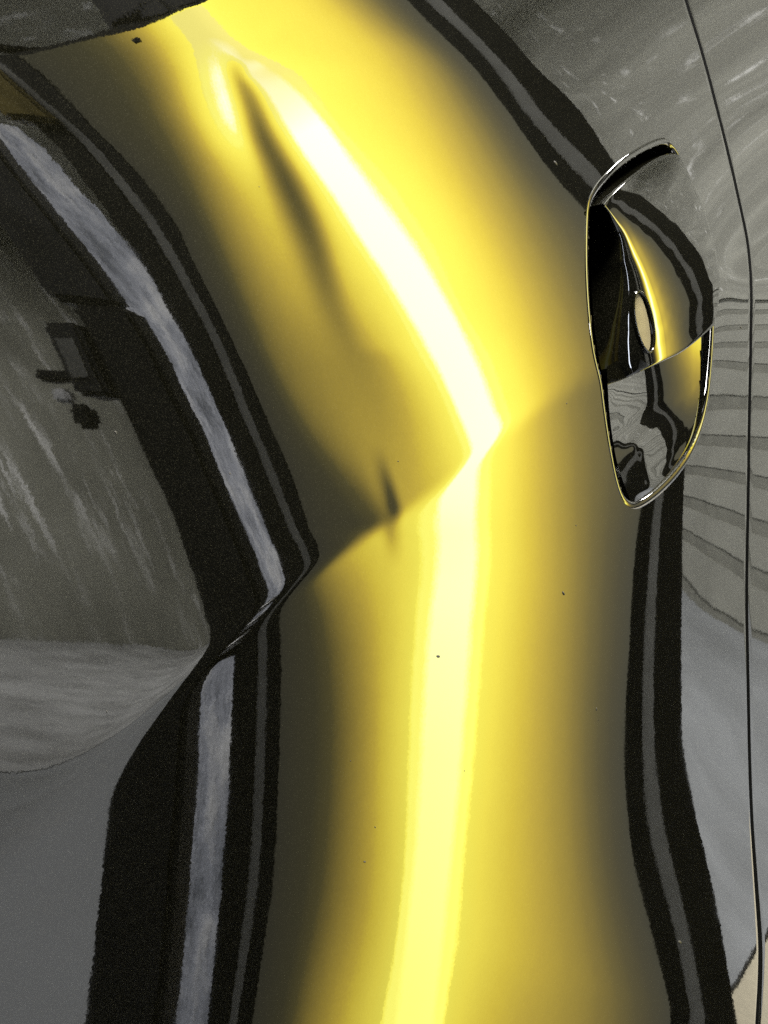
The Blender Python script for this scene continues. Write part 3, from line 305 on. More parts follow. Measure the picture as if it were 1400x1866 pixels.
SKIN_ROWS=[
[-85345,-84899,3,3,2,0,1,-1,-2,-4,-4,-6,-6,-8,-8,-8,-10,-9,-11,-12,-13,-13,-14,-15,-16,-17,-17,-18,-17,-16,-18,-16,-17,-18,-18,-15,-16,-14,-11,-10,-8,-7,-6,-7,-4,-3,-1,0,-2,2,1,3,5,4,3,6,7,12,9,13,11,11,13,12,13,12,15,15,16,17,16,15,14,14,14,14,13,17,18,18,17,16,16,18,16,16,16,16,18,16,15,11,11,8,8,6,9,6,3,-1,-2,-6,-9,-13,-17,-15,-33,-28,-44,-57,-53,-83,-91,-52,-58,-62,-34,-16,-1,8,9,51,123,124,60,-24,-84,-42,43,-25,-246,-311,-159,-55,-19,0,3,6,13,5,5,0,-6,-2,-11,-7,-8,-13,-31,-109,-87,-76,-65,-52,-45,-44,-45,-46,-38,-35,-35,-30,-24,-17,-11,-1,4,11,18,26,20,8,-9,-17,-17,-13,-9,-9,-6,-4,2,2,5,12,17,13,2,-6,-12,-11],
[-85142,-84695,4,2,2,1,1,-1,-2,-4,-4,-6,-6,-8,-6,-10,-8,-10,-10,-12,-12,-13,-14,-13,-16,-18,-15,-18,-15,-17,-16,-17,-16,-17,-17,-16,-15,-14,-12,-8,-8,-8,-6,-6,-4,-3,-2,0,-1,0,3,2,5,3,4,6,7,11,11,11,11,12,10,12,13,12,15,14,16,17,15,14,15,13,14,13,13,17,17,18,17,15,17,17,16,15,17,16,17,17,14,11,10,8,8,8,6,8,1,-1,-2,-8,-10,-12,-19,-25,-28,-47,-38,-46,-85,-77,-63,-66,-46,-32,-22,-12,-6,6,31,73,109,86,4,-92,-78,30,23,-163,-299,-189,-75,-25,-3,-3,5,7,6,3,1,-6,-3,-8,-8,-7,-14,-4,-33,-100,-88,-77,-64,-51,-45,-44,-45,-47,-38,-35,-34,-28,-22,-17,-9,0,5,11,19,26,22,6,-9,-18,-16,-13,-10,-9,-7,-4,1,2,4,9,15,12,-1,-6,-13,-11],
[-1,0,-2,2,0,-2,1,0,0,0,0,0,0,1,-3,4,-3,2,-1,0,-1,1,2,-4,2,1,-2,2,-3,3,-2,2,-1,-1,0,2,-2,2,1,-4,1,2,-1,0,-1,2,0,-1,-1,3,-4,3,-2,3,-2,0,0,1,-2,2,-1,-2,4,-1,-2,2,-2,2,-1,-1,1,2,-4,2,0,0,1,-1,0,0,-1,3,-4,2,0,1,-1,0,0,-1,1,0,0,1,-1,-2,5,-4,1,0,0,1,-1,-5,-1,5,-12,32,-23,-26,58,-13,-32,38,-5,-26,-5,3,25,15,-24,-15,0,-9,-56,47,80,-48,-84,42,136,-28,-43,-16,-18,9,-4,-1,0,1,-2,9,-8,6,-1,-8,13,-13,5,5,-2,1,-2,1,-1,0,0,1,0,-1,1,-2,0,2,-1,1,-1,1,-2,1,-2,2,0,1,-1,0,0,0,-1,1,-1,2,-2,2,0,-3,3,-2,2,-1],
[1,0,2,-2,0,3,-2,0,0,0,0,0,0,0,1,-2,1,0,-1,2,0,-1,-2,3,-2,2,-1,-1,2,-2,1,0,-1,2,-1,-1,3,-4,1,3,-2,-1,1,0,1,-3,2,1,0,-2,2,-2,3,-3,1,0,2,-2,-1,1,1,0,-2,0,3,-4,4,-3,2,-1,1,-3,4,-3,0,2,-1,-1,2,-2,3,-5,6,-4,0,2,-2,1,0,-1,1,0,1,-1,1,-1,-1,1,1,-1,0,-3,0,-1,0,6,2,-21,23,14,-42,24,16,-21,12,5,-6,5,-18,-7,17,-4,2,-161,110,133,-53,-87,-11,132,12,-43,-25,-10,4,-8,4,-8,8,-6,9,-8,6,1,-10,13,-8,-4,11,0,-3,-2,3,-3,2,0,-1,0,-1,3,-3,3,-2,-1,2,-2,2,-2,1,0,0,0,0,0,0,-1,1,-1,3,-4,3,-2,2,-2,0,2,-1,1,-1,-1],
[0,1,-2,2,0,-3,2,0,0,1,-1,0,1,-1,-1,1,0,-1,3,-3,0,2,-1,1,-1,-2,3,-1,0,0,0,-2,4,-3,1,0,-2,4,-2,0,-1,1,1,-2,2,0,-2,0,1,1,0,-1,-1,2,-1,1,-3,2,2,-2,-1,1,0,2,-3,3,-4,3,-2,2,-2,2,-2,2,-1,0,-2,4,-3,2,-3,5,-6,4,1,-4,3,-1,0,0,0,0,0,-1,1,1,-1,0,0,0,-3,-1,0,5,0,-11,16,-2,-16,11,21,-22,8,11,-30,3,22,-9,3,5,-4,14,-311,315,104,-104,-56,-34,97,48,-36,-35,-10,-1,-1,4,-9,8,-5,8,-6,3,0,-7,9,-1,-7,11,-1,-7,3,2,-2,1,-2,1,1,0,0,-2,2,-2,2,1,-3,1,-1,1,2,-3,0,1,-1,1,-1,2,-2,2,-3,4,-2,-1,1,0,0,1,-1,0,-1,2],
[1,0,2,-2,1,2,-3,1,1,-2,1,1,-2,0,2,-1,0,1,-2,1,1,-2,2,-3,3,0,-2,2,-2,1,-1,3,-4,3,-2,1,1,-2,1,-1,2,-1,-1,2,-2,1,1,0,-1,-1,1,1,-1,-1,2,-1,0,1,-1,-1,2,-1,1,-3,4,-3,2,-1,0,0,0,0,0,0,0,-1,3,-4,2,1,-1,-2,4,-2,-2,4,-2,-2,2,2,-3,1,0,2,-3,1,0,1,-3,2,-10,13,-3,-6,3,16,-32,21,19,-34,2,38,-26,-13,38,-8,-28,7,12,-7,1,-378,538,-50,-107,-14,-43,40,81,-26,-33,-5,-1,-5,1,-7,4,-2,5,-2,-4,8,-7,4,3,-10,7,7,-9,1,1,1,-2,1,2,-2,0,1,-1,0,1,-1,0,-1,2,0,-1,1,-3,3,-1,-1,1,-1,2,-2,2,-3,4,-4,1,2,-2,3,-2,-1,0,2,0,-1],
[0,1,-2,3,-3,0,2,0,-3,2,1,-2,2,0,-2,1,1,-2,1,1,-1,0,0,1,-3,2,1,-3,3,0,0,-3,3,-3,3,-1,0,0,0,-1,1,0,0,0,0,0,1,-1,-1,2,-1,-1,2,-1,0,-1,3,-2,-2,4,-2,0,0,1,-2,2,0,-1,0,-1,1,0,0,-1,2,-1,-1,1,1,-2,2,-1,0,0,1,-3,2,2,-2,-2,3,-1,0,-1,2,0,0,-4,0,-7,19,-17,6,8,-8,-10,32,-27,-15,50,-8,-44,29,14,-29,3,20,1,-12,-62,-300,628,-187,-81,-10,-34,15,89,-9,-28,-14,-10,-5,4,-4,2,5,-2,0,-5,11,-10,1,6,-5,3,12,-7,-10,-2,8,0,1,-2,-2,3,0,-2,3,-1,-2,3,-3,2,-1,-1,1,0,1,-2,1,-1,1,1,-1,-1,0,2,-3,3,0,-2,2,-3,2,0,2,-2,0,0],
[1,1,1,-2,2,-1,0,-2,4,-2,-1,2,-2,1,1,-1,-1,2,-1,-1,2,-1,-1,1,1,-1,-1,3,-2,-2,1,3,-4,4,-3,1,-1,1,0,1,-1,0,0,0,0,0,-1,1,1,-1,-1,2,-2,2,-1,1,-2,1,2,-3,0,2,-1,1,-1,0,0,0,0,1,-1,-1,1,0,-1,1,0,1,-2,1,0,1,-3,3,-2,2,-1,0,0,1,-1,0,0,-1,3,-1,-6,-2,10,-3,-5,10,-6,-8,14,-2,-19,27,7,-39,18,32,-23,-11,11,2,-1,-17,-148,-60,532,-277,-66,7,-6,10,54,6,-20,-16,-9,4,0,-2,-1,3,-6,8,-9,8,-4,-3,9,-3,-4,9,-4,-7,0,8,-1,-2,0,-1,3,-2,-1,3,-2,0,2,-4,4,-2,0,0,0,-1,1,1,-2,1,1,-2,-1,3,-1,-1,1,-1,1,0,0,1,-1,1,-2,0,1,1],
[2,2,0,-1,2,-2,1,1,-3,3,-1,0,1,-1,0,0,1,-2,1,1,-2,1,1,-1,0,0,0,-1,0,3,-2,-2,4,-4,3,-1,0,-1,1,0,0,-1,2,-1,-1,2,-1,0,0,0,1,-2,2,-2,1,1,-1,-1,1,0,2,-3,1,0,1,0,-2,1,0,0,0,0,0,0,0,0,0,-1,2,-2,1,-1,3,-3,2,-1,0,-1,2,-1,-1,1,0,2,-3,-4,0,14,-23,22,-10,-3,5,6,-15,11,7,-18,6,25,-20,-11,14,1,-2,12,-62,-171,206,265,-270,-16,19,-2,0,27,25,-10,-16,-8,-1,-4,0,-1,2,-4,8,-10,7,2,-8,8,-2,-4,10,2,-10,-3,4,0,3,-1,-1,1,-2,0,3,-2,0,2,-3,3,-2,-1,1,0,0,1,-1,-1,1,0,-2,3,0,-3,2,1,-1,0,-1,0,1,0,1,-2,1,1,0,-2],
[1,1,0,1,-2,2,-1,-1,3,-3,2,-2,1,-1,2,-1,-1,2,-1,0,1,0,-2,0,2,-1,1,-2,2,-3,3,0,-2,2,-3,2,0,1,-2,0,1,2,-3,0,3,-4,3,-1,0,-1,1,1,-2,2,0,-3,2,2,-3,2,-2,2,-1,1,-1,-1,2,-1,1,-2,1,0,-1,1,0,-1,1,1,-2,2,-1,1,-2,0,2,-2,1,1,-2,1,2,-3,2,-1,-6,3,7,-15,25,-27,17,-3,-5,1,10,-14,7,12,-13,-11,30,-7,-13,5,16,-129,-82,349,-26,-152,5,-5,-3,9,26,22,-5,-15,-13,-2,0,3,-4,2,-4,9,-7,1,6,-11,8,2,-4,4,3,-9,-4,6,4,-6,6,-2,-2,1,0,1,-1,0,1,-2,3,-2,0,1,-2,2,-1,-1,2,-2,1,0,0,-1,0,2,-1,-1,0,2,-1,1,-2,1,0,0,0,0,-1,2],
[2,2,0,0,-1,1,0,2,-4,2,0,1,-1,2,-3,1,1,-1,0,0,-1,0,2,0,-1,-1,1,1,-2,2,-2,0,2,-2,3,-3,1,-1,2,-1,0,-1,2,-1,-1,2,-3,2,0,1,-2,1,1,-1,-1,3,-2,-2,4,-3,1,0,1,-1,0,1,-1,0,-1,1,-1,1,1,-1,-1,3,-4,2,0,1,-2,0,2,0,-2,2,-1,0,0,1,-3,5,-4,-9,15,-9,4,2,-11,19,-17,5,7,-7,-3,14,-12,-4,18,7,-31,13,13,-8,-182,90,306,-192,-25,-19,-17,14,18,19,9,-7,-15,-2,1,-1,1,-8,7,-7,8,-4,-7,13,-9,2,3,-3,2,7,-6,-4,3,1,0,0,-2,0,2,-2,2,-1,-1,2,0,1,-3,1,0,0,0,0,-1,3,-4,3,0,-2,1,-1,2,-2,0,1,0,-1,1,-1,2,0,-2,1,1,-2,1,0],
[2,2,0,-1,2,-1,0,-1,3,-2,0,-1,2,-3,3,0,-1,0,1,-1,-1,2,-2,2,-2,2,-2,1,0,-1,2,0,-3,3,-2,2,-1,0,-1,2,-1,0,-1,2,-1,-1,2,-2,1,0,0,-1,2,-1,0,0,0,2,-4,2,0,1,-1,0,1,-2,1,0,0,1,-1,0,-1,2,-1,-2,3,-2,2,-2,2,-1,-1,1,0,1,-2,1,1,-2,4,-6,-7,22,-26,23,-17,12,-2,-8,7,0,-4,3,2,-5,7,5,-15,4,19,-2,-61,-151,252,130,-204,31,-35,-11,23,10,9,4,0,1,-1,-7,-6,0,-3,4,-4,4,2,-10,15,-10,-1,7,-2,-1,8,-6,-7,-1,6,2,1,-3,-1,-1,1,1,-1,2,0,-1,0,0,2,-2,0,0,1,-2,2,-2,2,-1,-2,2,0,1,-3,3,-2,1,0,0,-1,2,-1,-2,3,0,-2,2,0,-2],
[2,2,0,1,-1,0,0,0,-1,2,-2,2,-2,3,-2,0,0,0,0,-1,3,-3,2,-3,3,-1,0,0,0,1,-3,2,2,-2,0,-1,1,-1,2,-1,-1,2,-1,0,-2,4,-4,3,-2,0,2,0,-2,2,-1,-1,2,-2,2,0,-1,-1,2,-2,1,1,-1,0,0,-1,2,-2,1,-1,2,-1,0,0,-1,1,0,1,-2,2,-2,0,3,-3,1,2,-7,-3,19,-25,27,-24,19,-13,4,1,1,-2,-3,7,-2,-3,6,-5,10,-3,10,-135,-13,284,-50,-129,34,-22,-11,9,5,18,16,0,-9,-9,-6,-1,5,-1,-2,0,-2,8,-11,8,-3,-3,5,-1,0,5,-4,-4,0,6,-3,2,1,-1,-7,4,0,2,0,-3,3,-1,1,0,-2,2,0,-2,1,0,1,-2,1,0,1,-2,0,0,2,-3,4,-4,2,0,1,-2,1,1,-2,0,3,-2,-1,2],
[3,3,0,1,-2,1,0,0,1,-2,1,1,-2,1,-1,2,-1,1,-2,3,-4,3,-2,3,-3,1,0,-1,1,0,2,-2,-1,0,1,1,-1,1,-1,-1,2,-3,3,-3,4,-4,4,-3,1,0,0,-1,1,0,1,0,-1,0,0,0,0,0,-1,3,-3,0,1,0,1,-1,-1,1,1,-1,-1,0,2,-1,0,0,0,-1,2,-3,4,-2,-2,3,-1,-5,3,7,-12,14,-14,12,-10,6,-1,-2,1,0,5,-8,4,6,-7,3,5,4,-205,197,161,-131,-50,24,-13,-26,5,20,23,6,-11,-9,4,-5,4,-4,1,-6,4,-3,7,-8,2,4,-6,3,2,0,3,1,-5,-5,3,2,4,-1,-2,-5,3,-2,3,0,-1,3,-3,2,-1,0,2,-2,-1,3,-3,1,-1,1,0,1,-2,3,-3,0,0,2,-3,3,-2,1,0,1,-3,3,-1,1,-2,1,0,0],
[2,3,-1,-1,3,-3,1,1,-2,1,1,-2,2,-2,3,-3,2,-1,0,-1,2,-2,3,-3,1,0,0,1,-2,1,-1,1,1,0,-1,-1,1,0,-1,2,-1,1,-3,4,-4,2,-1,1,-1,2,-2,3,-2,-1,1,0,-1,2,0,-2,2,0,-1,-1,1,1,-3,3,-2,1,0,1,-3,2,1,0,-2,1,0,-1,1,0,0,1,-2,2,-1,-1,-4,5,-2,5,-5,1,0,1,1,-1,-4,6,-1,-4,2,4,-3,-1,4,8,-41,-180,357,-46,-105,-2,12,-15,-23,7,21,18,3,-5,-4,1,-11,7,-9,9,-11,8,-4,3,-2,-2,5,-5,3,3,-3,3,1,-6,-4,6,2,-2,3,-1,-2,-3,-1,6,-2,0,0,-1,3,-3,1,2,-3,2,-1,-1,2,0,-2,2,-1,-2,3,-2,2,-2,0,1,0,0,0,0,0,-1,3,-5,4,0,-2,2,-1,-1],
[4,3,2,-1,-1,3,-2,-1,1,1,-2,0,2,0,-3,2,0,0,1,-1,0,1,-2,1,1,-1,0,-1,3,-4,3,-1,-1,1,1,-1,0,1,-1,-1,1,-1,2,-3,3,-1,-1,1,2,-3,1,-1,1,1,-1,0,1,-2,0,3,-2,-1,1,0,0,-1,3,-4,2,0,0,-1,3,-2,-1,1,0,0,-1,2,-2,2,-2,1,1,-2,0,-4,8,-9,13,-15,13,-7,2,0,-2,1,4,-5,-3,11,-8,0,4,3,-3,-88,-57,357,-190,-27,7,0,-12,-16,-2,18,18,7,-3,-8,-3,-4,5,-7,8,-8,5,-4,0,6,-7,1,0,2,0,-2,6,1,-4,-3,1,-1,1,6,-3,-2,-4,1,4,-3,3,-1,2,-1,-3,3,1,-4,3,-1,1,0,-1,-2,4,-3,0,2,-1,0,-1,1,0,-1,0,0,2,-1,0,1,-3,4,-2,-1,2,-2,1,1],
[3,4,-2,2,-1,-1,2,-1,0,-1,2,0,-2,0,2,0,-2,1,1,-2,2,-1,0,0,0,-1,2,-1,-1,3,-3,1,1,-1,-1,2,-1,-1,1,1,-1,1,-2,1,0,-2,3,-1,-2,2,2,-3,2,-2,1,-1,1,2,-2,-1,0,2,0,-1,-1,1,0,0,0,0,0,0,-1,0,2,-1,-1,1,1,-1,0,-2,3,0,-2,-3,1,7,-11,16,-17,14,-9,-1,11,-14,12,-9,2,2,4,-11,9,0,9,-43,-86,88,229,-213,17,-3,-3,-5,-11,-11,16,27,11,-10,-11,0,-2,2,-2,0,1,-5,3,-3,7,-8,2,4,-1,-2,1,4,1,-4,-6,0,2,6,2,-2,-5,-2,2,4,-6,6,-2,2,-3,1,2,-1,-3,3,0,-2,2,-1,-1,3,-4,3,-1,0,0,0,0,-1,1,-1,0,2,-2,2,-1,-1,2,-2,1,0,0,0,1,-2],
[3,3,1,-1,1,0,-3,2,1,-1,0,0,0,0,1,-2,1,0,-1,2,-1,-1,1,1,-1,1,-2,2,-1,0,0,0,0,0,0,1,-2,2,0,-2,0,0,2,-1,-2,3,-1,-1,2,-1,-1,2,-2,2,-2,3,-2,-2,2,0,2,-3,1,-1,2,0,-2,1,-1,0,1,1,-2,2,-2,1,1,-2,1,-2,3,-1,0,0,-5,4,4,-9,13,-13,10,-6,-2,13,-22,24,-21,16,-7,0,-3,8,-5,20,-116,10,158,62,-158,26,-4,5,-2,-17,-17,21,33,-1,-13,-3,2,-3,0,-2,-2,6,-9,7,-4,5,-4,-2,2,2,-2,1,1,5,-6,-3,1,1,5,-4,3,-5,1,-1,2,-3,1,5,-1,-2,1,0,-1,-1,2,-1,-1,3,-2,-1,3,-3,2,-2,1,0,0,-1,0,1,0,0,1,-4,4,-2,2,0,-3,2,0,1,0,-1,-1,2],
[4,4,1,-2,1,-1,3,-1,-3,3,-2,1,0,1,-2,1,1,-1,0,1,-2,2,-1,0,-1,2,-1,-1,2,-1,0,1,-2,1,1,-3,4,-3,1,1,-1,0,-1,1,1,-1,-2,2,0,1,-2,2,-1,-1,2,-3,2,1,-1,0,-1,2,-2,2,0,-3,3,-1,-1,2,-2,0,1,-1,2,-1,0,1,-3,4,-4,0,5,-10,8,1,-6,9,-10,7,-2,-3,8,-14,20,-23,21,-17,10,-3,2,-2,14,-176,173,97,-44,-78,15,1,4,-10,-17,-9,20,27,-2,-3,-2,-6,-3,0,1,-2,4,-4,1,-1,1,1,-3,0,4,-2,-1,2,7,-7,-3,-2,-1,7,-2,6,-7,0,-1,1,0,0,-3,8,-3,0,-1,1,-1,0,1,-1,0,0,0,1,-2,2,-1,0,0,-1,1,1,0,-1,-2,0,1,3,-3,2,-2,1,1,-1,0,-1,0,2,0,-1],
[3,4,-2,3,-2,1,-2,0,3,-3,2,-2,2,-1,-1,1,0,0,0,-1,2,-1,1,-2,2,-2,1,2,-3,1,1,-2,2,-1,0,1,-2,2,-2,0,1,1,-1,-1,1,-1,2,0,-2,0,2,-2,1,0,0,1,-2,0,2,-1,0,0,1,-1,-2,4,-3,1,0,-2,2,0,1,-1,-1,1,-1,1,2,-2,-7,14,-17,12,0,-4,3,-3,5,-5,1,1,0,2,-8,12,-14,14,-10,3,3,-20,-166,302,-36,-56,-34,4,6,-1,-7,-10,-6,8,27,3,-4,-6,-8,2,2,0,-4,4,-1,-5,6,-2,1,-2,-3,7,-1,-4,3,3,-5,0,-3,2,6,-2,1,-4,0,-2,1,3,-2,3,-1,-4,5,-2,2,-3,1,2,-4,2,0,1,-1,2,-2,-1,1,0,0,0,0,-1,0,1,0,1,-2,0,2,-2,2,-2,0,1,0,1,0,-1,0,-1],
[5,4,2,-2,1,0,1,-1,-1,2,-2,3,-3,0,2,0,-1,-1,2,0,-1,0,-1,2,-2,1,2,-3,1,1,-2,1,0,0,0,0,1,-2,1,1,-1,-1,1,1,-2,2,-2,0,2,-1,0,-1,1,0,-1,1,1,-1,-1,1,0,0,-1,1,2,-3,1,-1,2,-1,0,-1,0,1,0,0,1,-1,0,-10,21,-22,14,-1,-5,4,-1,0,-3,7,-9,11,-13,10,-3,-2,4,-6,7,-7,-67,-64,317,-145,-30,-16,9,7,-5,-8,-8,-11,3,34,9,-8,-11,-4,7,-1,-4,-2,4,-2,-2,5,-5,1,3,-6,6,-1,-2,-1,6,1,-2,-10,6,-1,3,0,1,-3,-1,2,1,-2,1,0,0,-1,0,4,-3,1,-1,-2,3,0,-1,0,1,-2,2,0,-2,1,0,0,-1,1,0,-1,1,-1,2,-2,1,1,-1,-1,1,-1,1,0,0,0,1,0],
[3,4,-1,0,1,-1,0,0,1,-2,2,-2,1,2,-3,0,1,2,-3,1,0,0,1,-2,2,0,-3,2,2,-4,4,-2,-1,2,-1,0,-1,1,1,-2,2,-1,-1,1,1,-2,2,-2,1,0,-1,2,-2,2,-1,-1,1,0,-1,1,1,-2,2,-1,0,0,0,0,-2,1,0,1,1,-1,-1,1,2,-4,-8,20,-18,11,-1,-4,2,-1,2,-2,5,-12,16,-17,16,-11,4,-1,1,9,-48,-66,77,203,-177,2,-1,6,-2,-9,0,-2,-17,6,37,6,-21,-4,6,0,-7,0,0,3,1,-2,0,-1,1,3,-7,3,3,0,-5,8,-1,-5,-7,8,-2,6,-2,0,-3,-2,2,2,-2,-1,4,-1,0,-2,2,-3,4,-2,1,0,-2,0,2,-2,2,-1,1,-2,2,-1,-1,2,-2,1,0,1,-2,1,-2,3,-2,1,-1,3,-2,0,0,-1,1,1,-2,1],
[5,4,0,2,-2,2,-1,1,-2,2,-1,1,0,-3,4,-2,-1,0,2,-1,0,1,-2,2,0,-2,2,-1,-2,4,-3,1,2,-3,1,0,0,0,0,1,-2,1,1,-1,-2,3,-2,2,-2,2,-1,-1,2,-3,2,0,-1,1,2,-2,-2,4,-3,1,-1,1,-1,2,-2,2,-1,-1,-1,2,1,0,-7,0,15,-14,6,0,-2,0,3,-2,-2,4,-8,14,-15,12,-8,3,-1,0,16,-119,32,141,44,-128,18,-2,0,-3,0,5,-12,-19,12,33,-3,-14,8,-1,-8,-1,4,-1,2,-2,-4,3,-1,2,1,-4,0,5,-1,-6,6,1,-3,-2,0,0,4,0,-1,-1,-2,3,-1,-3,3,3,-3,1,0,-5,3,3,-3,3,-3,1,1,-2,1,1,-1,1,-2,2,-1,-1,2,-3,3,-1,0,-1,1,-1,2,-1,0,0,0,-1,0,1,-1,3,-2,0,1,-1],
[4,5,-1,0,0,-1,1,1,0,-1,0,0,0,1,-3,3,0,0,-2,1,1,-2,2,-1,-1,1,0,1,0,-2,1,1,-3,3,-1,0,0,1,-2,1,1,-1,0,-1,3,-3,1,0,0,-2,2,1,-2,1,0,0,-1,2,-2,1,2,-4,2,0,-1,2,-1,-2,3,-4,3,1,-1,0,-1,-4,2,10,-11,5,-2,3,-5,4,-2,0,4,-6,7,-10,9,-4,-1,3,0,4,-175,200,69,-51,-54,8,-2,1,-3,5,-3,-17,-8,15,23,-2,0,-3,-7,-5,6,0,-3,0,0,2,1,-3,3,-3,0,-2,6,-1,-5,5,3,-2,-6,-4,7,1,2,-3,1,-3,1,0,0,4,-4,1,1,-1,1,-3,4,-3,2,-3,3,-1,-1,2,-1,1,-1,1,-1,0,-1,2,-2,2,-2,1,0,-1,0,2,-1,-1,2,-1,0,-2,3,-1,0,-1,2,-2,2,0],
[4,3,2,-2,2,0,0,-2,1,1,0,-2,1,0,2,-3,1,-1,3,-3,1,1,-2,1,0,2,-2,-1,1,1,-2,1,1,-1,-1,2,0,-2,1,0,0,0,0,0,0,0,1,-2,2,-1,-1,-1,2,1,-2,1,1,-3,2,1,-2,1,1,-3,3,-3,3,-2,0,2,-2,0,2,-4,1,-1,8,-10,7,-5,9,-12,9,-2,-3,5,-7,6,-4,4,-3,-1,4,-4,-33,-141,319,-83,-45,-13,-6,6,0,-4,5,-8,-10,2,5,13,8,0,-14,0,0,8,-7,-2,3,0,1,-5,2,2,-1,1,-3,4,-2,-1,2,1,-1,-5,0,5,0,3,-4,0,-1,0,2,-2,3,-5,5,-1,-2,4,-3,-1,-2,4,-2,3,-2,-2,4,-3,2,-2,2,-2,1,1,-1,0,0,0,0,-1,1,1,-1,-1,1,1,-2,0,0,2,-2,1,1,-1,-1,3,-4,2],
[4,5,-2,2,-1,-1,1,0,2,-3,2,0,-2,2,-2,2,0,-1,-2,4,-3,0,3,-2,1,-3,2,1,-1,0,2,-3,1,0,1,-2,0,2,0,-2,1,0,0,1,-2,2,-2,2,-3,3,0,-1,0,-2,2,-1,1,1,-1,-1,1,1,-4,4,-2,1,-2,2,-1,2,-2,1,-3,2,-2,7,-7,7,-9,12,-14,11,-5,-1,3,-2,2,-3,3,-2,1,5,-22,-69,-18,293,-183,6,-12,-4,11,-7,-5,9,-7,-9,0,-5,19,18,-8,-15,5,4,-1,-12,4,7,-4,1,-3,3,0,1,-3,-2,3,1,1,-2,2,0,-3,-1,0,3,0,-2,1,1,-2,2,-2,2,-3,3,0,-1,3,-4,1,-3,4,-2,1,-1,1,2,-4,4,-3,2,-1,0,1,-3,4,-3,1,-1,2,-1,-1,0,1,0,0,0,1,-1,0,0,0,-1,1,-1,3,-3,2,-1],
[5,4,2,-1,-1,3,-3,3,-4,4,-3,1,2,-3,2,-1,-1,2,0,-2,1,1,-2,1,0,1,-1,0,0,0,-1,2,0,-2,1,1,-1,0,0,0,0,1,-2,1,1,-2,2,-2,2,-2,0,2,-2,2,-1,0,-2,2,0,0,-2,1,2,-2,0,1,0,0,-1,-1,2,-3,1,2,2,-3,3,-8,14,-14,8,-2,0,0,1,-3,2,2,-5,6,7,-76,-35,115,143,-178,32,-16,7,4,-12,6,7,-15,-4,0,-5,29,10,-20,-7,11,0,-12,1,12,-3,-7,4,-3,2,2,-2,-3,2,3,0,-2,-1,4,-2,-2,-3,0,7,-2,0,1,-2,0,-1,0,0,2,-1,1,-1,2,-1,-1,0,1,-4,3,0,-1,0,2,0,-2,1,0,0,1,-1,1,-2,1,1,-2,0,2,-1,-1,1,1,-1,0,-1,0,1,-1,1,1,-2,3,-4,3,-1,0],
[4,5,-1,-1,3,-4,4,-3,3,-2,0,0,0,1,-1,0,0,0,0,0,0,1,-2,2,-2,1,1,-1,1,-2,2,-1,-1,1,1,-2,2,-1,0,1,-2,0,3,-2,-1,1,0,1,-1,0,0,-1,1,-1,1,-1,3,-3,0,0,2,-2,1,-1,1,-2,1,0,-1,1,-2,3,1,-2,2,0,-5,12,-14,7,0,-2,0,3,-4,2,2,-6,11,-7,-133,101,129,-17,-100,27,-12,11,-6,-4,10,-7,-9,7,-11,0,28,-4,-11,5,5,-10,-5,11,0,-10,4,4,-4,2,0,-2,0,2,2,-4,-1,4,-1,-2,0,0,0,3,-3,2,1,-4,3,-2,1,0,2,-4,2,2,0,-2,0,0,1,-1,-2,1,0,0,2,-2,1,1,-1,-1,1,0,0,1,-2,2,-2,3,-3,0,1,1,-2,0,2,-1,0,1,-3,2,0,-1,2,-2,3,-2,-1,2],
[5,5,0,1,-2,3,-3,2,-2,1,1,0,-2,1,1,-1,1,-2,1,1,0,-3,3,-2,2,0,-2,1,0,1,-2,1,1,0,-2,1,1,-1,-1,1,0,2,-3,1,0,2,-3,1,0,-1,1,-1,1,1,-2,2,-3,2,0,-1,1,-1,-1,2,-1,0,0,-4,6,-3,4,-2,-1,3,-3,-3,11,-13,8,-2,0,0,1,-3,3,0,-5,14,-50,-119,242,12,-76,-25,7,-2,7,-9,4,2,-9,4,1,-22,13,24,-8,0,4,-7,-10,8,6,-8,-4,8,-1,-6,3,2,-1,1,-1,0,-2,2,4,-4,1,-1,0,-3,2,2,0,0,-2,3,-3,0,1,0,-1,2,2,-3,0,1,-2,2,-1,0,-1,0,-1,3,-2,0,1,1,-1,1,-1,0,0,-1,2,-1,0,-1,2,-1,-1,0,2,0,-2,1,1,-3,3,-2,1,0,-1,3,-3,0,3,-4],
[4,5,-1,1,-1,-1,2,-1,2,-3,1,0,2,-2,-1,2,-2,2,0,-2,1,1,-1,0,0,-1,2,-1,0,0,1,-1,-1,1,0,2,-4,2,2,-2,0,-2,3,-1,2,-4,3,-2,1,1,-2,2,-1,-2,3,-2,2,-3,2,0,-1,1,-1,1,-3,1,-3,5,-1,2,-1,-1,3,-3,-1,8,-11,7,-3,3,-4,2,0,0,1,-2,2,-103,6,255,-119,-42,2,1,0,0,-2,2,-1,-3,4,-11,-11,22,11,-11,9,-4,-14,4,14,-8,-9,5,10,-7,-5,7,0,-3,-2,1,2,0,-1,2,-3,2,-2,0,-3,4,2,-1,2,-3,-1,0,0,2,-1,1,-1,0,1,1,-2,0,0,1,-1,1,-3,1,0,0,0,2,-1,-1,2,-1,-1,0,2,-1,1,-1,0,-1,1,-1,2,-2,2,-2,2,0,-3,2,0,0,0,0,1,-3,4,-1,-3,3],
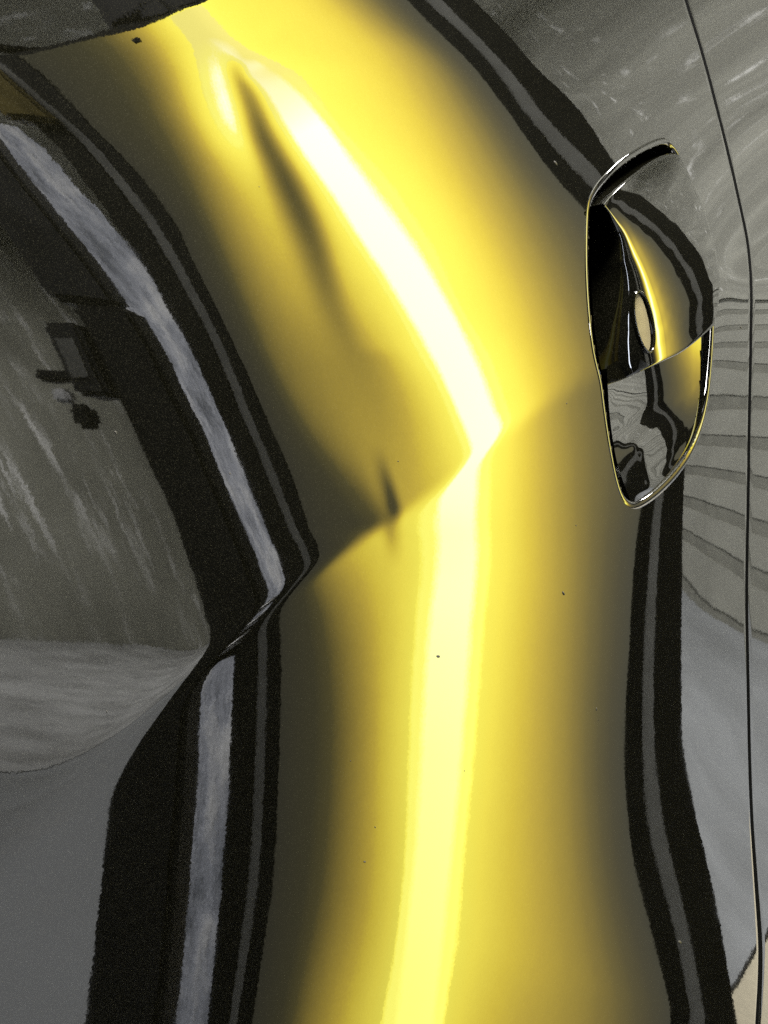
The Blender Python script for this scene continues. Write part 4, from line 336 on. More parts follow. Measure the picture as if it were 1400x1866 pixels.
[6,5,1,0,0,1,0,-2,1,2,-2,1,-2,1,1,-2,3,-2,-1,2,-2,1,0,1,-1,0,0,1,-2,2,-2,1,1,-1,1,-3,4,-2,-2,2,2,-1,-1,0,-2,3,-1,1,-2,0,1,0,0,1,-3,3,-3,4,-4,2,-1,-1,3,-4,1,-2,2,3,-1,2,-5,4,-1,-1,5,-7,3,0,2,-5,5,-2,-1,3,0,-38,-99,163,116,-149,5,-2,6,-8,8,-3,-3,5,-6,1,-7,-3,10,3,3,11,-13,-8,14,0,-16,4,11,-1,-14,4,8,-4,-2,1,4,-2,-1,-1,0,2,2,-5,1,-1,5,-2,-1,0,-2,2,2,-2,0,-1,2,-3,3,2,-3,0,1,-2,3,-3,2,0,-3,-1,3,-2,3,-2,1,0,1,-2,1,1,-2,2,-1,0,0,0,-1,2,-2,2,-2,2,-2,1,0,1,-3,2,-1,2,-2,3,-3,0,3,-2],
[6,6,1,-2,2,-1,-1,4,-4,0,2,-2,2,0,-1,1,-3,3,-1,0,1,-1,0,0,0,0,0,-1,3,-3,2,0,-2,2,-2,2,-2,1,2,-3,0,1,0,1,1,-3,0,1,0,0,1,-2,0,1,1,-2,2,-3,3,-2,0,2,-5,-2,2,3,3,-2,1,-4,6,-2,-3,4,-4,2,1,-1,-1,2,-1,-2,11,-24,-79,10,210,-54,-86,16,-5,8,-10,13,-12,4,3,-10,8,-9,-5,8,8,10,-4,-13,2,11,-12,-3,11,1,-10,-2,11,0,-7,0,2,3,-4,-1,2,0,5,-4,-5,4,-2,3,-2,1,2,-2,2,-2,-2,2,1,-1,-1,3,0,-2,1,-3,2,2,-2,0,0,-1,2,-3,1,1,-1,0,2,-1,-1,2,-1,-1,1,1,-2,1,0,0,0,0,-1,2,-1,0,1,-2,2,-4,4,-1,1,-2,1,0,0,1,-3,2],
[5,6,-2,2,0,-1,1,-3,4,-1,-1,1,-2,1,0,1,0,-2,2,-2,1,-1,3,-3,1,1,-1,1,-3,4,-2,-2,4,-4,3,0,-2,1,-1,3,-2,1,-1,0,-1,2,-1,-1,1,0,-1,1,0,0,1,-2,1,0,0,1,-4,-3,0,5,1,1,-1,1,-3,3,-2,1,1,-1,1,-2,3,-3,0,2,-4,22,-92,-32,132,104,-121,-16,6,-1,4,-7,11,-14,12,-6,-4,9,-17,2,8,8,7,-10,-5,8,0,-10,6,6,-8,-6,9,4,-8,-3,6,2,-1,-6,4,2,-2,3,-5,1,1,-3,5,-1,-1,1,-1,1,-2,0,3,-3,0,1,1,2,-4,2,-2,4,-3,-1,0,2,0,0,-5,4,-2,2,-1,3,-4,2,1,-1,-1,1,1,-2,2,-1,-2,3,0,-3,3,-2,2,-1,0,0,-1,3,-3,0,0,1,2,-3,1,0,2,-3],
[7,6,3,-2,-1,2,-2,3,-3,1,0,0,2,-2,0,-1,1,1,-2,2,-1,2,-4,3,-1,0,1,-2,3,-4,2,2,-4,4,-2,-2,3,0,-1,0,0,0,0,0,0,-1,1,0,1,-2,1,0,1,-2,1,0,-1,2,-1,-7,2,1,5,-1,2,-3,1,-2,4,-2,1,-2,2,-2,-1,5,-5,2,1,-2,13,-160,125,126,-33,-82,11,1,-1,2,-2,6,-12,15,-15,7,2,-17,10,3,3,8,-7,0,6,-9,-4,10,-2,-12,7,12,-9,-8,7,7,-7,-1,-2,5,-2,0,1,-2,3,-5,2,4,-2,-2,2,-1,-1,2,-2,3,-5,4,-1,2,-1,-2,3,-3,2,-2,1,1,0,0,-2,-1,2,-2,2,-1,2,-3,3,-1,-1,0,3,-3,0,2,0,-2,2,-3,2,1,-1,0,0,1,-2,2,-2,-1,2,1,0,-1,-1,2,-2,0,1,1],
[6,8,-4,3,0,-2,3,-3,1,1,-1,0,-1,2,0,-1,1,-1,1,-2,1,-1,1,1,-1,0,0,1,-2,1,0,0,1,-2,1,1,-1,-1,2,-2,3,-2,1,-2,1,0,0,0,-2,4,-2,0,-1,2,-2,1,0,0,-10,6,2,3,-2,3,-4,3,-2,2,-2,3,-3,1,0,1,1,-3,-2,8,-10,-24,-141,274,-15,-74,-23,9,-1,-1,2,-1,1,-3,8,-14,13,-9,-8,10,-5,7,14,-12,-2,3,-6,2,10,-11,-3,13,-1,-17,6,11,-3,-11,6,0,3,-2,1,0,0,0,-4,2,1,-1,1,0,1,1,0,-5,4,-3,5,-4,3,-2,2,-2,-2,4,-3,1,1,-2,2,-2,0,0,3,-3,0,1,-1,2,-1,-1,1,1,-3,3,-1,0,-2,2,0,2,-3,1,-1,2,0,-1,0,-2,2,1,-1,0,-2,3,0,-2,1,1,-2,1],
[7,6,3,-3,1,2,-3,1,0,0,0,2,-1,-1,-1,2,-1,-1,1,1,-2,2,0,-2,2,-1,-1,1,1,0,-1,-1,0,3,-3,1,0,0,-1,2,-1,0,0,1,-1,0,0,-1,2,-2,0,2,0,-3,3,-2,-1,-9,10,1,1,-2,2,-3,3,-2,2,0,0,-3,3,0,-2,1,0,-3,18,-50,-44,-14,265,-145,-30,2,3,-3,0,1,1,-1,1,-2,0,2,-7,-1,2,-3,14,6,-16,6,5,-8,2,5,-13,5,8,-9,-5,15,-1,-11,0,10,-3,-2,0,1,-1,0,0,-1,-1,3,0,1,-2,2,-3,-1,0,5,-4,2,-3,4,-2,2,-3,1,3,-5,3,0,-2,3,-4,1,1,0,-2,3,-2,0,1,0,-1,2,-1,-1,1,-1,2,-1,1,-1,-1,0,1,0,1,0,-2,1,0,0,0,-1,1,-1,3,-2,-2,3,-1,-1,3,-3],
[7,7,0,1,-1,0,0,1,0,-2,3,-4,2,0,1,0,-1,0,0,0,2,-3,1,-1,2,-1,0,1,-2,0,1,0,2,-4,3,-2,2,-1,1,-1,-1,2,-1,0,-1,2,-2,1,0,0,2,-3,0,6,-12,3,-4,7,1,-1,2,-1,0,0,0,1,0,-2,0,2,-1,-1,3,-3,2,12,-110,30,96,108,-151,13,1,1,-4,3,1,-1,0,1,-2,3,-7,5,-7,0,3,10,0,-9,11,-5,-9,9,-1,-7,10,-1,-8,4,6,-8,-4,9,2,-9,2,3,1,-3,2,-2,1,-2,3,-1,2,-2,-1,1,1,-1,1,-3,4,-3,3,-2,2,-3,1,1,-3,3,0,-2,2,-2,1,0,-1,2,-1,-3,4,0,-2,0,3,-3,-1,3,-1,1,-2,0,0,1,1,-2,1,0,1,-2,3,-4,3,-1,-1,1,0,1,-1,-1,3,-4,2,1,-3,4],
[7,8,-1,0,1,-2,2,-1,-1,3,-3,2,0,-1,1,-2,0,2,-1,0,-1,2,-2,4,-5,3,0,-3,2,2,-2,1,-2,0,0,3,-3,1,-1,2,0,-2,1,1,0,-4,4,0,-1,0,0,0,3,-13,5,0,5,2,-3,3,-5,4,-2,3,-3,2,-3,3,0,-1,-1,3,-4,11,-35,-113,165,62,-28,-78,20,-3,2,-3,4,-2,-1,3,-3,1,0,-4,5,-13,10,-2,7,2,-3,6,-12,2,9,-7,-1,6,-8,-1,8,-2,-8,6,7,-7,-6,8,0,-1,-3,3,-2,2,-2,1,-1,3,-3,0,4,-4,0,2,-1,1,-2,4,-3,0,0,-1,2,-1,1,-1,-1,2,-1,-1,0,1,0,0,-1,2,-2,0,1,2,-5,3,2,-3,1,-1,1,0,0,0,0,0,-1,1,0,1,-2,3,-2,-2,2,0,0,0,-1,3,-3,1,1,-2,2,-2],
[7,7,1,-1,0,1,-1,0,1,-2,1,2,-3,2,-2,1,2,-2,0,0,1,-2,2,-3,3,-2,1,2,-2,-1,1,-1,1,2,-1,-3,2,0,1,-2,0,3,-2,-2,2,2,-3,0,1,1,-2,1,-12,9,4,-1,0,-1,2,-3,4,-2,2,-4,3,-2,3,-4,3,-1,2,-4,10,-106,11,204,-59,-48,-18,11,-5,3,-2,1,-1,1,2,-4,4,-5,2,0,-9,13,-15,19,0,-7,3,-6,7,2,-11,2,7,-7,3,7,-11,0,12,-5,-12,6,8,-2,-3,0,1,-1,-2,1,0,2,1,-1,-1,2,-5,3,1,-1,0,1,-1,-2,4,0,-4,5,-3,-1,0,1,1,-1,-1,0,2,-3,3,-3,4,-4,3,-1,1,-4,5,-2,0,-2,2,0,0,-1,2,-2,1,1,-1,0,0,0,-1,2,-2,3,-3,1,-1,2,0,-2,0,2,-2,1,0,0],
[8,9,-2,2,-1,0,0,0,1,-1,1,-3,4,-3,3,-1,-2,1,-1,2,-2,1,1,0,-1,0,0,-1,2,-2,1,2,-3,0,0,2,-1,0,0,-1,2,-3,3,1,-3,0,2,1,-3,-1,-3,-4,9,0,-1,2,-1,-1,2,0,-1,0,-2,3,-1,0,-1,5,-6,4,-7,-16,-119,182,75,-109,-8,-3,5,-3,1,-1,1,1,-2,2,-2,3,-6,6,-6,-3,6,-11,26,-14,-2,11,-11,4,-1,-7,11,4,-15,6,5,-12,7,6,-11,-2,16,-3,-8,-2,4,0,-2,1,4,-3,0,0,0,-1,2,-3,3,1,-2,0,0,-1,3,1,-4,0,3,-4,1,1,2,-1,-2,0,0,2,-2,3,-4,3,-2,0,1,0,0,1,-2,1,-2,4,-2,0,-1,1,-2,3,-2,0,2,0,-1,0,1,-3,2,-1,2,-2,3,-3,1,0,1,-2,1,0,0,1],
[9,8,2,-1,0,0,0,0,0,1,0,0,-3,4,-4,2,1,-1,1,-2,2,0,-2,0,2,0,-1,0,-1,2,0,-3,3,-1,0,0,-1,1,-1,2,-1,0,-1,0,1,0,1,-2,-1,-6,4,4,1,-2,2,-2,2,1,-4,2,0,0,1,-1,0,0,1,-3,13,-43,-32,-24,222,-85,-58,11,-2,1,-3,1,3,-3,0,0,4,-5,2,-2,3,-6,1,1,-2,14,-14,11,1,-15,13,-4,-2,6,-6,-8,15,-2,-10,9,2,-10,5,7,-11,-1,7,2,-5,-1,3,0,-3,2,0,1,0,0,-1,1,0,-3,2,1,0,0,-1,-1,0,2,-2,2,-1,1,-1,-1,1,-1,2,-2,1,-2,3,0,-1,1,-2,2,-2,0,2,-2,1,0,-2,2,-1,2,-1,-1,2,-1,-1,0,3,-2,-1,2,-1,1,-2,1,-1,1,1,-1,-1,1,0,0,0,-1],
[7,9,-3,2,-1,0,1,0,-1,0,-1,1,1,-2,3,-3,1,1,0,-1,-1,2,-1,1,-3,1,1,1,0,-1,-1,1,1,-2,2,-2,2,-2,0,1,-1,2,-1,0,-1,3,-6,-3,1,7,0,0,-3,3,-1,1,-2,0,3,-2,0,-1,1,0,1,-1,4,1,-95,42,65,104,-125,0,6,-3,-1,3,-1,1,-4,4,0,0,-3,3,-2,-1,0,-2,-2,4,5,-2,7,-9,-3,13,-12,2,4,-5,2,7,-9,-3,10,-5,-5,8,0,-7,5,3,-4,-4,3,3,-1,-3,2,0,2,-2,1,-2,0,1,0,2,-1,-2,0,3,-2,0,1,-2,3,-4,3,0,-3,2,0,0,0,-1,1,1,0,-3,2,2,-4,1,2,-1,-2,3,-1,-2,3,-2,2,-3,2,1,-2,1,0,1,-2,1,2,-3,0,0,2,-1,0,1,-1,0,-1,1,-1,3,-3,2],
[9,8,4,-4,1,1,-2,1,0,1,-2,2,-1,1,-3,4,-2,0,-1,2,0,-3,3,-2,3,-1,-1,-1,1,0,1,-1,-2,3,-2,2,-1,0,-1,0,1,0,-2,0,2,-6,1,5,1,-1,-1,1,1,0,-2,1,1,-1,-1,1,-1,3,-2,1,-3,13,-51,-74,153,29,-16,-66,15,-1,-1,0,3,-4,4,-4,3,-1,0,-1,1,0,-2,1,-7,5,3,1,3,-1,-4,3,4,-13,9,3,-9,7,-1,-7,3,9,-12,4,5,-5,-2,8,-3,-5,0,6,-1,-4,0,4,-1,0,-2,3,-4,2,1,0,-1,-1,0,3,1,-5,2,0,1,0,-4,5,-2,-2,3,-1,-1,2,-3,3,0,-1,-1,2,0,-2,1,0,-1,2,-1,-1,0,2,-2,0,1,0,0,-2,2,0,1,-1,-1,2,-3,2,1,0,-2,2,-1,0,-1,1,1,-2,2,-3,3,-1],
[10,10,-2,3,0,-2,2,-1,1,-3,5,-4,2,-2,2,-2,1,0,1,-1,0,1,-1,1,-3,2,0,1,-1,1,-3,3,-1,1,-2,1,-1,1,0,-2,3,-3,2,-6,1,3,3,-2,2,-2,3,-3,2,-3,4,-2,-2,3,-1,0,2,-3,1,-1,6,-110,62,146,-65,-31,-9,1,1,0,0,2,-4,2,-2,3,-1,0,-1,1,0,-3,2,-6,9,-6,7,0,-3,3,-3,1,-4,8,-2,-10,11,-4,-3,9,0,-16,14,1,-9,4,5,-9,0,6,2,-7,1,3,1,-4,1,1,3,-4,2,0,-2,1,1,-1,2,-3,-1,4,-3,1,0,-1,2,-1,0,0,0,-1,2,-2,2,0,-3,3,-1,1,0,0,-2,0,0,-1,2,0,0,-2,2,1,-2,0,1,1,-2,1,0,0,2,-4,3,-1,0,-2,3,-1,0,0,1,-1,-1,1,-1,2,-1,-1],
[9,10,0,-1,-1,2,-1,0,-1,3,-4,2,0,1,0,-1,0,0,0,0,0,1,-2,1,2,-3,2,-2,1,-1,3,-3,2,-3,4,-3,2,-3,1,3,-5,-1,-4,7,0,2,-2,2,-2,3,-4,3,-2,3,-3,0,4,-4,1,0,-1,5,-12,-25,-85,192,6,-77,-2,0,-3,4,-4,2,0,-2,3,0,-2,3,-4,2,0,0,-3,2,-4,5,-6,11,-5,3,2,-10,10,-5,0,1,-6,12,-7,-3,7,-8,-3,17,-9,-9,12,1,-9,4,4,-5,-4,7,1,-3,-3,5,-1,0,-1,1,-2,-1,4,-2,0,2,-4,3,0,-2,2,0,-3,2,1,-2,0,3,-3,2,-2,0,2,-2,2,-2,2,1,-3,1,1,-3,2,1,-2,-1,2,0,0,-1,-1,3,-2,1,1,-2,1,1,-3,4,-3,1,-1,3,-2,-1,2,-1,0,-1,1,0,1,-2,1,0],
[10,10,0,0,1,-1,0,0,0,0,0,2,-3,0,1,1,-1,1,-1,0,0,0,1,-1,-1,2,-3,3,0,-1,-1,1,-1,1,0,0,0,0,1,-4,-4,0,6,2,0,-3,4,-3,2,-2,2,-1,1,-2,1,2,-4,3,-1,2,5,-52,-15,19,164,-105,-21,4,-1,-1,1,-1,2,-1,0,1,-2,-1,4,-5,6,-4,1,-3,2,-4,3,-1,7,-3,2,-2,-4,11,-13,6,2,-6,8,-8,1,7,-7,3,6,-12,1,12,-8,-7,8,2,-6,2,6,-5,-4,4,3,-5,4,-2,1,-2,1,2,-3,1,0,-1,3,-2,0,-1,1,-1,3,-2,-1,1,1,-3,3,-2,1,2,-3,1,1,0,0,-3,4,-2,1,-2,-1,0,2,0,-1,0,0,1,1,-2,1,0,-2,4,-2,-2,4,-3,1,-1,2,-1,-1,3,-2,-1,0,2,-1,0,-1,1,0,1],
[10,10,0,0,0,0,0,1,-1,0,1,-3,3,0,-1,-1,2,-2,2,-1,1,-2,1,0,0,0,2,-2,-1,1,-1,2,-1,1,-2,1,-2,3,-5,-5,6,4,0,-3,2,2,-3,2,-2,2,-1,-1,1,1,-1,-1,1,-1,10,-27,-66,67,63,33,-90,11,-1,2,-2,2,-1,-1,1,0,-1,0,1,3,-5,3,-3,1,-1,1,-3,3,-1,5,-2,1,-1,-1,5,-11,11,-4,-5,7,-5,3,3,-7,4,1,-7,6,5,-11,3,7,-4,-5,7,0,-6,1,5,-4,-1,5,-4,4,-4,1,0,-1,2,0,-1,0,-1,0,1,1,0,-2,0,2,-1,1,-2,2,-2,1,1,-2,1,1,-1,1,-1,1,-2,3,-4,1,0,2,-3,2,0,0,-2,1,2,-1,-1,0,3,-4,2,1,-3,3,-1,0,0,0,1,-2,1,0,1,-3,3,-1,0,0,-1,1],
[11,11,0,-1,1,1,0,-2,2,-2,1,1,-1,0,-1,2,-1,0,0,0,0,1,-2,2,0,-1,-1,1,0,0,2,-5,3,2,-2,0,-7,0,2,7,-3,1,-1,3,-3,1,0,0,1,-2,2,0,-1,0,0,-1,3,8,-88,20,113,2,-36,-28,6,2,0,-2,1,-1,1,1,-1,-1,1,0,1,-4,4,-2,1,-1,-1,-1,0,2,3,0,0,-1,1,-1,-5,10,-9,-1,12,-10,2,2,-7,7,2,-7,7,-1,-10,10,1,-7,0,9,-9,-2,7,1,-5,4,0,-3,3,-3,1,-2,2,1,-1,-1,0,2,1,-1,-2,1,-2,4,-2,-1,1,-1,2,-2,2,-1,0,0,1,-1,1,-1,0,0,1,-1,0,0,0,-3,3,-1,-1,1,3,-3,-1,2,1,-2,0,3,-3,0,3,-4,2,1,-2,1,1,0,-2,2,-2,2,-2,0,1,0,1,-1],
[11,11,-1,3,-2,-1,0,2,-2,2,-1,0,1,-2,3,-2,-1,2,-2,2,-2,1,2,-3,1,0,1,-1,0,0,-2,4,-1,-3,-2,-5,7,0,3,-2,2,-1,1,-2,2,-2,2,-1,-1,2,-2,2,-1,-1,2,-1,-20,-91,154,29,-52,-21,-1,2,2,-3,1,-2,3,-2,1,0,-1,2,-1,1,-2,1,0,-1,-1,0,-1,0,5,-2,3,-4,4,-4,2,0,0,-3,4,4,-15,11,1,-6,10,-5,-10,12,-5,-4,12,-7,-7,8,6,-12,7,5,-9,-2,5,-2,1,2,-3,2,-1,1,-1,-1,0,3,0,-3,-1,1,2,-1,1,-2,1,-1,2,1,-3,1,-1,3,-4,4,-2,0,0,0,0,1,0,-3,3,-2,-1,2,-1,1,1,-2,-1,2,0,-1,1,1,-2,-1,3,-1,-1,2,-2,1,2,-3,1,0,1,-2,0,1,0,1,-1,0,-1,0],
[11,11,1,-3,3,-1,1,-2,2,-1,0,0,-1,3,-4,2,1,-1,0,-1,2,0,-2,2,-1,1,-2,0,2,-2,3,-3,0,-8,3,5,1,1,-2,1,1,-1,-1,1,0,2,-3,1,1,-1,1,-2,2,1,-21,-42,7,162,-84,-24,-1,0,3,-2,0,0,-1,3,-3,1,-1,1,1,-3,3,-2,0,2,-3,2,-2,0,-1,4,-2,4,-4,6,-7,6,-6,1,5,-6,2,-3,9,-5,-5,7,-4,-3,14,-11,-2,7,-8,1,11,-5,-11,10,-1,-6,5,3,-1,-2,0,0,2,-4,1,-1,1,3,0,-3,-1,3,-1,2,-3,1,0,0,0,2,-2,-3,3,2,-1,-3,4,-3,1,2,-3,1,2,-1,-3,2,1,-3,2,-1,0,0,0,1,-1,0,1,1,-3,1,2,0,-3,4,-4,2,0,1,-2,2,-1,0,0,-1,2,-1,1,-2,0,1,0,1],
[12,11,1,1,-2,2,-2,1,0,0,0,1,-1,-1,3,-2,0,-2,3,0,-1,-1,2,-2,2,-2,2,0,-3,4,-6,2,-8,8,2,0,2,-3,1,1,-1,-1,1,1,-1,-2,3,-1,1,-2,1,8,-28,-29,1,90,37,-89,10,-1,2,1,-3,2,-3,2,0,-2,2,1,0,-2,0,3,-3,0,2,-3,2,-4,2,0,4,-2,2,-2,4,-7,6,-6,5,1,-8,9,-4,0,-1,-1,8,-5,-3,8,-13,4,7,-6,3,4,-10,1,11,-6,-4,5,0,-2,-3,5,0,-3,1,0,-2,3,1,-3,0,0,3,-3,2,-3,4,-3,2,-1,0,-1,0,3,-1,-3,2,1,0,-1,1,-2,2,0,-2,-1,3,0,-2,2,-2,-1,2,0,-1,1,-1,1,-2,1,2,-1,0,-1,2,-3,4,-4,3,-1,-1,2,0,-1,-1,2,-2,1,-2,3,0,-2,1,-1],
[12,13,-2,1,0,-1,1,1,-1,0,0,-1,2,-1,-1,1,0,2,-3,1,0,0,-1,3,-3,3,-3,4,-5,-6,4,-3,8,1,-2,0,-2,3,0,-2,0,2,0,-2,1,1,-2,2,-2,6,-2,-72,38,44,57,-51,-28,10,-2,2,0,-2,1,-1,2,0,-3,3,-1,-1,0,2,-2,1,-1,2,-3,2,-3,3,-2,1,1,1,1,0,-3,3,-4,6,-4,-4,10,-9,3,2,-2,4,-8,3,5,-9,7,3,-8,4,1,-6,7,2,-9,1,7,-5,-1,2,3,-5,1,3,-4,2,2,-4,1,2,0,1,-3,1,0,0,-1,2,-2,0,2,0,-1,0,0,2,-3,1,-1,3,-2,-1,3,-2,-1,2,-2,2,-2,1,-2,2,-1,0,1,-2,2,-1,3,-3,0,1,-1,1,0,0,-2,4,-2,-1,4,-5,1,1,1,-1,0,0,1,-3,2,0,-1,2],
[12,11,2,-1,0,0,0,-1,1,-1,2,0,-2,2,0,-1,-1,1,0,-1,1,1,0,-2,3,-3,4,-14,6,3,0,3,-1,-1,1,1,-1,0,-1,2,-1,0,0,1,-2,1,1,-1,6,-42,-45,124,-2,-5,-43,6,0,1,2,-1,-2,1,0,0,0,-3,5,-3,0,2,-1,-1,3,-5,5,-4,1,-2,1,0,3,1,-2,3,-3,1,-2,3,-1,-3,1,6,-10,8,-1,-5,6,-5,5,1,-9,8,-2,-8,9,1,-6,7,-3,-6,7,3,-9,5,1,-3,0,3,-1,-3,1,0,-1,5,-3,0,-1,-1,3,1,-2,1,-2,2,-2,3,-3,0,2,-1,1,-3,4,-1,0,-3,3,0,-2,1,0,-1,3,-4,2,0,0,-1,0,0,0,2,-2,2,-4,3,0,-1,1,0,1,-2,1,-2,3,0,-2,2,0,-1,-1,1,0,-1,1,1,-2,1,1,-2],
[13,14,-2,1,-1,1,0,0,-1,3,-4,2,1,-1,-2,3,0,-2,1,1,-1,1,-2,1,0,-4,-7,11,-1,2,-1,1,-1,0,0,-1,1,0,1,-2,2,-1,0,-1,2,1,-5,-5,-69,66,91,-65,-8,-12,6,-2,3,-2,0,-2,3,0,-1,0,-1,2,-3,2,0,0,0,-1,0,3,-6,4,-1,-1,2,0,0,0,3,-4,2,-2,4,-6,6,-3,2,-4,5,-4,-3,12,-11,3,1,-7,11,-5,-3,10,-5,-7,10,-6,-3,9,-5,-5,8,-3,-2,4,-2,0,-4,4,2,-1,0,-3,3,-2,3,1,-4,-2,2,2,0,-2,3,-3,1,1,0,-1,-1,2,-1,-1,1,1,-2,3,-3,0,2,0,-3,2,1,0,-3,1,1,-1,1,-2,3,-3,2,0,-2,2,1,-1,-2,2,1,-1,0,0,0,1,-2,0,3,-3,1,0,-1,2,-2,1,-1,1],
[12,12,1,-2,2,-2,1,0,0,-2,4,-3,1,-1,4,-5,3,0,-1,-1,2,-3,3,-1,-10,6,4,-1,2,-2,1,-1,1,0,1,-1,1,-2,2,0,-2,1,-1,2,2,-22,-16,-21,126,-27,-48,5,-1,3,-3,1,-1,2,-2,4,-3,-1,1,-2,2,-1,2,-1,0,-2,2,1,-2,0,1,-3,1,3,-2,2,0,1,-2,1,-2,3,-3,4,-6,5,-2,-1,1,0,6,-13,9,2,-7,9,-9,0,7,-7,1,8,-8,0,8,-10,2,6,-4,-1,3,-3,0,-1,5,-3,-2,2,-1,2,-1,3,-5,0,3,1,-1,-3,3,-1,-1,2,0,-1,-1,1,0,2,-3,2,-1,1,-1,-2,3,-1,0,0,0,0,-1,1,0,-1,0,1,-2,3,-2,0,2,-4,4,-1,-1,1,0,1,-4,5,-2,0,0,0,0,1,-3,3,-2,2,-1,-2,3,-1,-1,1],
[14,12,2,1,-2,1,0,0,0,0,-1,2,-2,2,-3,4,-3,1,0,3,-5,-1,-1,-5,10,-2,2,0,-3,3,-1,1,-1,0,-1,1,0,1,-2,0,2,-1,7,-22,-27,15,42,53,-70,0,1,2,-1,-2,3,0,0,-1,1,-2,0,1,-1,2,-2,2,-3,2,0,1,-1,-1,0,-2,3,-1,1,-1,2,-1,1,-1,1,-1,2,-3,2,-2,3,-3,1,2,-2,1,-4,7,-2,-8,11,-9,4,5,-8,6,1,-7,2,5,-9,7,2,-7,1,3,-2,0,1,0,-1,1,2,-3,1,1,0,-3,4,-2,0,0,0,1,-1,0,0,-1,2,-1,0,1,0,-3,3,-1,1,-2,2,-1,-1,2,-2,0,1,0,0,0,-1,2,-2,0,1,-2,2,1,-3,3,-3,1,1,0,0,-1,3,-4,2,1,-1,-1,2,-1,0,0,0,-1,2,-1,-1,0,3,-3],
[12,14,-3,0,1,1,-2,1,-1,2,-1,-2,2,0,0,0,1,-2,4,-8,0,2,-1,6,-3,2,-2,0,3,-3,2,-3,3,0,-1,0,0,0,0,1,0,0,-54,31,38,26,-20,-29,8,-2,2,-2,1,1,-1,-1,1,0,0,0,0,0,0,0,-1,-1,4,-3,1,0,-2,1,1,0,-3,4,-3,3,0,1,-2,1,-2,3,-2,0,0,1,-1,1,-1,-2,4,-1,0,-2,-3,12,-14,9,1,-9,10,-5,-5,8,-1,-5,6,-2,-6,7,0,-4,1,1,0,0,0,0,-1,2,1,-3,2,0,-2,1,0,0,0,1,-3,3,0,0,-3,3,0,-2,1,1,-1,1,-3,3,-2,2,-1,-1,1,0,1,-1,0,-2,4,-5,3,-1,0,3,-3,-1,2,-2,2,1,-1,-1,2,-3,2,2,-2,-2,2,2,-3,0,2,-2,1,0,-1,2,0,-1,-2,2],
[13,13,0,0,1,-2,1,-1,2,-2,-1,4,-2,-2,3,-3,2,0,-8,4,4,-1,2,-1,0,-1,2,-1,0,1,-2,3,-3,0,1,1,-1,0,-1,3,-31,-24,88,-6,-8,-22,0,0,1,0,-1,2,-1,-1,1,1,-1,1,-1,-1,2,-2,0,-1,4,-1,-2,0,0,0,1,0,-3,3,0,-2,5,-3,1,-1,1,-1,1,-2,0,4,-4,2,-1,-1,1,5,-9,3,4,-4,6,-12,12,-4,-6,11,-8,1,8,-9,-1,5,-3,-3,9,-5,-3,4,0,-3,1,2,-2,2,0,0,-3,5,-5,0,3,1,-2,0,0,-1,3,-2,-1,2,0,-1,-1,2,-1,0,1,-3,4,-3,2,-2,1,0,0,0,-2,2,-1,3,-3,2,-2,0,1,-2,2,1,-3,2,0,-2,2,1,-3,4,-3,0,1,2,-2,-1,1,1,-3,3,-1,-1,2,-1,-2,2,0,-1],
[13,12,2,-1,-1,1,1,-1,0,-1,2,-3,1,2,-3,3,-9,3,5,0,0,1,-2,0,2,0,-2,2,-1,-1,1,0,0,0,1,-1,1,-5,-7,-42,58,46,-43,-3,-6,2,-3,4,-4,2,1,-3,2,2,-3,2,-1,-1,1,1,-2,0,2,0,-4,3,-1,3,-3,0,1,-3,4,-3,3,0,-1,1,0,-2,1,1,0,-2,4,-6,6,-4,1,1,1,-7,10,-3,-8,10,-7,8,-4,-5,11,-10,2,4,-8,4,6,-6,-1,7,-9,2,4,-3,-2,5,-1,-2,3,-2,1,-3,4,-5,5,2,-4,-2,1,2,-1,1,-2,0,3,-3,2,-2,3,-2,0,0,-1,3,-3,1,-2,2,1,-1,0,-1,2,-2,1,0,0,0,-2,2,-1,0,1,-1,2,-2,0,2,-2,-1,3,-2,2,0,-1,-1,1,0,0,-1,2,-3,2,1,-2,1,2,-3,0,2],
[13,14,-2,1,0,0,-1,2,-2,2,-2,2,-3,0,-2,-3,7,-1,1,1,-1,-1,1,1,-1,-1,2,-1,-2,3,0,-2,2,0,1,-5,-15,-10,4,76,-31,-23,3,-2,1,-1,2,-2,2,-2,0,3,-2,-1,3,-4,3,-1,0,0,-2,3,-3,2,2,-4,3,-3,2,-1,-1,3,-2,2,-2,3,-2,1,-3,4,0,-3,0,3,-3,3,-4,3,-1,1,-2,4,-5,0,9,-11,6,-3,-2,10,-11,5,4,-8,4,2,-8,4,4,-6,3,1,-3,2,2,-3,1,0,0,1,-1,2,-4,4,-2,-2,1,2,1,-3,2,-2,2,0,-2,2,-1,1,-2,1,0,0,0,-1,1,0,2,-2,-2,2,-1,2,-2,1,1,-3,3,-2,2,-3,2,1,-2,0,0,0,1,-1,1,1,-2,1,0,0,0,0,0,0,0,1,-2,1,0,0,0,0,-1,0,1,-2],
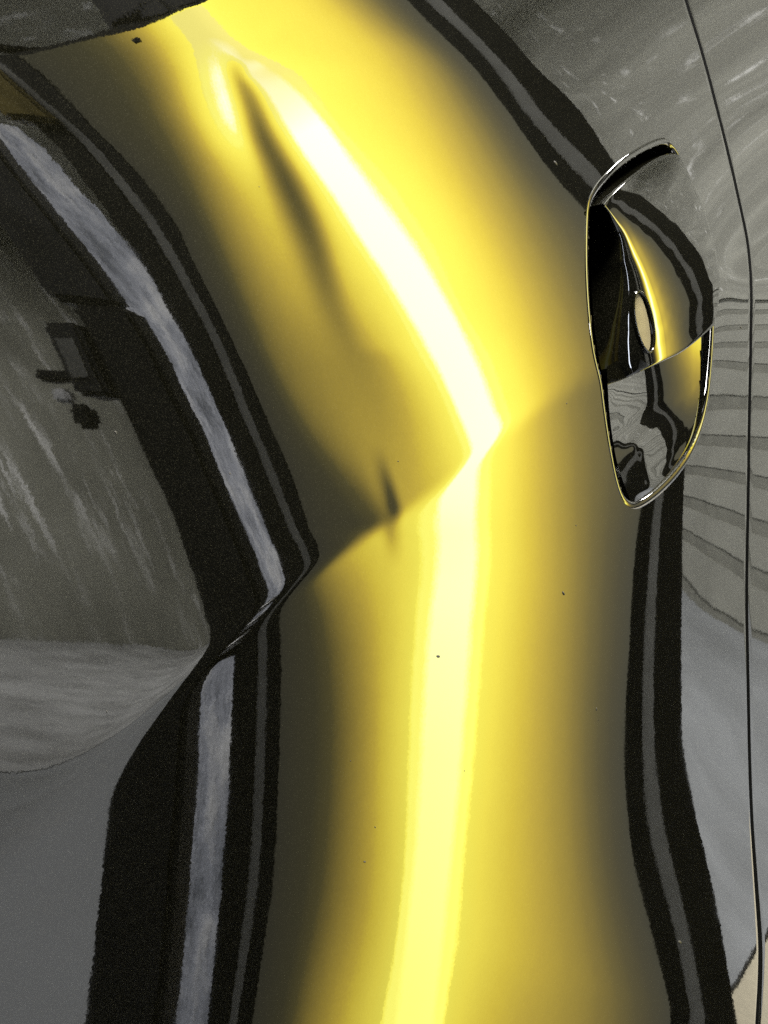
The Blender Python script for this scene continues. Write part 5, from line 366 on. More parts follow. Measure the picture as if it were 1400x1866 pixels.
[13,12,1,1,-1,0,0,0,0,1,-1,-6,5,-5,3,2,1,1,-2,1,-1,1,2,-3,0,2,-1,-1,4,-4,1,1,-1,3,-28,1,13,35,14,-42,3,2,-2,2,-2,2,-1,-2,2,1,-1,-1,1,0,-1,3,-3,1,0,-2,4,-3,3,-4,1,2,-3,1,1,-1,1,-1,1,0,2,-2,0,0,2,-2,-2,3,0,0,-2,2,-1,-1,3,-2,-1,3,-3,4,-8,9,-4,0,5,-9,6,1,-9,8,-1,-5,8,-3,-4,3,2,-5,4,-2,0,2,-1,1,0,-1,1,-2,3,-3,0,2,0,-1,-1,2,-1,0,0,0,2,-3,1,0,0,1,-2,2,-1,0,0,0,-1,0,2,-2,2,-2,1,0,-1,1,0,0,-2,4,-3,-1,2,1,-3,3,-1,-1,-1,2,0,1,-3,2,1,-1,0,0,0,-1,0,2,-1,0,0,-1,0,2,-1,1],
[13,13,1,-3,3,-1,0,-1,4,-9,2,1,-1,3,2,-1,0,-1,1,0,0,1,-3,3,0,-1,0,1,-3,4,-3,4,-17,-25,45,9,13,-22,-10,4,0,-1,3,-3,2,-3,1,2,-1,-1,2,-1,0,1,-1,0,0,-1,0,2,-2,1,-3,5,-3,1,0,0,-2,2,0,0,1,0,-1,-1,3,-3,2,-1,1,-1,1,-3,3,-2,2,2,-4,0,5,-9,8,-6,8,-6,0,5,-8,7,-3,-5,10,-5,-2,6,-8,2,5,-4,-2,7,-6,3,0,-1,-1,2,0,0,-2,1,-2,4,0,-3,1,0,0,-1,1,2,-2,1,-3,3,0,-1,0,-1,3,-4,2,0,0,-1,1,1,-2,1,-1,1,-1,2,-3,4,-2,-1,2,-3,2,0,-1,1,0,-1,0,1,1,-3,2,-1,3,-2,-1,2,-1,-1,1,-1,2,-2,1,-1,2,-1,1,-3,2,-2],
[13,13,-1,2,-2,0,3,-3,-9,8,0,3,-3,4,-4,2,0,0,1,-2,1,0,1,-1,0,0,-1,1,2,-4,0,-38,33,38,-17,-4,-13,3,-1,1,0,1,-3,2,0,0,0,1,-2,2,-2,1,1,-2,2,-3,2,0,0,-1,1,0,1,-3,2,-1,0,1,0,0,-1,4,-4,1,0,2,-3,3,-4,2,1,-1,-1,3,-2,1,0,-3,2,2,-7,11,-7,2,-3,2,6,-10,8,-4,-3,7,-6,-2,8,-8,5,3,-7,3,3,-7,5,-2,1,-1,5,-4,-1,1,1,-1,2,-2,-3,3,1,-1,1,0,-1,-1,2,-1,1,0,-3,3,-1,-1,0,2,-1,0,-1,2,-2,0,1,1,-2,0,3,-4,4,-4,2,0,0,0,-1,0,2,-3,3,-1,-1,0,0,1,0,-1,2,-1,1,-2,1,0,0,0,-1,1,0,1,-3,3,-3,3,-1,1],
[13,13,-1,1,-1,3,-11,3,7,-1,-1,0,3,-4,3,-1,-1,1,-1,1,2,-3,1,0,0,0,3,-5,-4,-17,-4,64,-18,-17,-2,-1,2,-2,1,1,-1,-2,3,-1,-1,1,0,-1,2,-2,1,1,-2,1,-1,2,-1,0,-1,2,-2,0,1,0,0,-2,3,-2,2,-1,1,-3,3,0,0,-2,2,-2,3,-2,-1,2,-1,0,1,-2,2,-1,1,-2,5,-8,3,5,-5,4,-8,8,-2,-6,10,-6,0,7,-11,7,-1,-6,5,2,-6,7,-2,0,-2,4,-5,3,0,0,-3,2,-1,-1,6,-2,-4,3,-1,0,0,1,-1,0,0,-1,3,-4,2,2,-3,1,-1,0,2,-1,-1,1,0,-2,3,0,-4,3,0,1,-2,3,-3,1,0,0,-2,2,-1,1,0,0,0,-1,0,2,-2,1,0,0,0,1,-3,2,0,0,-1,0,3,-3,1,0,-1,1],
[12,12,0,-2,-2,-4,9,0,-2,0,1,0,0,0,-1,1,0,0,0,1,-3,4,-2,0,1,0,-15,2,-9,39,13,-33,1,2,-1,0,-2,2,1,-2,1,2,-3,0,0,2,-1,-1,1,1,0,-2,1,0,0,0,-2,2,1,-3,2,0,-1,0,1,2,-4,2,0,1,0,-1,2,-3,0,2,-2,2,-2,3,-2,0,0,0,1,1,-5,5,-3,1,-1,2,3,-9,9,-6,5,-1,-7,11,-10,3,3,-6,6,-2,-1,4,-2,-4,7,-6,0,3,1,-4,3,0,-1,-1,2,-2,2,2,-6,1,5,-3,0,0,2,-2,0,0,0,0,-1,3,-3,-1,3,-2,2,-1,-1,-1,4,-3,1,0,-1,0,3,-2,-1,0,2,-2,1,0,0,0,-1,1,-1,1,0,0,-1,1,0,-1,1,0,0,1,-1,-2,3,-1,0,-1,2,-1,-3,4,-1,-1,0,2],
[14,9,1,0,3,1,0,-2,3,-1,0,0,-2,2,0,0,0,-1,2,-2,3,-4,3,3,-16,-7,17,6,24,-24,-6,1,1,-2,2,-1,3,-2,-2,3,-1,-2,2,1,0,-3,2,2,-3,0,1,0,1,-2,1,-1,2,-2,-1,3,-2,1,0,1,-3,1,3,-1,-2,1,0,2,-4,4,-1,-1,0,-1,3,-4,3,-2,3,-1,-2,-1,5,-5,2,2,-3,3,-6,9,-7,4,-2,-4,9,-9,6,0,-4,5,-4,0,2,-4,3,3,-6,4,2,-4,1,2,-2,-1,2,-2,1,1,-1,-3,6,-1,-4,3,0,0,-3,2,0,1,-1,0,0,-2,3,-1,0,0,-1,1,0,0,-2,3,-2,1,0,1,-3,3,-1,-1,2,-2,2,-1,-1,0,2,-3,4,-3,0,0,1,0,-1,2,-2,1,0,1,-2,1,0,-1,0,1,0,-1,3,-4,2,1,-1,-1],
[3,2,-1,1,0,2,-2,3,-4,2,0,-1,2,-1,0,-1,1,0,-1,2,-2,5,-10,-20,27,12,1,-5,-13,4,-2,2,0,1,-2,2,-3,2,2,-4,1,3,-2,-1,0,1,1,-3,3,0,-2,1,-1,2,-3,2,-1,2,0,-3,3,-2,0,0,2,0,-1,-1,3,-1,0,-3,4,-4,2,-1,3,-1,-3,3,0,0,-1,-2,3,0,-2,2,2,-7,6,-4,5,-4,2,0,-2,5,-9,8,-2,-4,5,-5,3,2,-4,5,-2,-3,3,0,-3,3,0,-2,2,-1,-1,2,-2,0,1,5,-7,2,2,-2,0,0,1,-1,0,-1,1,0,-1,2,-2,2,-3,2,-1,1,-1,2,-1,-1,1,0,0,-2,4,-4,2,2,-3,2,-1,-2,3,0,-3,2,-1,1,1,-1,-2,3,-1,-1,1,0,0,-2,3,0,-2,1,0,1,-3,2,-2,2,1,-3,3,0],
[0,-1,2,-1,1,-3,2,-1,2,-2,1,1,-3,1,1,-1,1,0,1,0,-3,-18,13,29,-12,-7,-4,0,1,-1,1,0,-1,1,0,-1,1,0,-1,2,0,-3,2,0,0,1,-2,1,1,-2,1,0,-1,1,1,-2,1,-1,-1,2,-1,1,1,-1,1,-2,1,3,-3,-1,1,1,-2,2,-1,2,-3,1,1,-1,-1,3,-4,4,-4,3,0,-1,-3,7,-6,4,-2,0,1,-4,5,-5,7,-5,-2,7,-4,-1,5,-8,5,-1,-2,2,3,-5,4,-1,-3,4,-3,1,0,0,1,1,0,-6,6,-1,-1,0,0,0,0,0,1,-2,1,-1,2,-3,2,-1,2,-2,2,-2,1,-1,1,0,-1,1,0,2,-4,3,-1,-1,1,0,0,1,-2,-1,3,0,-2,0,0,1,1,-3,3,-1,-1,1,0,0,0,-1,2,-2,1,-1,2,-2,1,-1,0,1,1,-2],
[0,1,-3,3,-3,3,-1,-1,1,1,-3,1,3,-3,-1,3,-2,1,-2,-9,2,28,-8,-11,-2,3,-2,0,0,2,-2,1,0,-1,1,0,1,-2,1,1,-2,1,-1,1,1,-2,0,3,-4,2,0,0,0,-1,0,2,-1,-2,3,-1,-1,2,-3,4,-3,3,-1,-2,1,1,-2,2,-1,1,-1,-1,1,0,1,-1,1,-3,4,-3,3,-2,-1,1,0,-2,5,-3,-1,3,-3,4,-5,3,-1,-2,6,-7,0,8,-11,10,-2,-3,2,2,-7,7,-4,-1,5,-5,2,0,1,-1,0,-1,0,5,-2,-3,1,0,0,0,0,0,-1,1,0,0,-1,2,-2,0,1,1,-3,2,0,0,-1,1,2,-3,1,-2,4,-2,0,-1,2,-1,-1,1,0,0,-1,0,1,1,-1,-1,0,2,-2,0,3,-3,1,0,0,0,-2,3,-2,1,0,-1,0,2,-1,0,-2,2],
[0,-1,2,-2,2,-1,-1,1,-1,0,2,-2,-1,2,1,-4,1,-1,-2,15,3,-16,4,-4,4,-2,0,1,0,-1,2,-3,3,-1,0,0,-2,3,-1,-2,3,0,-1,-1,0,2,-1,-1,1,1,-2,1,0,-1,2,-3,1,2,-2,1,0,-2,5,-5,5,-4,1,1,0,-1,0,0,1,-2,2,-2,2,-1,0,1,-2,1,1,0,-2,0,2,-1,1,0,-2,1,3,-6,4,-3,4,-2,-2,5,-6,4,4,-10,9,-5,-1,3,0,-4,7,-6,2,2,-4,2,1,-1,0,1,0,1,1,-5,0,4,-2,0,0,0,0,-1,0,2,-3,2,0,-1,2,-1,-2,1,2,-1,0,-1,3,-3,-1,3,-1,1,-3,2,0,2,-4,3,-1,0,-1,1,0,0,0,0,0,-1,1,-1,1,1,-2,1,-1,2,-2,1,0,-1,2,-1,-2,3,-2,0,0,1,0,1],
[0,-1,2,-2,0,1,0,1,-1,-1,1,0,-2,0,-2,5,1,2,4,-7,-5,4,-2,4,-4,1,2,-1,-1,1,-1,3,-3,0,1,0,1,-1,-1,1,0,-2,3,0,-2,0,2,-2,1,-1,3,-4,2,1,-3,2,0,-1,0,0,2,1,-2,1,-3,4,-1,-2,0,2,0,-1,0,0,-1,3,-3,3,-3,1,0,2,-4,2,1,0,-3,3,-1,1,-2,2,-3,4,-1,0,-2,-1,5,-5,3,1,-7,9,-5,1,2,-2,-1,4,-6,3,1,-2,1,2,-3,2,0,0,0,-1,-2,5,-2,-2,1,0,0,-1,0,1,0,-1,2,-1,-2,2,-1,1,1,-2,1,-1,1,1,-3,3,-1,1,-2,1,1,-1,0,-1,2,-3,3,-1,-1,2,-2,1,-1,1,-1,2,-1,-1,1,1,-2,2,-2,0,1,0,0,0,-1,0,1,-1,2,-2,1,0,1,-3],
[-1,0,-3,3,0,-2,1,-1,0,2,-3,1,1,0,4,0,-2,-1,-3,0,3,-3,2,-1,1,1,-3,2,1,-3,2,0,-1,2,-1,0,0,-2,3,0,-2,2,-2,0,2,-1,-1,1,1,-1,-3,5,-3,-1,3,-1,-1,0,2,0,-2,1,-1,3,0,-3,1,0,2,-3,2,-2,1,1,-1,0,1,-3,3,-1,2,-4,4,-3,2,-3,4,-3,2,-2,3,-3,2,-1,-3,4,-2,5,-8,6,0,-5,8,-7,3,0,-3,2,2,-5,4,1,-4,3,-1,-2,4,0,-1,1,-4,3,1,-4,2,0,0,0,-1,1,0,0,0,-1,0,-1,3,0,-2,0,1,1,-1,0,-1,1,0,0,1,-3,3,-1,0,-1,1,0,0,2,-4,2,1,-3,3,-1,1,-3,3,-3,2,2,-2,-2,3,-3,3,-1,0,-1,1,-1,2,-2,2,-2,-1,3,-2,1,-2,3],
[0,0,0,-1,0,1,1,-2,2,-2,2,-1,1,1,0,-3,1,-1,1,-1,0,2,-1,-2,3,-3,2,0,-1,3,-2,-2,4,-2,-1,0,1,2,-4,2,-1,1,1,-1,0,-1,1,0,-1,0,3,-4,2,1,-2,0,1,1,-2,0,2,-1,2,-2,-1,2,-2,3,-3,2,-2,2,-2,1,2,-2,0,1,-1,0,-1,3,-4,4,-5,6,-3,0,-1,2,-2,2,-1,-1,5,-7,4,-3,4,-1,-4,7,-7,4,0,-3,5,-2,-3,5,-3,-3,5,-3,1,3,-3,1,-1,-3,8,-6,0,3,-2,0,-1,-1,2,0,0,-1,-1,3,-1,1,-1,-2,2,1,-2,0,0,2,0,-2,2,-2,1,1,-1,-1,0,3,-2,0,0,-1,2,-3,2,0,0,0,-1,2,-3,4,-3,0,1,1,-1,0,-1,0,1,0,0,1,-3,3,-4,4,0,-3,2,-1,2,-1],
[-1,-1,0,0,1,-1,-2,3,-1,0,0,0,2,0,-2,0,0,-1,0,1,0,-1,0,2,-2,1,1,-2,1,-1,1,1,-2,0,2,-1,0,-2,4,-4,4,-2,-2,2,-1,3,-2,-1,0,2,-3,2,0,-1,0,2,-2,1,1,-1,0,2,-2,-2,3,0,0,-1,0,0,0,0,1,-1,-1,2,-2,2,-1,1,-1,-1,2,-3,5,-5,1,3,-2,0,1,-1,-1,2,-5,8,-4,0,2,-5,7,-6,4,0,-5,6,-5,0,4,-4,1,4,-4,1,3,-4,3,-2,2,1,-7,6,-2,-2,2,-1,1,1,-2,1,-2,2,1,-3,2,0,-2,2,2,-4,3,-1,1,-1,-2,3,-1,1,-2,0,1,1,0,-2,0,1,0,1,-2,2,-2,1,0,-1,1,-1,3,-4,3,-1,1,-2,0,2,-2,2,-3,2,0,-1,2,-3,3,-3,3,-1,-1,2,-2,0],
[0,-2,3,0,-3,2,1,-1,-1,2,-1,3,-3,1,-2,1,-1,1,0,-1,0,2,-2,1,-1,2,-2,1,0,0,0,0,-1,2,-2,2,-2,2,-3,3,-2,1,1,-1,0,-2,1,2,0,-3,3,-1,-1,0,2,-3,4,-3,1,2,-2,-2,2,3,-3,-1,2,-2,1,0,0,1,0,-1,0,-1,3,-3,2,-2,2,-2,2,0,-3,3,0,-3,4,-3,1,-1,3,-2,3,-6,3,1,-3,6,-6,3,-1,-3,7,-5,2,1,-4,2,2,-5,5,0,-4,5,-3,1,-1,-1,3,-3,1,0,-1,0,0,0,1,-1,2,-1,-1,2,-2,-1,4,-1,-4,5,-4,3,-2,1,2,-3,0,1,1,0,-2,1,0,-1,2,-2,1,-1,2,-1,1,0,-2,1,-1,1,-1,2,-2,1,-1,2,-1,0,0,-2,3,-2,1,0,-1,1,-1,2,-3,2,1,-3,3,-2],
[-1,1,-3,-1,3,-1,0,0,1,-2,3,-2,1,-3,3,-1,-1,1,-1,1,0,-1,2,-2,1,0,0,0,1,-2,1,0,0,-1,1,-1,2,-2,2,-1,0,-1,1,0,0,0,0,0,-2,2,-1,1,0,1,-2,2,-2,2,-1,-1,2,0,-1,-1,2,-1,0,0,1,-2,3,-3,1,1,0,-1,0,0,-1,2,-3,4,-4,3,0,-1,0,2,-4,3,-1,1,-3,2,-1,2,1,-3,3,-4,4,-1,-1,3,-6,3,0,-1,2,-1,-1,4,-5,2,5,-6,3,-2,-1,2,-3,1,1,0,-1,2,-1,-1,0,0,1,-1,2,-3,3,1,-3,-1,3,-1,1,-2,2,-3,2,1,0,-2,0,1,1,-2,1,1,-1,1,-3,3,-2,1,0,-1,1,1,-1,0,-2,3,0,-1,-1,1,1,-3,2,-1,1,1,-3,3,-1,-1,1,0,0,0,-2,3,-2,1],
[-1,-2,1,2,-2,0,0,-1,1,2,-3,0,2,1,-3,0,2,-2,1,0,0,-1,0,2,-1,-1,1,0,-2,4,-3,0,2,-1,0,1,-3,2,0,0,-1,3,-3,1,0,-1,2,-4,4,-1,0,-1,1,-1,2,0,-1,0,1,-1,-1,1,1,0,-1,0,-1,1,-1,4,-5,4,-3,1,-1,3,-3,2,0,-2,3,-3,2,-3,3,-1,0,-2,5,-4,1,0,1,0,-1,1,-3,4,-3,3,-3,0,2,-3,4,0,-4,3,-1,0,1,-2,4,0,-6,6,-4,2,-1,-3,3,2,-3,-1,2,-2,2,0,1,-1,-1,1,-1,2,-3,2,0,1,-1,-1,2,-1,-1,3,-3,0,1,0,2,-3,0,2,-1,-1,1,-1,3,-2,0,0,-1,2,-1,-2,2,-1,3,-4,3,-1,1,-2,0,1,0,1,-3,1,2,-2,1,0,0,-1,2,-3,3,-2,0,0],
[-1,-1,0,-1,1,0,0,2,-2,-1,2,1,-4,1,1,1,-3,2,0,0,-1,2,0,-2,1,0,0,0,1,-3,3,-1,-1,2,-1,-2,3,0,-2,0,2,-3,3,-2,0,2,-3,4,-4,3,-2,1,1,0,-2,1,0,1,-2,1,1,1,-3,0,0,1,1,0,0,-3,4,-3,2,-1,1,-3,3,-1,-1,1,0,0,0,2,-3,2,0,0,-4,5,-1,-2,2,-2,2,-2,3,-3,2,-1,1,1,-3,2,-1,-4,7,-5,1,3,-2,2,-1,-2,4,-3,2,-4,0,2,1,-5,4,2,-3,2,-3,3,-3,2,0,0,0,0,1,-3,3,-1,0,0,-1,2,-1,-1,2,0,-2,2,-3,2,2,-3,0,2,-2,1,0,-1,1,0,2,-3,0,2,-2,1,0,1,-2,0,1,1,0,-1,-1,-1,2,0,1,-2,0,1,0,0,-2,4,-4,2,1,-2],
[-2,-1,0,-2,2,-1,0,-1,1,1,-1,-2,4,-2,0,-1,2,-1,-1,1,0,-1,1,0,0,0,0,-1,1,0,0,0,0,-1,0,2,-1,-1,1,1,-2,2,-2,1,1,-2,0,0,3,-4,3,0,-3,2,1,-1,1,-2,2,0,-1,-2,2,1,-1,1,-2,1,0,1,-1,0,1,-2,1,1,-1,0,1,-1,-1,2,0,-2,2,-2,0,2,0,-1,-2,5,-4,2,-2,3,-3,2,0,-2,1,-2,2,1,-2,4,-6,5,1,-5,3,0,0,1,-2,0,-3,3,1,-2,-1,5,-3,-3,3,-1,2,-2,2,-1,-1,1,0,0,0,1,-3,2,1,-1,0,-1,1,1,-2,1,0,0,0,2,-5,4,0,-2,1,1,-2,1,1,-1,-1,0,2,-2,2,-1,-1,2,-1,1,-3,2,-1,1,0,0,0,0,-2,3,-2,1,-1,1,1,-3,3,-2,0,1],
[0,-1,0,3,-4,2,0,1,0,-2,1,1,-2,1,0,-1,1,0,1,-2,2,-1,-2,2,1,-2,1,1,-2,2,-2,1,0,-1,2,-1,0,-1,1,-1,2,-2,1,0,-2,2,2,-2,-2,3,-1,-1,3,-1,-1,-1,1,1,-2,2,-1,-1,2,-2,2,-1,0,0,0,1,-2,1,-1,3,-2,0,0,-1,1,1,0,-2,1,1,-1,0,1,-2,2,-3,5,-5,3,-2,3,-2,0,1,-2,3,-2,1,0,-4,4,-3,4,-2,-3,7,-3,0,-1,0,1,-3,4,-3,-2,4,0,-3,1,2,-1,-1,1,0,-1,1,1,-1,-1,1,-1,1,2,-2,-1,1,0,1,-1,0,0,-1,2,-2,2,-3,4,-3,0,2,-1,0,0,1,-2,1,-1,3,-3,0,1,0,0,-1,2,-2,3,-4,2,1,-2,0,1,0,0,-1,2,-2,1,0,-1,1,-1,1,-1,1],
[-2,-2,0,0,1,-1,1,-2,0,2,-2,2,-1,0,0,1,-2,0,0,2,-2,1,1,0,-3,3,-2,1,0,-1,1,1,-2,1,0,-1,0,2,-1,1,-2,0,1,1,0,-2,-1,2,1,-1,0,1,-2,1,0,1,-1,1,0,-3,1,2,-1,1,-2,1,2,-3,1,-2,4,-1,-1,-1,2,-1,0,1,-1,-1,1,1,-1,0,-1,2,-2,2,-2,3,-4,4,-2,2,-3,0,3,-3,3,-4,2,-1,-1,6,-6,3,0,-2,5,-6,2,1,0,-1,-1,3,-4,1,3,-4,0,4,-3,1,0,1,-2,0,2,-2,1,-1,2,-1,2,-3,0,1,0,0,1,-2,2,-3,4,-2,-1,2,-2,2,-2,2,-1,-1,2,-3,3,-2,2,-1,0,-1,1,1,-2,2,-2,2,-3,3,-1,1,-2,0,1,1,-1,-1,1,-1,0,1,0,-1,1,0,0,0,-1,-2],
[-2,-1,-1,-1,2,-1,-1,1,1,-1,1,-3,3,-1,-2,2,1,-1,1,-3,3,-1,0,-2,3,-1,1,-2,2,-2,1,-2,3,0,-2,1,1,-1,-1,-1,2,2,-2,-2,1,3,-2,0,0,0,0,0,1,-2,2,0,-1,-2,2,0,1,-1,-1,1,2,-3,0,2,-2,3,-4,2,1,0,-2,1,0,0,0,2,-2,0,0,0,0,0,0,0,0,1,-1,-1,1,0,2,-1,-1,1,-3,4,-2,0,2,-7,7,-2,-2,5,-5,4,0,-3,2,-1,0,-2,2,1,-4,4,1,-5,5,-2,-1,0,2,-1,0,0,-1,2,-1,0,-2,4,-3,2,-1,0,-1,1,0,2,-5,4,0,-2,2,-3,3,-2,2,-1,-1,3,-3,1,0,0,0,-1,3,-3,1,-1,3,-3,2,-2,-1,2,1,-1,-1,1,-2,2,0,1,-2,1,-1,2,-2,0,1,0,-1,2],
[-2,-3,2,-1,0,0,1,-1,-1,1,0,1,-3,2,2,-3,0,2,-2,2,-2,1,0,1,-1,-1,0,1,-1,3,-3,2,-2,0,2,-1,-1,0,2,0,-1,-2,2,0,2,-4,3,-1,0,0,0,0,0,1,-1,-1,1,1,-2,3,-3,1,1,-1,-2,3,-2,1,1,-2,3,-2,-1,1,1,-1,0,1,-1,-1,1,1,-2,1,1,-2,2,-2,3,-4,4,-2,2,-4,2,0,0,0,1,-2,0,2,-4,7,-5,1,3,-5,4,-1,-2,2,-3,2,0,1,-1,-2,5,-3,-2,3,-2,0,1,0,-1,2,-2,1,1,-1,0,-1,3,-4,4,-3,1,0,1,-1,-1,0,3,-2,-1,1,-1,3,-3,2,-3,3,-1,0,0,0,-1,1,1,0,-4,4,0,-1,-1,1,-1,2,0,-2,1,-1,2,-3,4,-3,1,-2,2,0,0,-1,2,-1,-1,-1,2,-2],
[-3,-2,-1,0,-1,2,-2,2,0,-2,0,1,1,-1,0,0,1,-3,2,1,-2,1,0,0,-1,2,-1,0,0,-1,2,-3,3,-1,-1,1,1,-1,0,-1,0,3,-3,2,-3,3,-1,0,0,1,-1,1,-1,0,-1,1,0,0,1,-3,3,-1,0,-1,1,0,0,0,1,-1,0,0,1,-1,-1,2,-1,-1,2,0,-1,-2,3,-2,1,1,-2,2,-2,3,-3,2,-3,6,-5,3,-3,1,1,-3,4,-4,5,-6,3,2,-4,4,-2,-1,2,-1,2,-2,0,-2,2,2,-4,0,3,-1,0,0,0,0,0,-1,2,0,-2,1,0,1,-3,4,-4,3,-1,1,-3,3,-1,1,-1,-2,3,-1,1,-2,1,-1,3,-3,2,-3,3,0,-1,-1,0,1,2,-3,0,1,0,0,1,-2,0,2,-3,3,-1,1,-3,3,-3,2,0,-1,2,-1,-2,2,0,0,-2,3],
[-5,-4,-1,2,-2,0,0,0,-1,1,2,-3,1,0,-1,1,-1,3,-2,-2,4,-3,1,-1,2,-2,2,-1,-1,0,0,4,-5,3,-2,2,-3,3,-2,2,0,-3,3,-1,0,0,1,-1,1,-2,1,-1,2,-2,2,0,-1,-1,1,0,0,0,-2,3,0,-2,3,-2,-1,2,-2,1,1,-3,3,-1,1,0,-2,0,1,1,-1,0,0,-1,3,-2,0,-1,3,-2,1,-3,3,-2,3,-2,-2,5,-7,6,-4,4,0,-5,6,-3,0,2,-3,1,-1,0,1,2,-2,-2,2,2,-4,2,-1,2,-1,0,0,0,0,-1,2,-1,-1,2,0,-2,2,-2,1,-1,3,-2,0,-1,0,3,-3,2,-2,1,1,-1,-1,1,-1,3,-3,1,1,-2,1,-1,1,1,-1,0,0,0,-1,1,0,-1,3,-4,2,-1,1,-1,2,-1,-1,2,-3,2,1,-2,0,0,1,-2],
[-3,-4,2,-3,4,-2,0,-1,2,1,-5,5,-2,-1,1,1,-1,-2,2,2,-4,3,-1,0,-1,1,-1,1,1,-1,1,-4,5,-4,4,-3,2,-2,1,0,0,1,-2,1,2,-2,-1,1,-1,1,1,0,-3,4,-3,0,1,1,-1,1,-2,0,3,-4,2,2,-4,2,0,0,1,-1,-1,4,-4,1,0,-1,1,0,0,0,0,1,-1,1,-2,1,1,0,-3,2,1,0,-1,0,-1,1,1,-3,6,-6,3,0,-3,6,-6,2,2,-5,5,-2,-1,3,-4,1,-1,4,-1,-3,4,-4,3,-2,1,0,0,1,-2,2,-1,-1,3,-4,3,-1,0,0,1,-1,-1,0,2,-1,0,0,0,-1,1,1,-2,1,1,-1,1,-2,1,-1,2,-1,-1,2,-2,1,0,1,-1,-1,1,-1,2,-1,-2,3,-2,2,-1,-1,0,0,2,-2,2,-1,-2,2,0,0,-1,1],
[-8,-5,-3,2,-3,1,1,0,-1,-2,4,-4,2,1,0,-3,2,2,-3,0,1,1,-3,4,-2,0,-1,1,0,0,-1,2,-2,2,-2,0,2,-1,1,-2,1,0,2,-3,0,1,0,1,0,-1,0,-2,4,-4,3,-1,0,1,-3,2,0,1,-3,5,-3,-2,4,-2,1,-3,2,1,-2,0,3,-2,-1,2,-1,0,0,0,0,0,-1,3,-2,0,-1,1,1,-1,0,0,-1,2,0,-1,0,1,-3,2,1,-3,5,-4,3,0,-5,6,-4,0,2,-3,3,-2,4,-5,0,2,-1,2,-2,2,0,-1,0,-1,2,-1,0,1,-3,4,-3,1,0,0,0,0,1,-1,-1,2,-1,-1,1,1,-1,-1,2,-1,-1,2,-3,3,0,-1,0,-1,1,0,0,-1,2,-2,1,0,0,0,-1,1,0,0,0,-1,1,0,-1,2,-2,0,1,-1,3,-4,2,-2,2,0],
[-6,-7,2,-1,1,-1,1,-1,0,0,1,-1,0,-1,1,1,-1,-2,4,-3,3,-5,5,-4,2,0,1,-1,-2,3,-1,0,0,0,0,2,-3,1,0,1,-2,1,-1,3,-2,0,1,-3,1,3,-4,4,-4,4,-3,2,-1,-2,4,-4,3,-2,3,-4,2,2,-3,1,-2,4,-3,1,2,-2,-1,1,1,-2,1,1,-2,2,-2,2,1,-5,4,0,0,-3,3,-1,0,0,2,-3,0,2,-1,0,0,3,-4,4,-5,3,-1,-3,6,-5,1,2,-2,1,0,1,-5,4,2,-2,0,1,-1,-1,0,2,-1,1,-2,2,-2,1,2,-4,2,1,0,-1,-1,1,-1,1,1,-2,2,-2,2,-1,0,1,-3,3,-1,-1,3,-3,0,2,-2,2,-1,-1,1,2,-3,1,-1,2,-2,1,-1,2,-1,-1,1,0,-1,0,1,-1,2,0,-2,1,-2,3,-3,3,-2,0],
[-11,-9,-1,1,-1,0,-1,0,0,1,-3,4,-3,2,-2,2,-2,2,-2,2,-3,4,-3,1,0,0,0,-2,4,-3,1,0,0,0,0,-1,2,0,-2,1,2,-2,0,-1,1,1,-3,4,-2,-2,3,-2,3,-4,3,-2,1,0,-1,3,-3,3,-3,2,-1,-2,2,0,1,-1,1,-2,1,1,-1,-1,1,0,1,-3,4,-3,3,-3,0,3,-3,1,-1,4,-5,4,-3,1,0,0,1,-2,2,-1,1,-3,4,-3,3,-2,-1,4,-5,2,1,-3,2,0,-1,0,3,-2,-2,3,-2,1,0,1,0,-2,2,-2,2,-2,2,-1,-1,3,-2,-1,0,1,0,2,-2,0,-1,1,-1,4,-4,-1,3,-2,3,-3,1,1,-2,1,1,-2,1,1,-2,0,2,-3,3,-1,1,-3,4,-3,2,-4,3,0,0,-1,1,0,0,0,0,-1,2,-3,2,0,0,-2,3,-2],
[-12,-10,-1,0,-1,2,-2,1,-1,1,0,-3,3,-1,0,-1,3,-2,-1,0,2,-2,2,-2,1,0,-1,3,-3,1,0,0,0,1,-1,1,-2,0,3,-2,-1,1,0,0,1,-3,4,-3,2,-2,2,-2,0,2,-2,1,0,1,0,-2,2,-3,3,-2,1,1,-2,2,-1,0,0,2,-3,0,1,1,-2,2,-2,3,-2,-1,1,1,-1,0,0,0,1,-3,4,-4,3,-1,-1,3,-3,3,-3,2,-1,3,-5,3,0,-3,4,-5,4,-1,-2,3,-1,-2,2,0,-1,2,0,-1,0,-1,2,-1,-1,2,-1,1,-1,-1,2,-1,0,-1,2,-1,0,1,-1,-2,2,1,-1,1,-1,-2,2,2,-3,2,-2,1,1,-2,1,1,-2,1,1,-3,3,-1,-1,2,-3,3,-1,1,-3,3,-2,2,-1,-1,0,1,0,-1,1,0,-1,2,-2,2,-1,-2,1,3,-4,2],
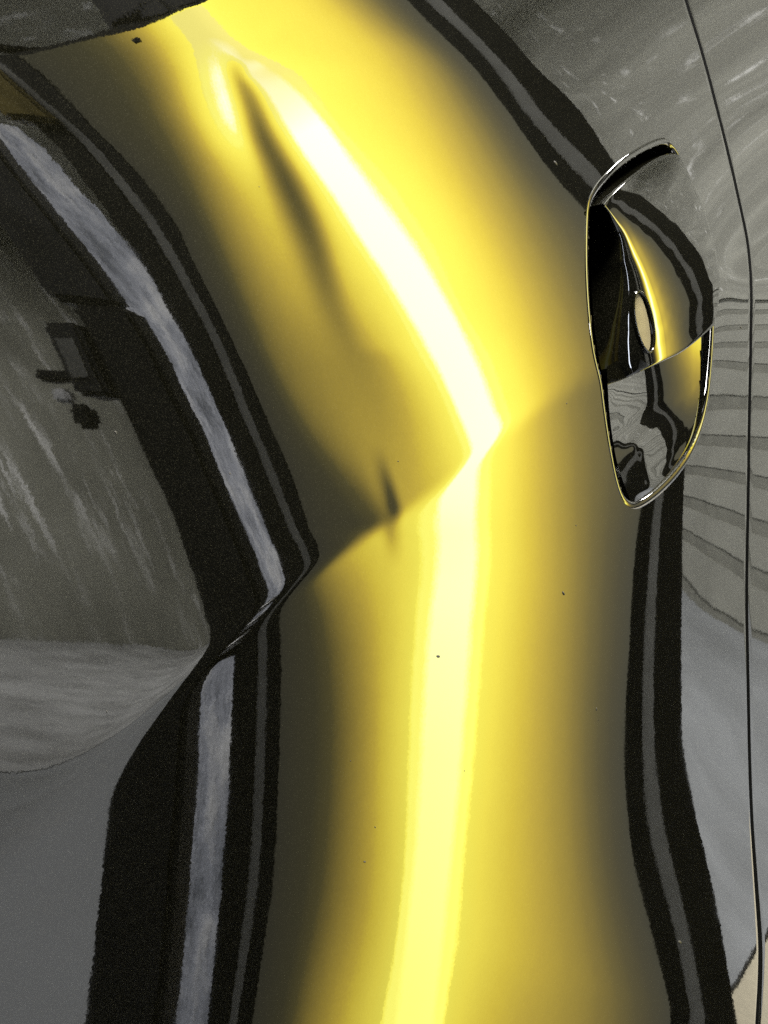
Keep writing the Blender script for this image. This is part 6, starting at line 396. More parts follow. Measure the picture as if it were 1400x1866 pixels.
[-16,-14,1,-2,1,-2,1,0,0,-1,0,2,-3,1,1,-1,-2,2,1,-1,-1,2,-2,2,-1,-1,2,-2,1,0,0,1,-1,-1,1,0,1,0,-2,1,0,0,1,-1,-1,3,-4,3,-3,3,-2,3,-3,0,2,-1,-1,1,-1,2,0,0,-3,3,-2,1,2,-4,4,-3,1,-1,1,1,-1,-1,3,-3,2,-1,-1,3,-3,1,1,-2,2,-2,1,1,-2,1,0,1,0,-2,3,-3,2,-1,1,-3,5,-3,-3,7,-8,6,-3,0,1,0,-2,3,1,-4,3,-2,0,1,2,-2,0,0,1,-1,-1,1,0,2,-3,1,0,0,-1,2,0,-2,1,1,-1,-1,2,-2,2,-2,2,-2,2,-3,3,-1,-1,1,1,-2,1,1,-2,2,-2,2,-2,0,3,-3,1,0,0,0,0,0,-2,3,-1,0,-2,2,0,0,0,-1,0,1,-1,2,-1,-2,3,-2],
[-18,-17,1,0,0,-1,1,-1,0,-1,1,-2,3,-3,0,2,0,-1,-1,2,-1,-1,0,2,-2,1,0,0,1,-1,0,-1,2,-1,1,-1,0,1,-1,0,0,1,-3,3,-2,0,3,-5,5,-2,-1,0,2,-1,0,0,1,-1,1,-1,-2,1,3,-3,2,-1,-1,4,-5,3,-1,-1,3,-4,2,2,-4,3,-1,-1,2,-1,1,-2,1,0,0,1,-2,2,-1,1,-1,0,0,1,-2,1,2,-2,1,0,-2,0,3,-6,7,-5,0,3,-1,-1,2,-1,-5,8,-3,-1,3,-1,-2,2,-1,-1,2,-2,3,-2,0,-1,1,1,-1,1,-1,-1,0,2,0,-3,3,-1,-1,2,-2,3,-3,1,-1,3,-3,2,-1,0,0,0,0,-1,1,1,-2,0,1,1,-2,0,1,1,-1,0,-1,0,2,-2,0,1,1,-1,-1,0,1,1,-1,-2,2,-1,2,-1,-1,2],
[-22,-19,-2,1,0,1,-2,0,0,0,0,-1,0,2,-2,-1,1,0,1,-2,1,0,1,-3,3,0,-3,3,-2,2,-1,1,-2,2,0,-2,2,-2,1,1,-1,-1,2,-2,2,-2,0,3,-4,2,1,-2,1,1,-3,3,0,-2,1,0,0,2,-4,3,0,-1,0,-2,3,-1,0,1,-3,4,-2,-2,4,-2,0,1,-1,0,-1,2,-2,3,-3,0,2,-2,2,-1,1,-1,1,-2,2,1,-4,3,-2,2,-2,2,-2,1,-1,1,1,-3,2,-1,1,-1,5,-6,2,2,-3,-1,3,-1,1,0,-2,3,-3,0,2,-1,0,0,0,-1,2,-1,1,-2,0,3,-2,0,0,-1,1,0,0,1,-1,-1,1,-1,2,-1,-1,1,1,-1,0,0,1,-2,1,-1,0,2,-1,-1,2,-2,2,-2,1,-1,2,-1,-2,2,0,0,0,-1,1,0,-1,1,-1,1,0,-1],
[-25,-24,2,-1,0,0,0,0,0,-1,-1,3,-4,0,3,-2,1,-2,0,2,-1,0,0,0,0,-1,3,-3,1,0,1,-2,2,0,-3,4,-3,2,-1,-1,2,-2,1,-1,1,1,-2,1,0,0,-1,2,-1,0,2,-4,1,3,-3,1,1,-3,5,-3,-2,3,0,-1,0,-1,1,0,0,0,0,2,-4,3,-2,2,-2,1,2,-3,2,-3,3,0,-1,0,0,1,-1,0,0,1,0,-3,4,-3,2,-2,2,-3,1,2,-3,2,-1,2,-2,2,-2,3,-4,4,-3,1,1,1,-3,2,-3,3,-1,-1,2,1,-4,2,2,-3,2,-1,-1,2,-2,1,1,-2,0,2,-1,0,1,-3,3,-2,2,-1,0,1,-2,1,0,0,-1,1,1,-1,-2,4,-3,0,2,-1,-1,2,-2,2,-2,2,-3,3,-2,-1,4,-3,1,0,0,0,-2,2,-1,2,-2,1,-1,2],
[-27,-26,0,2,-1,0,1,-2,1,0,0,-3,3,0,-2,1,-3,3,0,-3,3,-2,1,1,-2,1,0,1,0,-2,1,1,0,-3,4,-2,0,-1,2,-1,-2,3,-1,1,-2,0,2,-2,2,-2,2,-2,1,-1,1,2,-2,-2,4,-3,1,2,-4,3,0,-1,-1,2,-2,2,-2,1,1,-2,2,-2,3,-3,2,-2,2,-1,-2,3,-1,1,-1,0,0,1,-1,0,0,1,-2,2,-2,3,-4,4,-3,0,0,1,1,-3,3,-2,2,-2,2,-2,3,-4,4,-4,3,-1,0,-1,3,-3,3,-2,0,1,-2,0,3,-2,-2,3,-2,2,-1,-1,2,0,-2,1,1,-2,1,0,0,2,-4,3,-2,1,1,-3,2,1,-1,0,0,1,-2,1,1,-3,2,1,-2,1,0,-1,1,0,0,-1,2,-3,2,2,-4,2,-1,2,-2,0,2,-2,2,-3,2,0,0,-1],
[-29,-28,-1,1,2,-1,0,2,-3,2,-2,2,-2,-1,-1,2,1,-2,-1,3,-4,3,-2,1,0,2,-3,0,1,1,-1,1,-2,3,-2,-2,3,-1,-1,1,1,-1,-1,1,0,1,-3,3,-2,2,-1,1,-2,2,-2,0,1,1,-2,2,0,0,-1,-1,2,-2,2,-2,1,0,1,-1,0,0,0,0,0,-1,3,-3,1,0,1,-1,-1,1,0,0,1,-1,1,-2,2,-2,3,-3,1,0,2,-4,2,0,-1,1,-2,3,-2,2,-2,2,-2,2,-3,4,-3,3,-1,-1,-1,3,-4,3,0,-2,2,-2,1,1,-2,2,-1,0,1,-2,2,-1,0,-1,1,1,-3,3,0,-1,-2,2,2,-4,3,-1,-1,2,0,-2,0,2,-1,-1,1,0,0,0,0,-1,2,-2,2,-2,2,-3,3,-1,-1,2,-1,-2,2,0,1,-3,2,1,-2,1,-2,2,1,-2,1,0],
[-29,-30,2,-1,1,1,1,-2,3,-2,1,-2,1,-1,1,-2,0,1,-1,-1,2,-1,1,-2,2,-2,1,2,-2,0,0,-1,2,-1,-1,3,-3,2,-1,0,-1,1,0,-1,1,-1,3,-3,2,-2,0,1,1,-2,1,1,-1,1,-1,1,-1,-1,3,-2,-1,1,-2,3,-1,-1,1,0,0,1,-1,1,-2,3,-5,5,-2,0,0,-1,3,-3,2,0,-2,1,-1,3,-4,4,-3,1,1,-2,0,1,0,0,-1,1,1,-2,2,-2,2,-2,2,-1,2,-3,2,-1,-2,3,0,-2,3,-2,-2,3,-1,1,0,-1,0,0,0,-1,1,1,-2,2,-3,3,-1,-1,3,-2,-1,1,1,-2,0,3,-4,3,-1,0,-1,1,1,-2,2,-2,2,0,-2,0,2,-1,-1,1,-1,2,-2,2,-2,0,1,-1,0,2,0,-2,0,3,-3,-1,2,-1,2,-1,-2,2,1,0],
[-26,-28,1,1,-1,2,0,3,-2,0,1,0,-2,1,1,-3,2,-3,3,-2,0,0,-1,2,-1,-1,3,-4,2,1,0,0,-2,1,0,0,0,-1,1,-1,3,-4,3,-1,1,-1,-1,1,0,0,1,-1,-1,2,-1,-1,2,-1,1,-1,0,-1,1,-1,1,0,2,-4,3,0,-1,0,0,0,0,0,0,0,1,-2,1,0,0,1,-2,3,-4,2,1,-1,0,-1,3,-4,2,1,-2,1,-1,2,-2,0,2,-1,-1,2,-2,2,-1,1,-1,1,-2,2,-2,0,4,-3,0,0,-1,2,0,-1,0,0,0,-1,3,-3,2,-1,0,-1,1,-1,3,-2,0,1,-2,-1,2,1,-1,0,1,-3,4,-3,0,2,-1,0,0,0,-1,2,-2,1,0,1,-3,2,1,-1,0,-2,2,0,0,1,-1,-1,1,0,-1,1,1,-4,4,-1,0,0,0,-1,1,0,-1,0],
[-24,-26,-1,2,0,2,-1,1,1,1,0,-1,3,-3,-2,4,-5,3,-3,3,-2,0,1,-1,0,1,-2,2,0,-2,1,-1,2,-2,3,-4,3,-2,1,1,-3,4,-3,1,-1,2,-1,1,-2,2,-2,0,2,-2,3,-2,0,0,0,0,0,1,-3,4,-2,-1,1,1,-1,-1,1,0,1,-1,-1,1,1,-2,2,-2,2,-2,1,1,-1,-1,3,-3,1,0,1,-2,1,1,-2,0,1,0,1,-3,2,1,-1,0,1,-2,2,-1,0,0,1,-3,4,-2,1,0,-2,0,2,0,0,-3,3,0,-2,1,0,1,-3,3,-2,2,-2,2,0,-1,0,-2,3,-2,1,2,-2,-1,1,0,-1,3,-4,2,2,-3,0,1,1,-1,-1,2,-2,2,-1,0,0,0,0,-1,0,2,-1,-1,1,-1,0,2,-1,-1,1,0,-1,2,-2,1,-1,2,-3,2,0,-1,2,-1],
[-21,-24,2,-3,4,-3,3,0,1,2,-1,2,-3,3,-1,-2,3,-3,1,-3,2,-1,1,-2,1,0,0,2,-3,2,-2,3,-3,2,-4,5,-4,4,-3,1,0,-1,2,-1,1,-2,2,-2,1,0,1,-1,-1,3,-4,4,-3,1,0,0,0,0,1,-3,2,2,-4,3,-2,2,-1,1,-2,1,1,-1,-1,1,-1,3,-3,3,-2,-1,1,0,0,0,0,0,-1,2,-2,0,3,-3,2,-2,-1,3,0,-2,1,0,0,2,-3,2,-2,2,-3,6,-6,1,3,-2,1,0,-1,-1,0,3,-1,-2,2,-1,-1,2,0,-2,2,-2,2,-2,0,2,-2,2,-1,-1,2,-3,3,-1,0,0,0,-2,4,-2,-1,0,3,-2,-1,1,1,-2,2,-2,3,-4,2,0,-1,2,-1,0,-2,3,-1,0,-1,0,1,1,-2,1,0,0,0,-1,1,-1,2,-2,0,1,-1,2],
[-18,-18,-4,3,-3,1,1,1,2,-2,3,1,1,-1,1,-2,0,1,-1,-1,-1,1,-1,2,-2,0,1,-3,3,-2,3,-5,5,-4,4,-3,2,-3,3,-2,2,0,-2,2,-2,1,0,1,-1,-1,1,1,0,-3,3,-2,3,-3,1,0,-1,1,0,1,0,-3,4,-3,2,-1,0,-1,1,0,0,0,1,0,-1,-1,1,-1,1,1,-1,1,-2,2,-2,1,0,0,0,1,-3,3,-4,3,2,-3,0,2,0,-2,2,-2,3,-4,5,-4,4,-5,2,3,-6,4,-2,1,1,0,0,-1,-2,3,0,-2,3,-4,2,1,-2,2,-2,1,1,-2,0,2,-2,3,-4,4,-4,2,1,-2,1,2,-4,2,0,2,-4,2,0,0,0,0,0,0,-1,2,0,-2,1,-1,1,-1,2,-1,-1,1,0,0,-1,0,2,0,-3,2,-1,1,1,-2,1,-1,1,0,1,-2],
[-13,-17,3,-3,2,1,-2,0,0,3,1,-1,3,1,-2,3,-2,1,-3,2,-1,-1,-2,1,1,0,-2,2,-2,2,-3,5,-6,6,-5,2,0,1,-2,2,-2,0,2,-1,1,-1,-1,1,1,0,-2,1,0,1,-1,-1,0,2,-1,-1,3,-2,-1,2,-4,6,-5,3,-1,-1,1,1,-1,1,-1,-1,1,-1,2,-1,1,-1,1,-3,3,-2,1,0,1,-2,2,-2,1,-1,1,0,1,-1,-2,3,-1,0,0,2,-3,2,-2,4,-5,3,-2,0,4,-5,5,-3,0,1,-2,1,1,-3,4,-2,-1,3,-4,3,-2,1,1,-2,1,1,-2,1,2,-4,2,-1,3,-4,4,-3,0,2,-1,-1,2,-1,0,-2,4,-3,1,0,0,0,1,-1,0,-1,0,2,-2,2,-1,0,-1,0,1,0,1,-2,1,-1,1,-1,2,-2,2,-1,-2,3,-3,3,-1,0,-2,3],
[-12,-13,-2,3,-4,1,0,0,1,0,-1,4,0,0,4,-1,-1,-1,5,-5,0,-1,1,-2,0,0,1,-2,2,-1,1,-3,4,-5,4,-1,-1,1,1,-2,2,0,-1,-1,1,1,-1,-1,1,0,1,-1,-1,1,0,1,-2,1,0,1,-3,2,2,-4,6,-7,5,-3,0,3,-2,-1,2,-2,1,1,-2,2,-2,2,-2,2,-3,4,-3,1,1,-2,1,1,-2,2,-2,2,-1,-2,3,-2,2,-2,1,0,1,-1,1,-2,3,-4,3,0,-1,3,-5,3,-2,1,2,-2,0,0,-1,3,-3,0,3,-4,3,-2,3,-3,0,1,0,0,0,0,-1,2,-1,0,-1,2,-3,4,-3,2,-2,1,0,0,0,1,-3,4,-2,0,0,0,-2,2,1,0,-2,0,3,-3,0,1,-1,1,0,0,-1,2,-2,1,0,-1,2,-1,-1,1,0,-1,2,-2,0,0,3,-4],
[-9,-11,2,-4,4,-4,2,0,-3,1,3,-2,1,3,1,1,2,0,-2,3,-3,-1,0,-1,0,-1,0,1,-1,-1,0,1,-1,2,0,-2,2,-2,0,2,-1,0,-1,3,-3,1,1,0,-1,-1,1,-1,3,-3,1,0,0,0,-1,1,1,-1,-1,3,-5,5,-3,3,-1,-3,2,0,0,0,0,0,1,-1,1,-2,1,-1,3,-3,1,1,-2,1,0,0,0,-1,2,-3,2,1,-3,4,-3,1,1,0,-3,3,-2,3,-2,1,0,-3,4,-4,4,-1,-1,1,-2,1,1,-1,0,0,0,1,-3,3,-1,1,-3,2,1,-1,0,-1,1,0,0,0,0,0,-1,1,2,-4,3,-3,4,-2,0,-1,1,0,1,-2,1,0,0,0,1,0,-1,-2,2,1,-3,2,0,0,1,-2,0,0,2,-2,0,1,0,1,-2,1,-1,1,1,-1,-1,0,1,1,-3,3],
[-7,-8,-1,2,-4,4,-3,-1,3,-2,-3,3,1,0,2,1,3,-1,1,3,-1,-2,-2,0,-2,1,-1,-1,1,1,-1,0,0,0,-2,2,0,1,0,-1,-1,1,2,-4,3,-1,0,0,-1,2,-1,1,-3,3,-2,1,1,-2,2,-1,0,0,0,-1,2,-1,1,-3,2,1,-1,0,-1,2,-1,0,0,0,-1,2,-1,0,0,0,0,-1,2,0,-2,1,0,0,0,0,0,-1,2,-3,3,0,-2,1,2,-3,4,-4,0,2,-2,5,-6,4,-3,1,0,-1,2,0,-1,1,-1,-1,1,0,1,-1,-1,0,1,1,-2,1,0,-1,2,-1,-1,2,-2,1,1,-1,-2,4,-2,1,-3,1,1,2,-3,2,-1,-1,1,0,0,0,0,-1,3,-2,0,-2,2,1,-2,0,1,0,1,-1,-1,0,2,-1,-1,0,1,0,0,-1,1,0,-1,2,-1,-1,1,0],
[-6,-6,-2,1,1,-3,1,0,-2,2,0,-2,-1,2,-1,4,0,5,-1,-1,5,-2,-2,-2,0,-2,1,0,-2,1,0,0,0,-1,2,0,-2,1,0,-1,3,-2,-1,2,-1,0,0,-1,2,-1,-1,1,1,-1,0,-1,1,0,0,-1,2,-2,2,-1,2,-4,2,1,-1,0,1,-1,1,-2,1,0,0,-1,2,-2,2,-1,-1,1,1,-1,-1,0,2,-1,-1,2,-2,1,0,1,-2,2,-2,1,1,-1,1,0,-2,2,0,-1,3,-7,6,-3,3,-3,3,-1,-1,-1,1,-1,1,1,-2,1,-1,1,0,1,-1,-1,1,0,0,1,-3,2,2,-4,3,-1,0,-1,2,-3,2,0,1,0,-1,-2,4,-4,2,2,-3,1,0,0,1,-2,1,0,0,0,0,-2,3,0,-2,1,-2,3,-1,0,0,-2,2,1,-2,0,2,-1,-1,1,1,-3,2,0,1,-3],
[-6,-7,2,-3,1,1,-1,-1,1,-4,2,0,-1,0,0,0,3,-1,5,1,3,2,-4,1,-4,0,-2,1,-1,-1,1,0,-1,3,-3,1,1,-2,1,2,-4,2,0,1,-1,-1,1,1,-1,-1,3,-3,0,0,2,0,-2,2,-2,2,-3,4,-3,2,-3,5,-3,-1,1,1,-3,3,-2,2,-1,0,0,0,0,0,-1,2,-1,0,-1,1,0,1,-1,-1,2,-2,1,1,-2,1,1,-2,2,0,-1,1,-2,2,-2,3,-2,1,-4,8,-5,0,-1,2,-2,2,-2,1,1,-1,1,-3,3,-2,1,0,1,-3,2,0,0,0,0,-1,2,-1,-2,3,-1,-1,1,1,-1,1,-1,-1,1,0,0,1,-3,4,-2,-2,4,-3,2,-2,0,3,-3,2,-2,1,-1,1,1,-4,4,-2,3,-3,0,2,-3,4,-2,-1,0,2,-3,2,1,-2,0,2,-1,0,-1,2],
[-5,-5,0,0,-1,-1,1,0,-1,2,-3,-1,2,-3,1,-1,-1,5,0,3,-2,8,4,-7,1,-3,-2,-2,3,-3,2,-1,1,-3,3,-1,-1,3,-2,-2,4,-2,0,-2,3,0,-1,0,0,1,-3,3,-1,1,-1,-2,2,0,0,0,1,-2,2,-1,0,-1,1,2,-3,0,3,-3,1,-1,2,-1,-1,2,-2,2,-1,-1,1,0,0,1,-1,0,-2,3,-1,0,0,0,0,0,0,1,0,-3,4,-3,3,-2,3,-6,6,-4,4,-6,3,2,-3,2,-1,-1,2,0,-3,4,-4,3,-3,3,-1,-1,0,2,-1,0,0,0,-1,2,-2,1,1,-2,1,1,-1,0,-1,1,-1,3,-3,1,0,0,1,-3,2,2,-4,4,-4,4,-2,-1,2,-2,1,0,-1,2,-3,4,-4,3,-2,0,2,-2,2,-2,0,1,1,-3,3,-2,0,1,0,1,-1,-1,1,0],
[-3,-4,-1,2,0,0,-1,1,-2,0,1,0,-3,1,-1,-1,2,-4,2,3,3,0,8,2,-4,-3,0,-1,-4,3,-3,1,1,0,-2,1,1,-3,2,2,-3,1,0,2,-4,3,-1,0,0,0,0,0,1,-2,-1,4,-2,-1,1,0,0,1,-2,0,3,-2,0,-2,5,-3,-2,3,-1,1,-3,2,1,-1,0,-1,2,-2,1,1,-1,-1,1,-1,3,-3,1,0,1,-2,2,-1,0,1,-1,2,-4,5,-4,2,-2,5,-8,7,-4,3,-2,-1,3,-3,1,0,0,-1,2,-4,4,-2,3,-4,2,1,-1,-1,1,-1,1,0,0,0,1,-2,1,1,-2,1,-1,1,1,-2,3,-4,3,-1,-1,2,-1,1,-1,-2,4,-3,2,-2,1,0,1,-1,0,-2,3,-3,2,0,1,-1,-1,2,-2,1,-1,1,1,-2,0,1,-1,1,-1,2,0,-2,0,3,-3,1],
[-4,-3,-1,-1,0,1,-1,0,1,-1,0,-1,1,-2,1,-1,-4,3,-1,-3,5,1,2,11,0,-1,-4,-4,0,0,-2,1,-3,2,2,-3,1,1,-1,-1,1,0,0,0,2,-3,1,0,0,0,2,-3,0,1,1,-3,3,-2,2,-1,-1,0,2,1,-3,0,2,1,-6,5,0,-2,2,-3,4,-3,1,-1,1,1,-3,4,-2,-2,3,-1,0,0,0,1,-1,0,-1,2,0,-1,1,-1,0,1,1,-3,2,-1,1,-3,6,-5,1,-1,1,1,-2,2,-1,0,-1,2,-2,2,-1,0,-3,5,-3,0,1,1,-2,2,-2,1,1,-2,0,2,-1,-1,2,-2,2,-1,0,1,-3,3,-1,0,1,-3,2,1,-2,3,-4,2,1,-1,0,0,-1,1,1,0,-3,3,-1,-1,1,-2,3,-1,0,0,0,0,-2,2,0,0,-1,2,-1,-1,0,2,0,-3,3,-1],
[-4,-5,1,1,0,-3,3,-2,1,0,-2,1,0,1,-4,1,1,-3,-2,3,-4,3,0,5,13,-2,-3,0,-4,-4,3,-4,3,-2,-2,3,-1,0,0,0,0,1,0,-2,0,2,0,-1,1,-1,-2,3,-1,-1,1,0,-2,4,-3,0,3,-2,0,-2,3,1,-4,1,4,-5,3,-2,-1,4,-3,2,-3,3,0,-3,4,-4,2,2,-3,1,1,-1,-1,1,1,-1,1,0,-2,2,-1,1,0,-1,1,-2,3,-3,3,-1,-1,-2,4,-2,2,-4,3,-3,2,-1,2,-3,3,-1,-1,1,1,-3,2,1,-2,1,0,0,1,-2,0,2,-1,0,-1,2,-1,1,-2,1,0,-1,2,-1,0,-1,2,0,-1,-2,4,-3,2,-1,-1,1,0,0,1,0,-3,1,2,-3,2,1,-2,2,-1,0,-1,0,1,0,1,-1,-1,0,2,-3,1,1,2,-3,0,2,-1,0],
[-3,-3,1,-3,1,3,-3,1,-1,0,2,-1,-1,-1,2,-2,0,-2,1,-4,0,-1,2,-1,4,17,1,-6,-2,-3,-4,2,-2,0,1,-2,1,0,0,1,-1,0,0,1,0,-1,-1,3,-4,3,-1,-1,0,2,-2,2,-1,-2,3,-1,-1,2,-1,1,-3,1,3,-2,-1,1,-1,2,0,-2,0,1,2,-3,0,2,-2,3,-2,-1,1,0,0,1,0,-1,-1,2,0,-2,3,-2,1,-1,0,1,-1,3,-5,6,-7,5,-5,7,-6,3,-4,5,-4,3,-1,1,-3,3,-2,1,-1,1,0,0,0,-2,4,-3,2,-3,2,0,2,-4,3,-2,2,-1,-1,1,1,-1,-1,3,-3,1,0,1,-3,2,1,0,-2,0,2,-1,-1,2,-1,1,-2,2,-2,2,-2,1,-1,0,2,-1,-1,0,2,-1,1,-3,2,-1,1,0,-1,1,0,0,-1,2,0,-2,1,1],
[-3,-3,-2,4,-2,-1,1,0,0,0,0,-1,0,1,-1,1,-2,1,-2,0,-3,-2,-1,0,1,6,13,5,-4,-5,-2,-4,-2,1,0,2,-3,1,2,-3,3,-2,0,-1,2,-1,1,-3,4,-4,3,-2,2,-2,1,-1,1,1,-2,2,-1,-1,0,2,-1,1,-3,2,-1,3,-3,0,1,0,1,-2,0,1,1,0,-2,1,0,1,-1,1,-1,0,1,-1,1,0,-2,3,-3,2,0,0,0,-1,0,-1,4,-6,6,-6,7,-7,4,-2,2,-2,2,-2,0,0,2,-2,1,-1,2,-2,1,-1,1,2,-4,3,-2,3,-4,3,-3,4,-2,0,-1,2,-1,-1,2,-2,2,-2,2,-1,-1,2,0,-1,-2,2,0,2,-3,1,1,-2,2,-3,3,-1,1,-3,2,0,1,-2,0,1,0,1,-1,-1,0,2,-2,1,0,-1,1,0,0,-1,1,0,0,1,-2,1],
[-4,-3,0,-3,3,-2,1,1,-2,2,-2,1,1,-2,1,-2,1,0,0,-2,1,-3,-2,-2,-2,-2,11,14,4,-1,-10,-1,-1,-3,0,-1,3,-1,-3,4,-2,0,0,2,-3,1,0,1,-2,1,-1,1,-1,1,-1,1,1,-1,-1,1,0,0,0,-2,5,-6,4,-1,1,-3,3,-1,0,-1,1,0,1,0,-2,0,3,-3,2,-2,3,-2,0,1,-1,2,-2,-1,3,-3,3,-1,-1,0,1,-1,1,1,-5,5,-4,4,-4,3,-2,1,0,-1,1,0,0,-1,1,0,-1,1,0,0,-1,3,-3,-1,3,-1,0,-1,3,-3,2,-1,-1,1,1,-3,4,-1,-4,5,-2,-1,1,0,2,-4,2,0,1,-1,0,-1,1,0,1,-1,-1,3,-3,2,-1,-1,1,0,-2,3,-1,0,0,-1,0,3,-3,1,0,-1,0,2,-2,0,1,0,0,0,1,-2,2,-1],
[-2,-4,3,0,-3,4,-2,-2,4,-4,2,0,-1,2,-2,2,-1,-1,-1,1,-1,0,-3,-2,-2,-3,-2,10,16,4,1,-10,-5,1,-2,-1,0,0,2,-2,-1,2,-1,0,0,0,0,-1,1,0,0,0,0,-1,3,-3,0,0,2,-2,0,2,-1,0,-3,5,-2,-1,1,0,-1,3,-3,1,0,1,-1,-1,1,1,0,-1,1,0,-2,2,0,0,-2,1,2,0,-2,1,-2,2,-1,1,-2,3,-3,-1,3,-1,1,-1,-1,1,0,1,-2,1,-2,2,-1,2,-2,0,2,-1,-1,2,-1,-2,3,0,-1,-1,1,1,-2,1,0,0,0,1,-1,0,-1,0,4,-5,2,2,-3,1,-1,2,-1,0,0,1,-1,0,0,0,-1,1,0,0,0,2,-5,5,-3,0,1,0,0,-1,2,-2,3,-5,5,-4,2,0,0,-1,1,0,-1,2,-2,2,-1,0,0,0],
[-4,-2,-4,2,1,-2,1,1,-2,3,-3,2,-1,-1,1,0,-1,1,0,-1,-1,1,-2,-1,-1,-5,-3,-4,11,17,8,-2,-7,-8,-1,1,-1,-1,0,0,1,-2,2,-3,3,-1,0,0,-1,2,-3,3,-2,2,-3,3,-1,0,0,-1,1,-2,2,0,0,0,-1,1,0,1,-1,-2,3,0,-1,0,-1,3,-1,-1,-1,4,-4,2,0,0,0,-2,4,-3,-1,2,-1,1,0,-2,2,-2,3,-4,3,-1,2,-4,2,-2,4,-4,3,-4,4,-2,3,-3,1,-1,0,3,-4,2,1,-2,1,1,-2,1,-1,2,0,-2,1,1,-2,0,3,-3,0,3,-3,3,-4,3,-1,-2,4,-3,1,0,0,0,1,-2,1,0,0,1,-1,0,1,-3,3,-1,2,-5,3,0,0,-1,1,1,-3,4,-4,5,-6,4,-1,0,0,0,-1,-1,3,-2,2,-1,-1,2,-1,0],
[-2,-4,3,0,-1,-1,1,1,-2,0,3,-4,3,-2,2,-2,2,-2,1,0,0,-3,3,-1,-5,3,-7,-5,-5,13,18,12,-6,-7,-6,-3,-2,3,-2,-1,1,0,-1,3,-4,2,-1,2,-1,-1,3,-4,3,-3,2,0,-1,1,-1,1,0,-1,1,0,0,-2,3,0,-2,1,1,-1,0,0,0,1,1,-3,2,0,0,-2,3,-1,0,-1,0,2,-2,1,1,-4,4,-2,0,0,-1,2,-3,3,-2,2,-5,6,-4,5,-6,6,-6,6,-6,5,-5,3,1,-2,2,-4,5,-2,-1,1,1,-2,2,-2,2,-2,1,0,1,-2,2,0,-3,4,-2,-2,4,-4,3,-1,0,2,-4,3,-1,1,-2,2,-3,2,0,1,-1,-1,1,1,-2,3,-4,3,-2,3,-3,1,0,-1,1,-1,3,-4,4,-4,4,-3,-1,3,-3,2,0,1,-2,1,0,0,1,-3,3,0],
[-4,-3,0,-3,2,2,-2,-2,4,-3,0,3,-4,4,-3,2,-2,1,0,-1,0,3,-3,-2,3,-5,1,-5,-6,-9,13,20,19,-7,-11,-6,-2,-3,0,2,-3,3,-1,-1,2,-1,1,-3,3,-2,0,1,-1,3,-3,0,1,-1,0,1,-1,2,-3,2,-1,3,-3,1,0,0,0,2,-3,2,0,-2,2,0,0,0,0,0,-1,1,0,0,1,-2,0,1,-2,3,-4,2,0,1,-1,-1,1,-2,3,-3,6,-8,7,-7,7,-7,7,-7,7,-6,4,0,-3,2,0,1,-2,0,1,1,-2,2,-1,0,0,1,-1,1,-2,2,-2,1,1,-3,3,0,-2,2,-1,0,0,-2,4,-2,0,-2,4,-4,4,-2,1,-3,3,-1,0,-1,1,0,2,-3,2,-3,2,-1,1,1,-2,2,-2,2,-2,2,-3,3,0,-3,3,-2,1,-1,0,1,1,-2,1,3,-5,2],
[-3,-2,-3,3,-1,-1,1,1,-2,3,-2,-1,2,-2,2,-3,2,1,-2,1,1,-3,1,2,-2,1,-4,1,-6,-6,-12,10,26,21,-6,-14,-6,-4,1,-1,1,-2,1,0,1,-2,0,2,-3,3,-2,2,-2,-1,3,-2,0,0,1,0,0,-2,3,-3,4,-4,3,-2,4,-4,2,-2,4,-3,0,2,-2,2,-2,1,0,0,1,-1,-1,1,-2,2,0,-2,2,-1,0,0,-1,-1,2,-1,1,1,-3,2,-4,8,-7,5,-5,6,-5,5,-6,5,-3,-1,3,-1,-1,2,-2,2,0,-3,3,-1,0,1,-1,0,-1,1,1,-2,2,-1,0,1,-1,-1,1,0,0,0,-1,3,-3,1,0,1,-2,2,-2,1,-1,3,-3,1,1,-1,0,-1,0,2,-1,1,-1,0,-1,1,1,-2,0,2,-2,2,-1,-1,0,1,1,-2,1,0,0,0,-1,2,-2,0,3,-3],
[-3,-4,2,0,-1,-1,1,1,-2,0,1,0,1,-1,-1,2,0,-2,1,1,-2,1,1,-2,0,-1,2,-3,0,-4,-8,-11,0,30,29,-5,-16,-6,-6,-1,2,-1,1,-1,-2,3,-1,-1,3,-4,2,-2,2,0,-2,1,1,1,-2,-1,1,2,-2,2,-3,4,-3,3,-4,5,-3,2,-2,0,2,0,-2,0,3,-2,0,0,-1,0,2,-2,1,-2,1,1,-3,1,1,-2,3,-2,0,2,-3,2,-1,3,-1,-3,2,-1,3,-5,3,-2,4,-4,3,0,-3,3,0,-3,4,-3,0,3,-2,-1,2,-1,0,0,1,-1,0,1,-2,1,0,0,-1,3,-3,2,-1,-1,2,-2,1,0,0,0,0,1,-1,0,0,-1,1,0,0,0,1,-1,0,0,1,-2,0,1,0,-1,1,0,2,-4,3,-2,2,-2,1,1,-3,3,-2,1,-1,2,-1,-1,2,0,-2,2],
